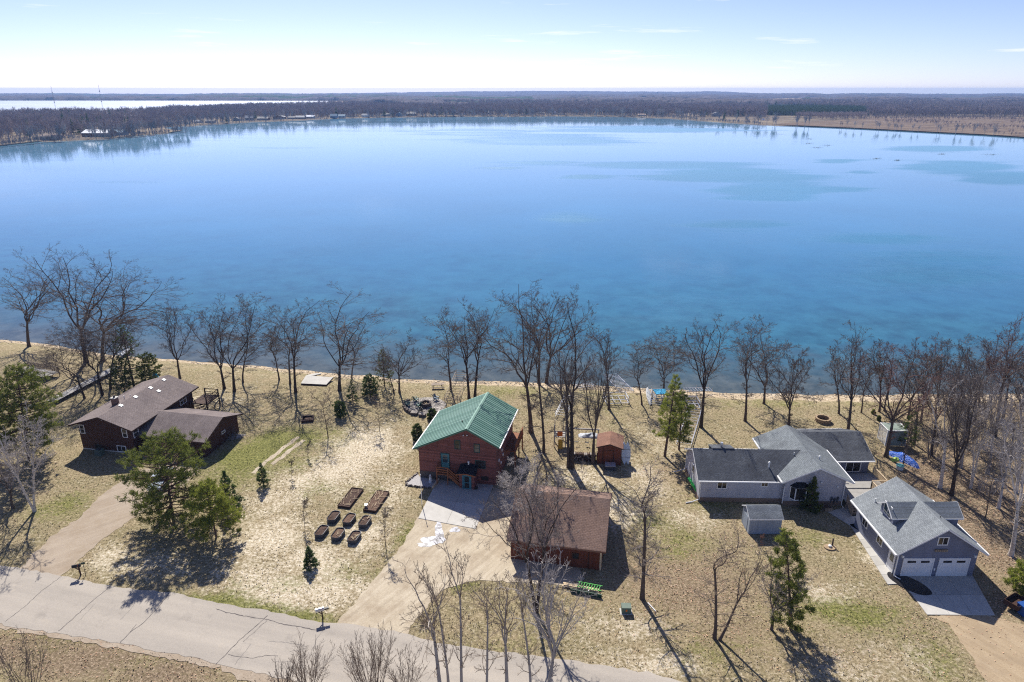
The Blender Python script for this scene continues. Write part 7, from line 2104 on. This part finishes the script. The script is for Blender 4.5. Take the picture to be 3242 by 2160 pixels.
# small bare tree meshes, shared by every far tree
def far_tree(seed, H=15.0, twig_r=.16, kind='maple'):
    rng = np.random.RandomState(seed)
    tt = np.linspace(0, 1, 4)
    P = np.stack([rng.normal(0, .15, 4).cumsum(), rng.normal(0, .15, 4).cumsum(), tt * H * .45], 1)[None]; P[0, 0] = (0, 0, -.5)
    Rr = (np.linspace(.26, .16, 4))[None]
    l1P, l1R = grow(rng, P, Rr, 7, .5, 1, (.15, .75), 1.25, .7, 4, .22, .12, peak=.9)
    l2P, l2R = grow(rng, l1P, l1R, 6, .2, 1, (.4, .9), .42, .7, 2, .2, .15)
    l3P, l3R = grow(rng, l2P, l2R, 4, .2, 1, (.4, .9), .6, .8, 1, .15, .15)
    parts = [tubes(P, Rr, 4), ribbons(rng, l1P, np.maximum(l1R, twig_r * .8)), ribbons(rng, l2P, np.maximum(l2R * 0 + twig_r * .6, 0)), ribbons(rng, l3P, l3R * 0 + twig_r * .42)]
    V, Fq = join(parts)
    V[:, 2] *= H / V[:, 2].max()
    return V, Fq
def far_fir(seed, H=16.0):
    rng = np.random.RandomState(seed)
    V, Fq = [], []
    parts = [tubes(np.array([[[0, 0, -.5], [0, 0, H * .5], [0, 0, H]]]), np.array([[.25, .16, .03]]), 4)]
    nb = 70
    t_ = rng.uniform(.12, .98, nb); a = rng.rand(nb) * 6.28; L = (1 - t_) * H * .24 * rng.uniform(.7, 1.2, nb) + .3
    b = np.stack([np.zeros(nb), np.zeros(nb), t_ * H], 1); d = np.stack([np.cos(a), np.sin(a), np.full(nb, -.15)], 1)
    P = np.stack([b, b + d * L[:, None] * .5, b + d * L[:, None]], 1)
    parts.append(ribbons(rng, P, np.stack([L * .12, L * .26, L * .05], 1)))
    parts.append(ribbons(rng, P + np.array([0, 0, .3]), np.stack([L * .1, L * .2, L * .05], 1)))
    return join(parts)
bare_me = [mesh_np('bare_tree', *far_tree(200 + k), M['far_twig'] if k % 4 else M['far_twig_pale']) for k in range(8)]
fir_me = [mesh_np('fir_tree', *far_fir(300 + k), M['far_conifer']) for k in range(3)]
proto = bpy.data.collections.new('far_tree_meshes')
def proto_coll(name, meshes):
    c = bpy.data.collections.new(name)
    for me in meshes: c.objects.link(bpy.data.objects.new(me.name, me))
    return c
pc_bare, pc_fir = proto_coll('bare_far_trees', bare_me), proto_coll('fir_far_trees', fir_me)
def scatter(name, label, pts, coll, smin, smax, seed):
    rg = np.random.RandomState(seed)
    N = len(pts)
    me = bpy.data.meshes.new(name)
    me.vertices.add(N); me.vertices.foreach_set('co', np.asarray(pts, np.float32).ravel())
    at = me.attributes.new('scl', 'FLOAT', 'POINT'); 
    px_, py_ = np.asarray(pts)[:, 0], np.asarray(pts)[:, 1]
    sc_ = smin + (smax - smin) * np.clip(.15 + .75 * fbm(px_ * .02, py_ * .02, 3) + rg.normal(0, .22, N), 0, 1.25)
    at.data.foreach_set('value', sc_.astype(np.float32))
    o = link(name, me)
    o['kind'] = 'stuff'; o['label'] = label
    ng = bpy.data.node_groups.new(name, 'GeometryNodeTree')
    ng.interface.new_socket('Geometry', in_out='INPUT', socket_type='NodeSocketGeometry')
    ng.interface.new_socket('Geometry', in_out='OUTPUT', socket_type='NodeSocketGeometry')
    N_, L_ = ng.nodes, ng.links
    gi, go = N_.new('NodeGroupInput'), N_.new('NodeGroupOutput')
    ci = N_.new('GeometryNodeCollectionInfo'); ci.inputs['Collection'].default_value = coll
    ci.inputs['Separate Children'].default_value = True; ci.inputs['Reset Children'].default_value = True
    mp_ = N_.new('GeometryNodeMeshToPoints')
    ip_ = N_.new('GeometryNodeInstanceOnPoints'); ip_.inputs['Pick Instance'].default_value = True
    rv = N_.new('FunctionNodeRandomValue'); rv.data_type = 'FLOAT_VECTOR'
    rv.inputs[0].default_value = (0, 0, 0); rv.inputs[1].default_value = (.06, .06, 6.28)
    na = N_.new('GeometryNodeInputNamedAttribute'); na.data_type = 'FLOAT'; na.inputs['Name'].default_value = 'scl'
    ri = N_.new('FunctionNodeRandomValue'); ri.data_type = 'INT'
    ri.inputs['Min'].default_value = 0 if 'Min' in ri.inputs else 0
    for s in ri.inputs:
        if s.type == 'INT' and s.name == 'Max': s.default_value = 7
    L_.new(gi.outputs[0], mp_.inputs['Mesh']); L_.new(mp_.outputs[0], ip_.inputs['Points']); L_.new(ci.outputs[0], ip_.inputs['Instance'])
    L_.new(rv.outputs[0], ip_.inputs['Rotation']); L_.new(na.outputs['Attribute'], ip_.inputs['Scale'])
    io = [s for s in ri.outputs if s.type == 'INT'][0]
    L_.new(io, ip_.inputs['Instance Index'])
    L_.new(ip_.outputs[0], go.inputs[0])
    md = o.modifiers.new('scatter', 'NODES'); md.node_group = ng
    return o

FX = np.array([p.x for p in FS]); FY = np.array([p.y for p in FS])
def far_shore_y(x):
    """nearest shoreline distance for each x (the point folds back on itself: take the far branch)"""
    o = np.argsort(FX); return np.interp(x, FX[o], np.maximum.accumulate(FY[o]) * 0 + FY[o])
rg = np.random.RandomState(8)
poly_land = [(p.x, p.y + 5) for p in FS] + [(4000, 900), (4000, 3000), (-3000, 3000), (-3000, 700)]
marsh_poly = [tuple(G(u, v, 0)[:2]) for u, v in mp]
pale_lake_poly = [(-6000, 1250), (-900, 1230), (-680, 1500), (-600, 2000), (-590, 2400), (-720, 2950), (-1500, 3020), (-6000, 3100)]
plant_poly = [tuple(G(u, v, 0)[:2]) for u, v in ((2425, 366), (2560, 368), (2745, 362), (2735, 350), (2560, 345), (2425, 345))]
fields_poly = [[tuple(G(u, v, 0)[:2]) for u, v in q] for q in (((2420, 332), (2560, 334), (2900, 337), (2900, 334.5), (2420, 330)), ((3020, 352), (3400, 354), (3400, 347), (3020, 346)), ((2150, 322), (2420, 328), (2420, 320), (2150, 316)))]
house_px = []
front_poly = [tuple(G(u, v, 0)[:2]) for u, v in ((2425, 399), (2560, 403), (2590, 390), (2745, 372), (2745, 360), (2425, 360))]
def forest_points(n_, x0, x1, y0, y1, dmin=6):
    X = rg.uniform(x0, x1, n_); Y = rg.uniform(y0, y1, n_)
    k_ = inside(X, Y, poly_land) & ~inside(X, Y, marsh_poly) & ~inside(X, Y, pale_lake_poly) & ~inside(X, Y, plant_poly) & ~inside(X, Y, front_poly)
    for q in fields_poly: k_ &= ~inside(X, Y, q)
    k_ &= fbm(X * .012, Y * .012, 3) > .34
    return X[k_], Y[k_]

# ---- houses of the far shore
for nm, c in (('fw_white', (222, 222, 220)), ('fw_grey', (150, 152, 158)), ('fw_brown', (112, 84, 68)), ('fw_tan', (176, 152, 124)), ('fw_blue', (92, 124, 150)), ('fw_green', (84, 104, 98)), ('fw_red', (176, 62, 66)),
              ('fr_white', (228, 230, 234)), ('fr_grey', (132, 136, 144)), ('fr_dark', (70, 70, 76)), ('fr_tan', (160, 140, 124)), ('fr_blue', (96, 130, 150)), ('fr_pink', (206, 84, 100))):
    M[nm] = plain('far_' + nm, lin(*c), .7, .06, .5, 0)
def far_house(u, v, wpx, hpx, wall, roof, label, rz=0.0, ratio=.7, group=None, name='lake_house', cat='house', gable=False):
    p = G(u, v, 0.0)
    s = ppm(p)
    w, h = wpx / s, hpx / s
    he = h * .55
    if gable: q = (p.x - w / 2, p.y, rz, w, w * ratio, he, h, .4)
    else: q = (p.x - w / 2, p.y + w * ratio, rz - PI / 2, w * ratio, w, he, h, .4)
    H_ = House(name, label, cat, q, M['fw_' + wall], M['fr_' + roof], M['fw_white'], .25, group=group)
    k = max(1, int(w / 5))
    for i in range(k):
        a = (i + .5) * w / k
        if gable: opening(H_.root, *H_.face('f', a, he * .3), min(2.2, w / k * .5), he * .5, M['fw_white'], glass='glass')
        else: opening(H_.root, *H_.face('r', a, he * .3), min(2.2, w / k * .5), he * .5, M['fw_white'], glass='glass')
    o = p
    house_px.append((p.x, p.y, max(w, 8)))
    return H_
z1, zf2, zf3, zf4 = Z(0, 250, .3483), Z(800, 250, .3483), Z(1600, 250, .3483), Z(2422, 250, .3483)
for (x, y, w, h, wa, ro, lab, gb_) in (
        (435, 555, 140, 50, 'brown', 'tan', 'brown cottage with a tan roof at the left end of the point', 0), (865, 528, 235, 60, 'brown', 'white', 'long lodge with a bright white roof on the point', 0),
        (1050, 512, 130, 45, 'blue', 'blue', 'blue green cottage touching the white roofed lodge', 0), (1050, 470, 120, 38, 'grey', 'grey', 'grey house behind the blue green cottage on the point', 0),
        (1160, 490, 70, 50, 'green', 'blue', 'steep roofed green cottage near the tip of the point', 1), (1180, 362, 110, 30, 'brown', 'white', 'white roofed building standing back among the point trees', 0),
        (1005, 402, 70, 26, 'brown', 'white', 'small white roofed cottage behind the lodge', 0), (1515, 425, 62, 30, 'blue', 'blue', 'blue cottage on the bay just past the point', 0),
        (1790, 400, 60, 24, 'white', 'grey', 'white cottage on the bay, second after the blue cottage', 0), (1905, 400, 80, 26, 'grey', 'dark', 'grey cottage beside the small white cottage on the bay', 0), (2145, 385, 55, 34, 'green', 'dark', 'dark green gabled cabin on the bay', 1), (2262, 378, 72, 40, 'grey', 'grey', 'tall grey house on the bay right of the dark green cabin', 0)):
    u, v = z1(x, y)
    far_house(u, v, w * .3483, h * .3483, wa, ro, lab, gable=bool(gb_), group='houses along the far shore')
for (x, y, w, h, wa, ro, lab, gb_) in (
        (90, 372, 95, 30, 'brown', 'dark', 'dark brown cabin on the far shore left of the steep roofed one', 0), (232, 362, 100, 36, 'brown', 'grey', 'steep roofed brown cabin on the far shore', 1), (350, 360, 70, 24, 'grey', 'dark', 'low grey cottage between two brown cabins on the far shore', 0),
        (432, 360, 78, 28, 'brown', 'grey', 'brown cottage left of the white roofed far cottage', 0), (520, 355, 75, 28, 'grey', 'white', 'far cottage with a gleaming white roof', 0), (735, 350, 60, 34, 'blue', 'blue', 'pale blue house by a dark fir on the far shore', 0),
        (808, 348, 60, 28, 'grey', 'blue', 'blue roofed cottage right of the dark fir', 0), (1022, 342, 62, 28, 'white', 'grey', 'white cottage below the bright roof in the far trees', 0), (978, 300, 24, 16, 'brown', 'white', 'bright little roof high among the far trees', 0), (1212, 334, 62, 26, 'blue', 'dark', 'blue cottage with a dark roof in the middle of the far shore', 0),
        (1330, 336, 52, 34, 'blue', 'blue', 'small blue gabled cottage on the middle far shore', 1), (1440, 330, 90, 34, 'brown', 'dark', 'wide dark brown house on the middle far shore', 0), (1870, 318, 50, 28, 'brown', 'grey', 'brown cottage left of the pale far house', 0),
        (2030, 316, 36, 36, 'grey', 'dark', 'narrow gabled grey house on the far shore', 1), (2160, 318, 70, 32, 'white', 'grey', 'pale grey roofed far house at the shore centre', 0), (2282, 316, 40, 30, 'white', 'white', 'small white two storey house on the far shore', 0)):
    u, v = zf2(x, y)
    far_house(u, v + 2, w * .3483, h * .3483, wa, ro, lab, gable=bool(gb_), group='houses along the far shore')
for (x, y, w, h, wa, ro, lab, gb_) in (
        (58, 315, 40, 44, 'brown', 'tan', 'brown gabled house at the far shore, left of its twin', 1), (132, 312, 38, 40, 'brown', 'tan', 'brown gabled house beside the three dark firs', 1), (215, 316, 36, 26, 'white', 'grey', 'white cottage right of the three dark firs', 0),
        (325, 318, 60, 20, 'grey', 'dark', 'low grey cottage on the far shore', 0), (440, 318, 34, 30, 'white', 'white', 'small white shed like cottage on the far shore', 0), (1345, 308, 40, 34, 'tan', 'grey', 'tall pale chalet among trees on the right far shore', 1), (1240, 332, 70, 18, 'tan', 'tan', 'low tan cottage left of the tall chalet', 0), (1918, 336, 70, 36, 'grey', 'grey', 'grey steep roofed house on the right far shore', 1), (2345, 372, 16, 14, 'white', 'white', 'tiny white hut at the marsh edge', 0)):
    u, v = zf3(x, y)
    far_house(u, v + 2, w * .3483, h * .3483, wa, ro, lab, gable=bool(gb_), group='houses along the far shore')
for u, v, w, h, wa, ro, lab in ((2252, 307.5, 50, 3.2, 'white', 'white', 'very long white barn near the horizon'), (2744, 332, 25, 4.5, 'red', 'pink', 'red barn with a pink roof in the right hand woods'), (1605, 309, 14, 4, 'white', 'white', 'white barn near the middle of the horizon'),
                               (2805, 321, 26, 4, 'tan', 'grey', 'low tan barn near the right horizon'), (1352, 330, 5, 7, 'white', 'white', 'white tower like house standing out of the far woods'), (2480, 336, 20, 4, 'white', 'blue', 'pale farm shed left of the red barn')):
    far_house(u, v, w, h, wa, ro, lab, name='barn', cat='barn', ratio=.35, group='far farm buildings')

# ---- trees of the far shore: the front ones each a thing, the wood behind them one mass
def clear_of_houses(X, Y):
    k_ = np.ones(len(X), bool)
    for hx, hy, w in house_px:
        k_ &= ~((np.abs(X - hx) < w * .62) & (Y > hy - 45) & (Y < hy + w * .9 + 2) & (rg.rand(len(X)) < .9))
    return k_
def front_row(u0, u1, n_, d0, d1):
    us = rg.uniform(u0, u1, n_)
    vs = np.interp(us, [p[0] for p in sorted(far_px) if p[0] not in (520, 497)], [p[1] for p in sorted(far_px) if p[0] not in (520, 497)])
    P = [G(u, v, 0) for u, v in zip(us, vs)]
    return np.array([p.x for p in P]), np.array([p.y for p in P]) + rg.uniform(d0, d1, n_)
def individuals(X, Y, meshes, name, label, cat, group, smin, smax):
    k_ = clear_of_houses(X, Y)
    for x, y in zip(X[k_], Y[k_]):
        s = rg.uniform(smin, smax)
        o = link(name, meshes[rg.randint(len(meshes))], None, (x, y, 0), (0, 0, rg.rand() * 6.28))
        o.scale = (s, s, s)
        tag(o, label, cat, group)
X, Y = front_row(0, 550, 95, 6, 60)
individuals(X, Y, bare_me, 'bare_tree', 'bare tree among the houses on the left point across the water', 'tree', 'bare trees on the left point', .8, 1.15)
X, Y = front_row(560, 1500, 90, 8, 40)
individuals(X, Y, bare_me, 'bare_tree', 'bare tree at the edge of the far shore behind the lake', 'tree', 'bare trees along the far shore', .8, 1.2)
X, Y = front_row(1500, 2580, 80, 6, 30)
individuals(X, Y, bare_me, 'bare_tree', 'bare tree at the right half of the far shore wood', 'tree', 'bare trees along the right far shore', .8, 1.15)
X, Y = front_row(2700, 3230, 26, 4, 40)
individuals(X, Y, bare_me[:4], 'bare_tree', 'low ragged bare tree on the brown marsh', 'tree', 'ragged trees on the marsh', .4, .8)
fx = [(zz_(x, y)) for zz_, x, y in ((z1, 505, 520), (z1, 640, 510), (z1, 715, 500), (z1, 740, 490), (z1, 785, 470), (z1, 875, 455), (z1, 910, 450), (z1, 985, 370), (z1, 235, 530), (z1, 560, 450), (z1, 1470, 410), (z1, 2005, 375), (zf2, 755, 350), (zf2, 1715, 335), (zf2, 1825, 338), (zf3, 138, 325), (zf3, 190, 325), (zf2, 1620, 330))]
for k, (u, v) in enumerate(fx):
    p = G(u, min(v, 500), 0)
    o = link('fir_tree', fir_me[k % 3], None, (p.x, p.y + 6, 0), (0, 0, k)); s = .95 + .08 * (k % 5); o.scale = (s, s, s)
    tag(o, 'dark fir among bare trees on the far shore', 'fir tree', 'dark firs on the far shore')
X, Y = forest_points(16000, -1900, 100, 560, 1290)
k_ = clear_of_houses(X, Y); X, Y = X[k_], Y[k_]
scatter('far_woods', 'bare purple grey woods of the left point', np.stack([X, Y, 0 * X], 1), pc_bare, .7, 1.15, 1)
X, Y = forest_points(30000, -700, 1500, 1250, 1750)
k_ = clear_of_houses(X, Y); X, Y = X[k_], Y[k_]
scatter('far_woods', 'bare woods behind the far shore of the lake', np.stack([X, Y, 0 * X], 1), pc_bare, .7, 1.15, 2)
X, Y = forest_points(15000, 400, 2200, 900, 1800)
scatter('far_woods', 'bare woods behind the brown marsh on the right', np.stack([X, Y, 0 * X], 1), pc_bare, .5, .95, 3)
X, Y = forest_points(14000, -700, 2600, 1750, 2500)
k_ = fbm(X * .004 + 9, Y * .004, 3) > .45
scatter('far_woods', 'bare woods in the middle distance', np.stack([X[k_], Y[k_], 0 * X[k_]], 1), pc_bare, .7, 1.2, 4)
xs_, ys_ = zip(*plant_poly)
X, Y = rg.uniform(min(xs_), max(xs_), 9000), rg.uniform(min(ys_), max(ys_), 9000)
k_ = inside(X, Y, plant_poly)
scatter('pine_plantation', 'dark green pine plantation behind the right far shore', np.stack([X[k_], Y[k_], 0 * X[k_]], 1), pc_fir, .55, .8, 5)
X, Y = forest_points(900, -1400, 2200, 640, 2300)
scatter('far_firs', 'scattered dark firs in the far woods', np.stack([X, Y, 0 * X], 1), pc_fir, .8, 1.15, 6)
X, Y = rg.uniform(480, 760, 9000), rg.uniform(850, 1450, 9000)
fr_poly = [tuple(G(u, v, 0)[:2]) for u, v in ((2428, 393), (2555, 396), (2600, 384), (2740, 376), (2742, 369), (2428, 371))]
k_ = inside(X, Y, fr_poly) & (rg.rand(9000) < .55)
scatter('poplar_belt', 'pale bare poplars in front of the pine plantation', np.stack([X[k_], Y[k_], 0 * X[k_]], 1), proto_coll('pale_far_trees', [bare_me[0], bare_me[4], bare_me[1]]), .45, .75, 9)
X, Y = front_row(-60, 2420, 1500, 2, 30)
k_ = clear_of_houses(X, Y)
scatter('shore_brush', 'low bare brush along the far shore', np.stack([X[k_], Y[k_], 0 * X[k_]], 1), pc_bare, .12, .45, 11)
# low bushes on the marsh
X, Y = rg.uniform(500, 1300, 7000), rg.uniform(700, 1260, 7000)
k_ = inside(X, Y, marsh_poly) & (fbm(X * .012, Y * .02) > .5)
scatter('marsh_bushes', 'low bare bushes on the brown marsh', np.stack([X[k_], Y[k_], 0 * X[k_]], 1), pc_bare, .15, .4, 7)

# ---- woods and fields out to the horizon: jagged canopies over the plain
rg = np.random.RandomState(21)
VV, FF, off = [], [], 0
VC, FC, offc = [], [], 0
def canopy(x0, x1, y0, y1, h, cell):
    nx_, ny_ = max(2, int((x1 - x0) / cell)), max(2, int((y1 - y0) / cell))
    gx, gy = np.meshgrid(np.linspace(x0, x1, nx_ + 1), np.linspace(y0, y1, ny_ + 1))
    z = h * (.55 + .6 * rg.rand(*gx.shape)) * np.clip(fbm(gx / (cell * 9), gy / (cell * 9), 2) * 1.8, .35, 1.2)
    z[0, :] = z[-1, :] = -.5; z[:, 0] = z[:, -1] = -.5
    gx = gx + rg.uniform(-.3, .3, gx.shape) * cell; gy = gy + rg.uniform(-.3, .3, gx.shape) * cell
    V = np.stack([gx, gy, z], -1).reshape(-1, 3)
    ii = (np.arange(ny_)[:, None] * (nx_ + 1) + np.arange(nx_)[None, :]).ravel()
    V[:, 2] += curve_z(V[:, 0], V[:, 1])
    return V, np.stack([ii, ii + 1, ii + nx_ + 2, ii + nx_ + 1], -1)
bare_p, con_p = [], []
for k in range(200):
    d = 2000 * (3.1 ** rg.rand())
    x = rg.uniform(-.95, .95) * d
    ln, dp = rg.uniform(.08, .45) * d, rg.uniform(60, 380) * (d / 4000)
    if inside(np.array([x - ln / 2, x, x + ln / 2, x - ln / 2, x + ln / 2]), np.array([d, d, d, d + dp, d + dp]), pale_lake_poly).any(): continue
    if abs(x - 5000) < 2600 and 3900 < d < 4700: continue
    if any(inside(np.array([x - ln / 2, x, x + ln / 2]), np.array([d, d, d]), q).any() for q in fields_poly): continue
    (con_p if rg.rand() < .16 else bare_p).append(canopy(x - ln / 2, x + ln / 2, d, d + dp, rg.uniform(9, 15), max(8, d * .005)))
bare_p.append(canopy(-6500, -300, 3060, 3400, 13, 14)); bare_p.append(canopy(2500, 7000, 4620, 5000, 13, 16)); bare_p.append(canopy(-250, 900, 2500, 2700, 12, 9))
n = NT('distant_bare_woods'); M['canopy'] = n.done(n.ramp(n.noise(.02, 5, .8), [(.3, lin(66, 60, 66)), (.7, lin(104, 94, 96))]), .95, spec=.05)
n = NT('distant_conifer_woods'); M['canopy_con'] = n.done(n.ramp(n.noise(.02, 5, .8), [(.3, lin(40, 56, 42)), (.7, lin(66, 84, 56))]), .95, spec=.05)
for nm, lab, pp_, mt in (('distant_woods', 'bands of bare woods fading toward the horizon', bare_p, 'canopy'), ('distant_conifers', 'bands of dark conifers fading toward the horizon', con_p, 'canopy_con')):
    o = link(nm, mesh_np(nm, *join(pp_), M[mt])); o['kind'] = 'stuff'; o['label'] = lab
# low hills closing the plain
xx = np.linspace(-7400, 7400, 500)
rows = []
prof = .10 + 1.25 * np.exp(-((xx - 250) / 2000) ** 2) + .55 * np.exp(-((xx - 1900) / 280) ** 2) + .25 * np.exp(-((xx + 4100) / 700) ** 2)
for yy, hh in ((5700, 0), (6200, 8), (6500, 16), (6800, 24), (7040, 0)):
    y_ = np.full_like(xx, yy) + 200 * (fbm(xx * .0006, xx * 0 + yy) - .5) * (yy < 6790)
    rows.append(np.stack([xx, y_, curve_z(xx, y_) + hh * prof * (.6 + .7 * fbm(xx * .0007, xx * 0 + yy * .003, 4)) + (rg.rand(len(xx)) * 4 if hh else -1)], 1))
V = np.concatenate(rows); nxx = len(xx)
ii = (np.arange(len(rows) - 1)[:, None] * nxx + np.arange(nxx - 1)[None, :]).ravel()
structure(link('hills', mesh_np('hills', V, np.stack([ii, ii + 1, ii + nxx + 1, ii + nxx], -1), M['canopy'])))['label'] = 'low wooded hills on the horizon'

# radio masts and a water tower on the skyline
def mast(u, v, vt, d, label):
    x = (u - CX) / F_PX * (d * CP + CAM_H * SP)
    r = thing('radio_mast', label, 'radio mast', (x, d, 0), 0, 'radio masts on the skyline')
    top = CAM_H - (vt - HORIZON) / F_PX * d
    m = MB()
    for a in (0, 2.1, 4.2): m.tube([(.6 * math.cos(a), .6 * math.sin(a), 0), (.3 * math.cos(a), .3 * math.sin(a), top)], .05, 4)
    for k in range(24):
        z = top * k / 24
        m.bar((.55, 0, z), (-.4, .5, z + top / 24), .035); m.bar((-.4, .5, z), (-.4, -.5, z + top / 24), .035)
    m.build('lattice', M['fw_grey'], r)
    for z in (top * .55, top * .82): MB().tube([(0, 0, z), (0, 0, z + 1.6)], .7, 8).build('antenna', M['fw_white'], r)
    MB().tube([(0, 0, top), (0, 0, top + 1)], .1, 5).build('tip', M['fw_red'], r)
mast(335, 300, 270.5, 1010, 'taller radio mast on the left skyline')
mast(186, 300, 275, 1040, 'shorter radio mast at the far left of the skyline')
d = 5200; x = (2082 - CX) / F_PX * d * CP
r = thing('water_tower', 'tiny water tower on the skyline right of the middle', 'water tower', (x, d, 0))
MB().tube([(0, 0, 0), (0, 0, 20)], [2.2, 1.4], 8).build('stem', M['fw_grey'], r); MB().sphere((0, 0, 24), 6, 10, 8, .8).build('tank', M['fw_grey'], r)

# reed beds standing in the lake
pts = []
for (zz_, x, y, w) in ((zf4, 405, 588, 50), (zf4, 470, 625, 60), (zf4, 560, 606, 55), (zf4, 2060, 688, 90), (zf4, 1605, 684, 40), (zf4, 1015, 726, 50), (zf4, 1205, 741, 40), (zf4, 130, 505, 90), (zf4, 405, 548, 45), (zf3, 1190, 393, 40), (zf3, 1560, 428, 60), (zf3, 2020, 415, 70), (zf3, 1010, 382, 50), (zf4, 680, 445, 14)):
    for k in range(110):
        u, v = zz_(x + rg.normal(0, w * .42), y + rg.normal(0, 3.2))
        pts.append(G(u, v, WATER_Z))
P0 = np.array(pts); N = len(P0)
a = rg.rand(N) * 6.28; wd_ = .07; h_ = rg.uniform(.15, .5, N)
U = np.stack([np.cos(a) * wd_, np.sin(a) * wd_, 0 * a], 1)
V = np.stack([P0 - U, P0 + U, P0 + np.stack([rg.normal(0, .2, N), rg.normal(0, .2, N), h_], 1)], 1).reshape(-1, 3)
o = link('reeds', mesh_np('reeds', V, np.arange(N * 3).reshape(-1, 3), M['wood'])); o['kind'] = 'stuff'; o['label'] = 'brown reed beds standing in the far water'

# ------------------------------------------------------------------ the air between
hz = MB().box(-7700, 7700, -140, 7160, -16, 54).build('haze', None)
hz.data.materials.clear()
hm = bpy.data.materials.new('haze')
hm.use_nodes = True
t_ = hm.node_tree
t_.nodes.remove(t_.nodes['Principled BSDF'])
pv = t_.nodes.new('ShaderNodeVolumePrincipled')
pv.inputs['Color'].default_value = (0.34, 0.56, 1.0, 1)
pv.inputs['Density'].default_value = 1.1e-4
pv.inputs['Anisotropy'].default_value = 0.15
t_.links.new(pv.outputs[0], t_.nodes['Material Output'].inputs['Volume'])
hz.data.materials.append(hm)
hz['kind'] = 'stuff'; hz['label'] = 'thin blue air haze over the lake and plain'
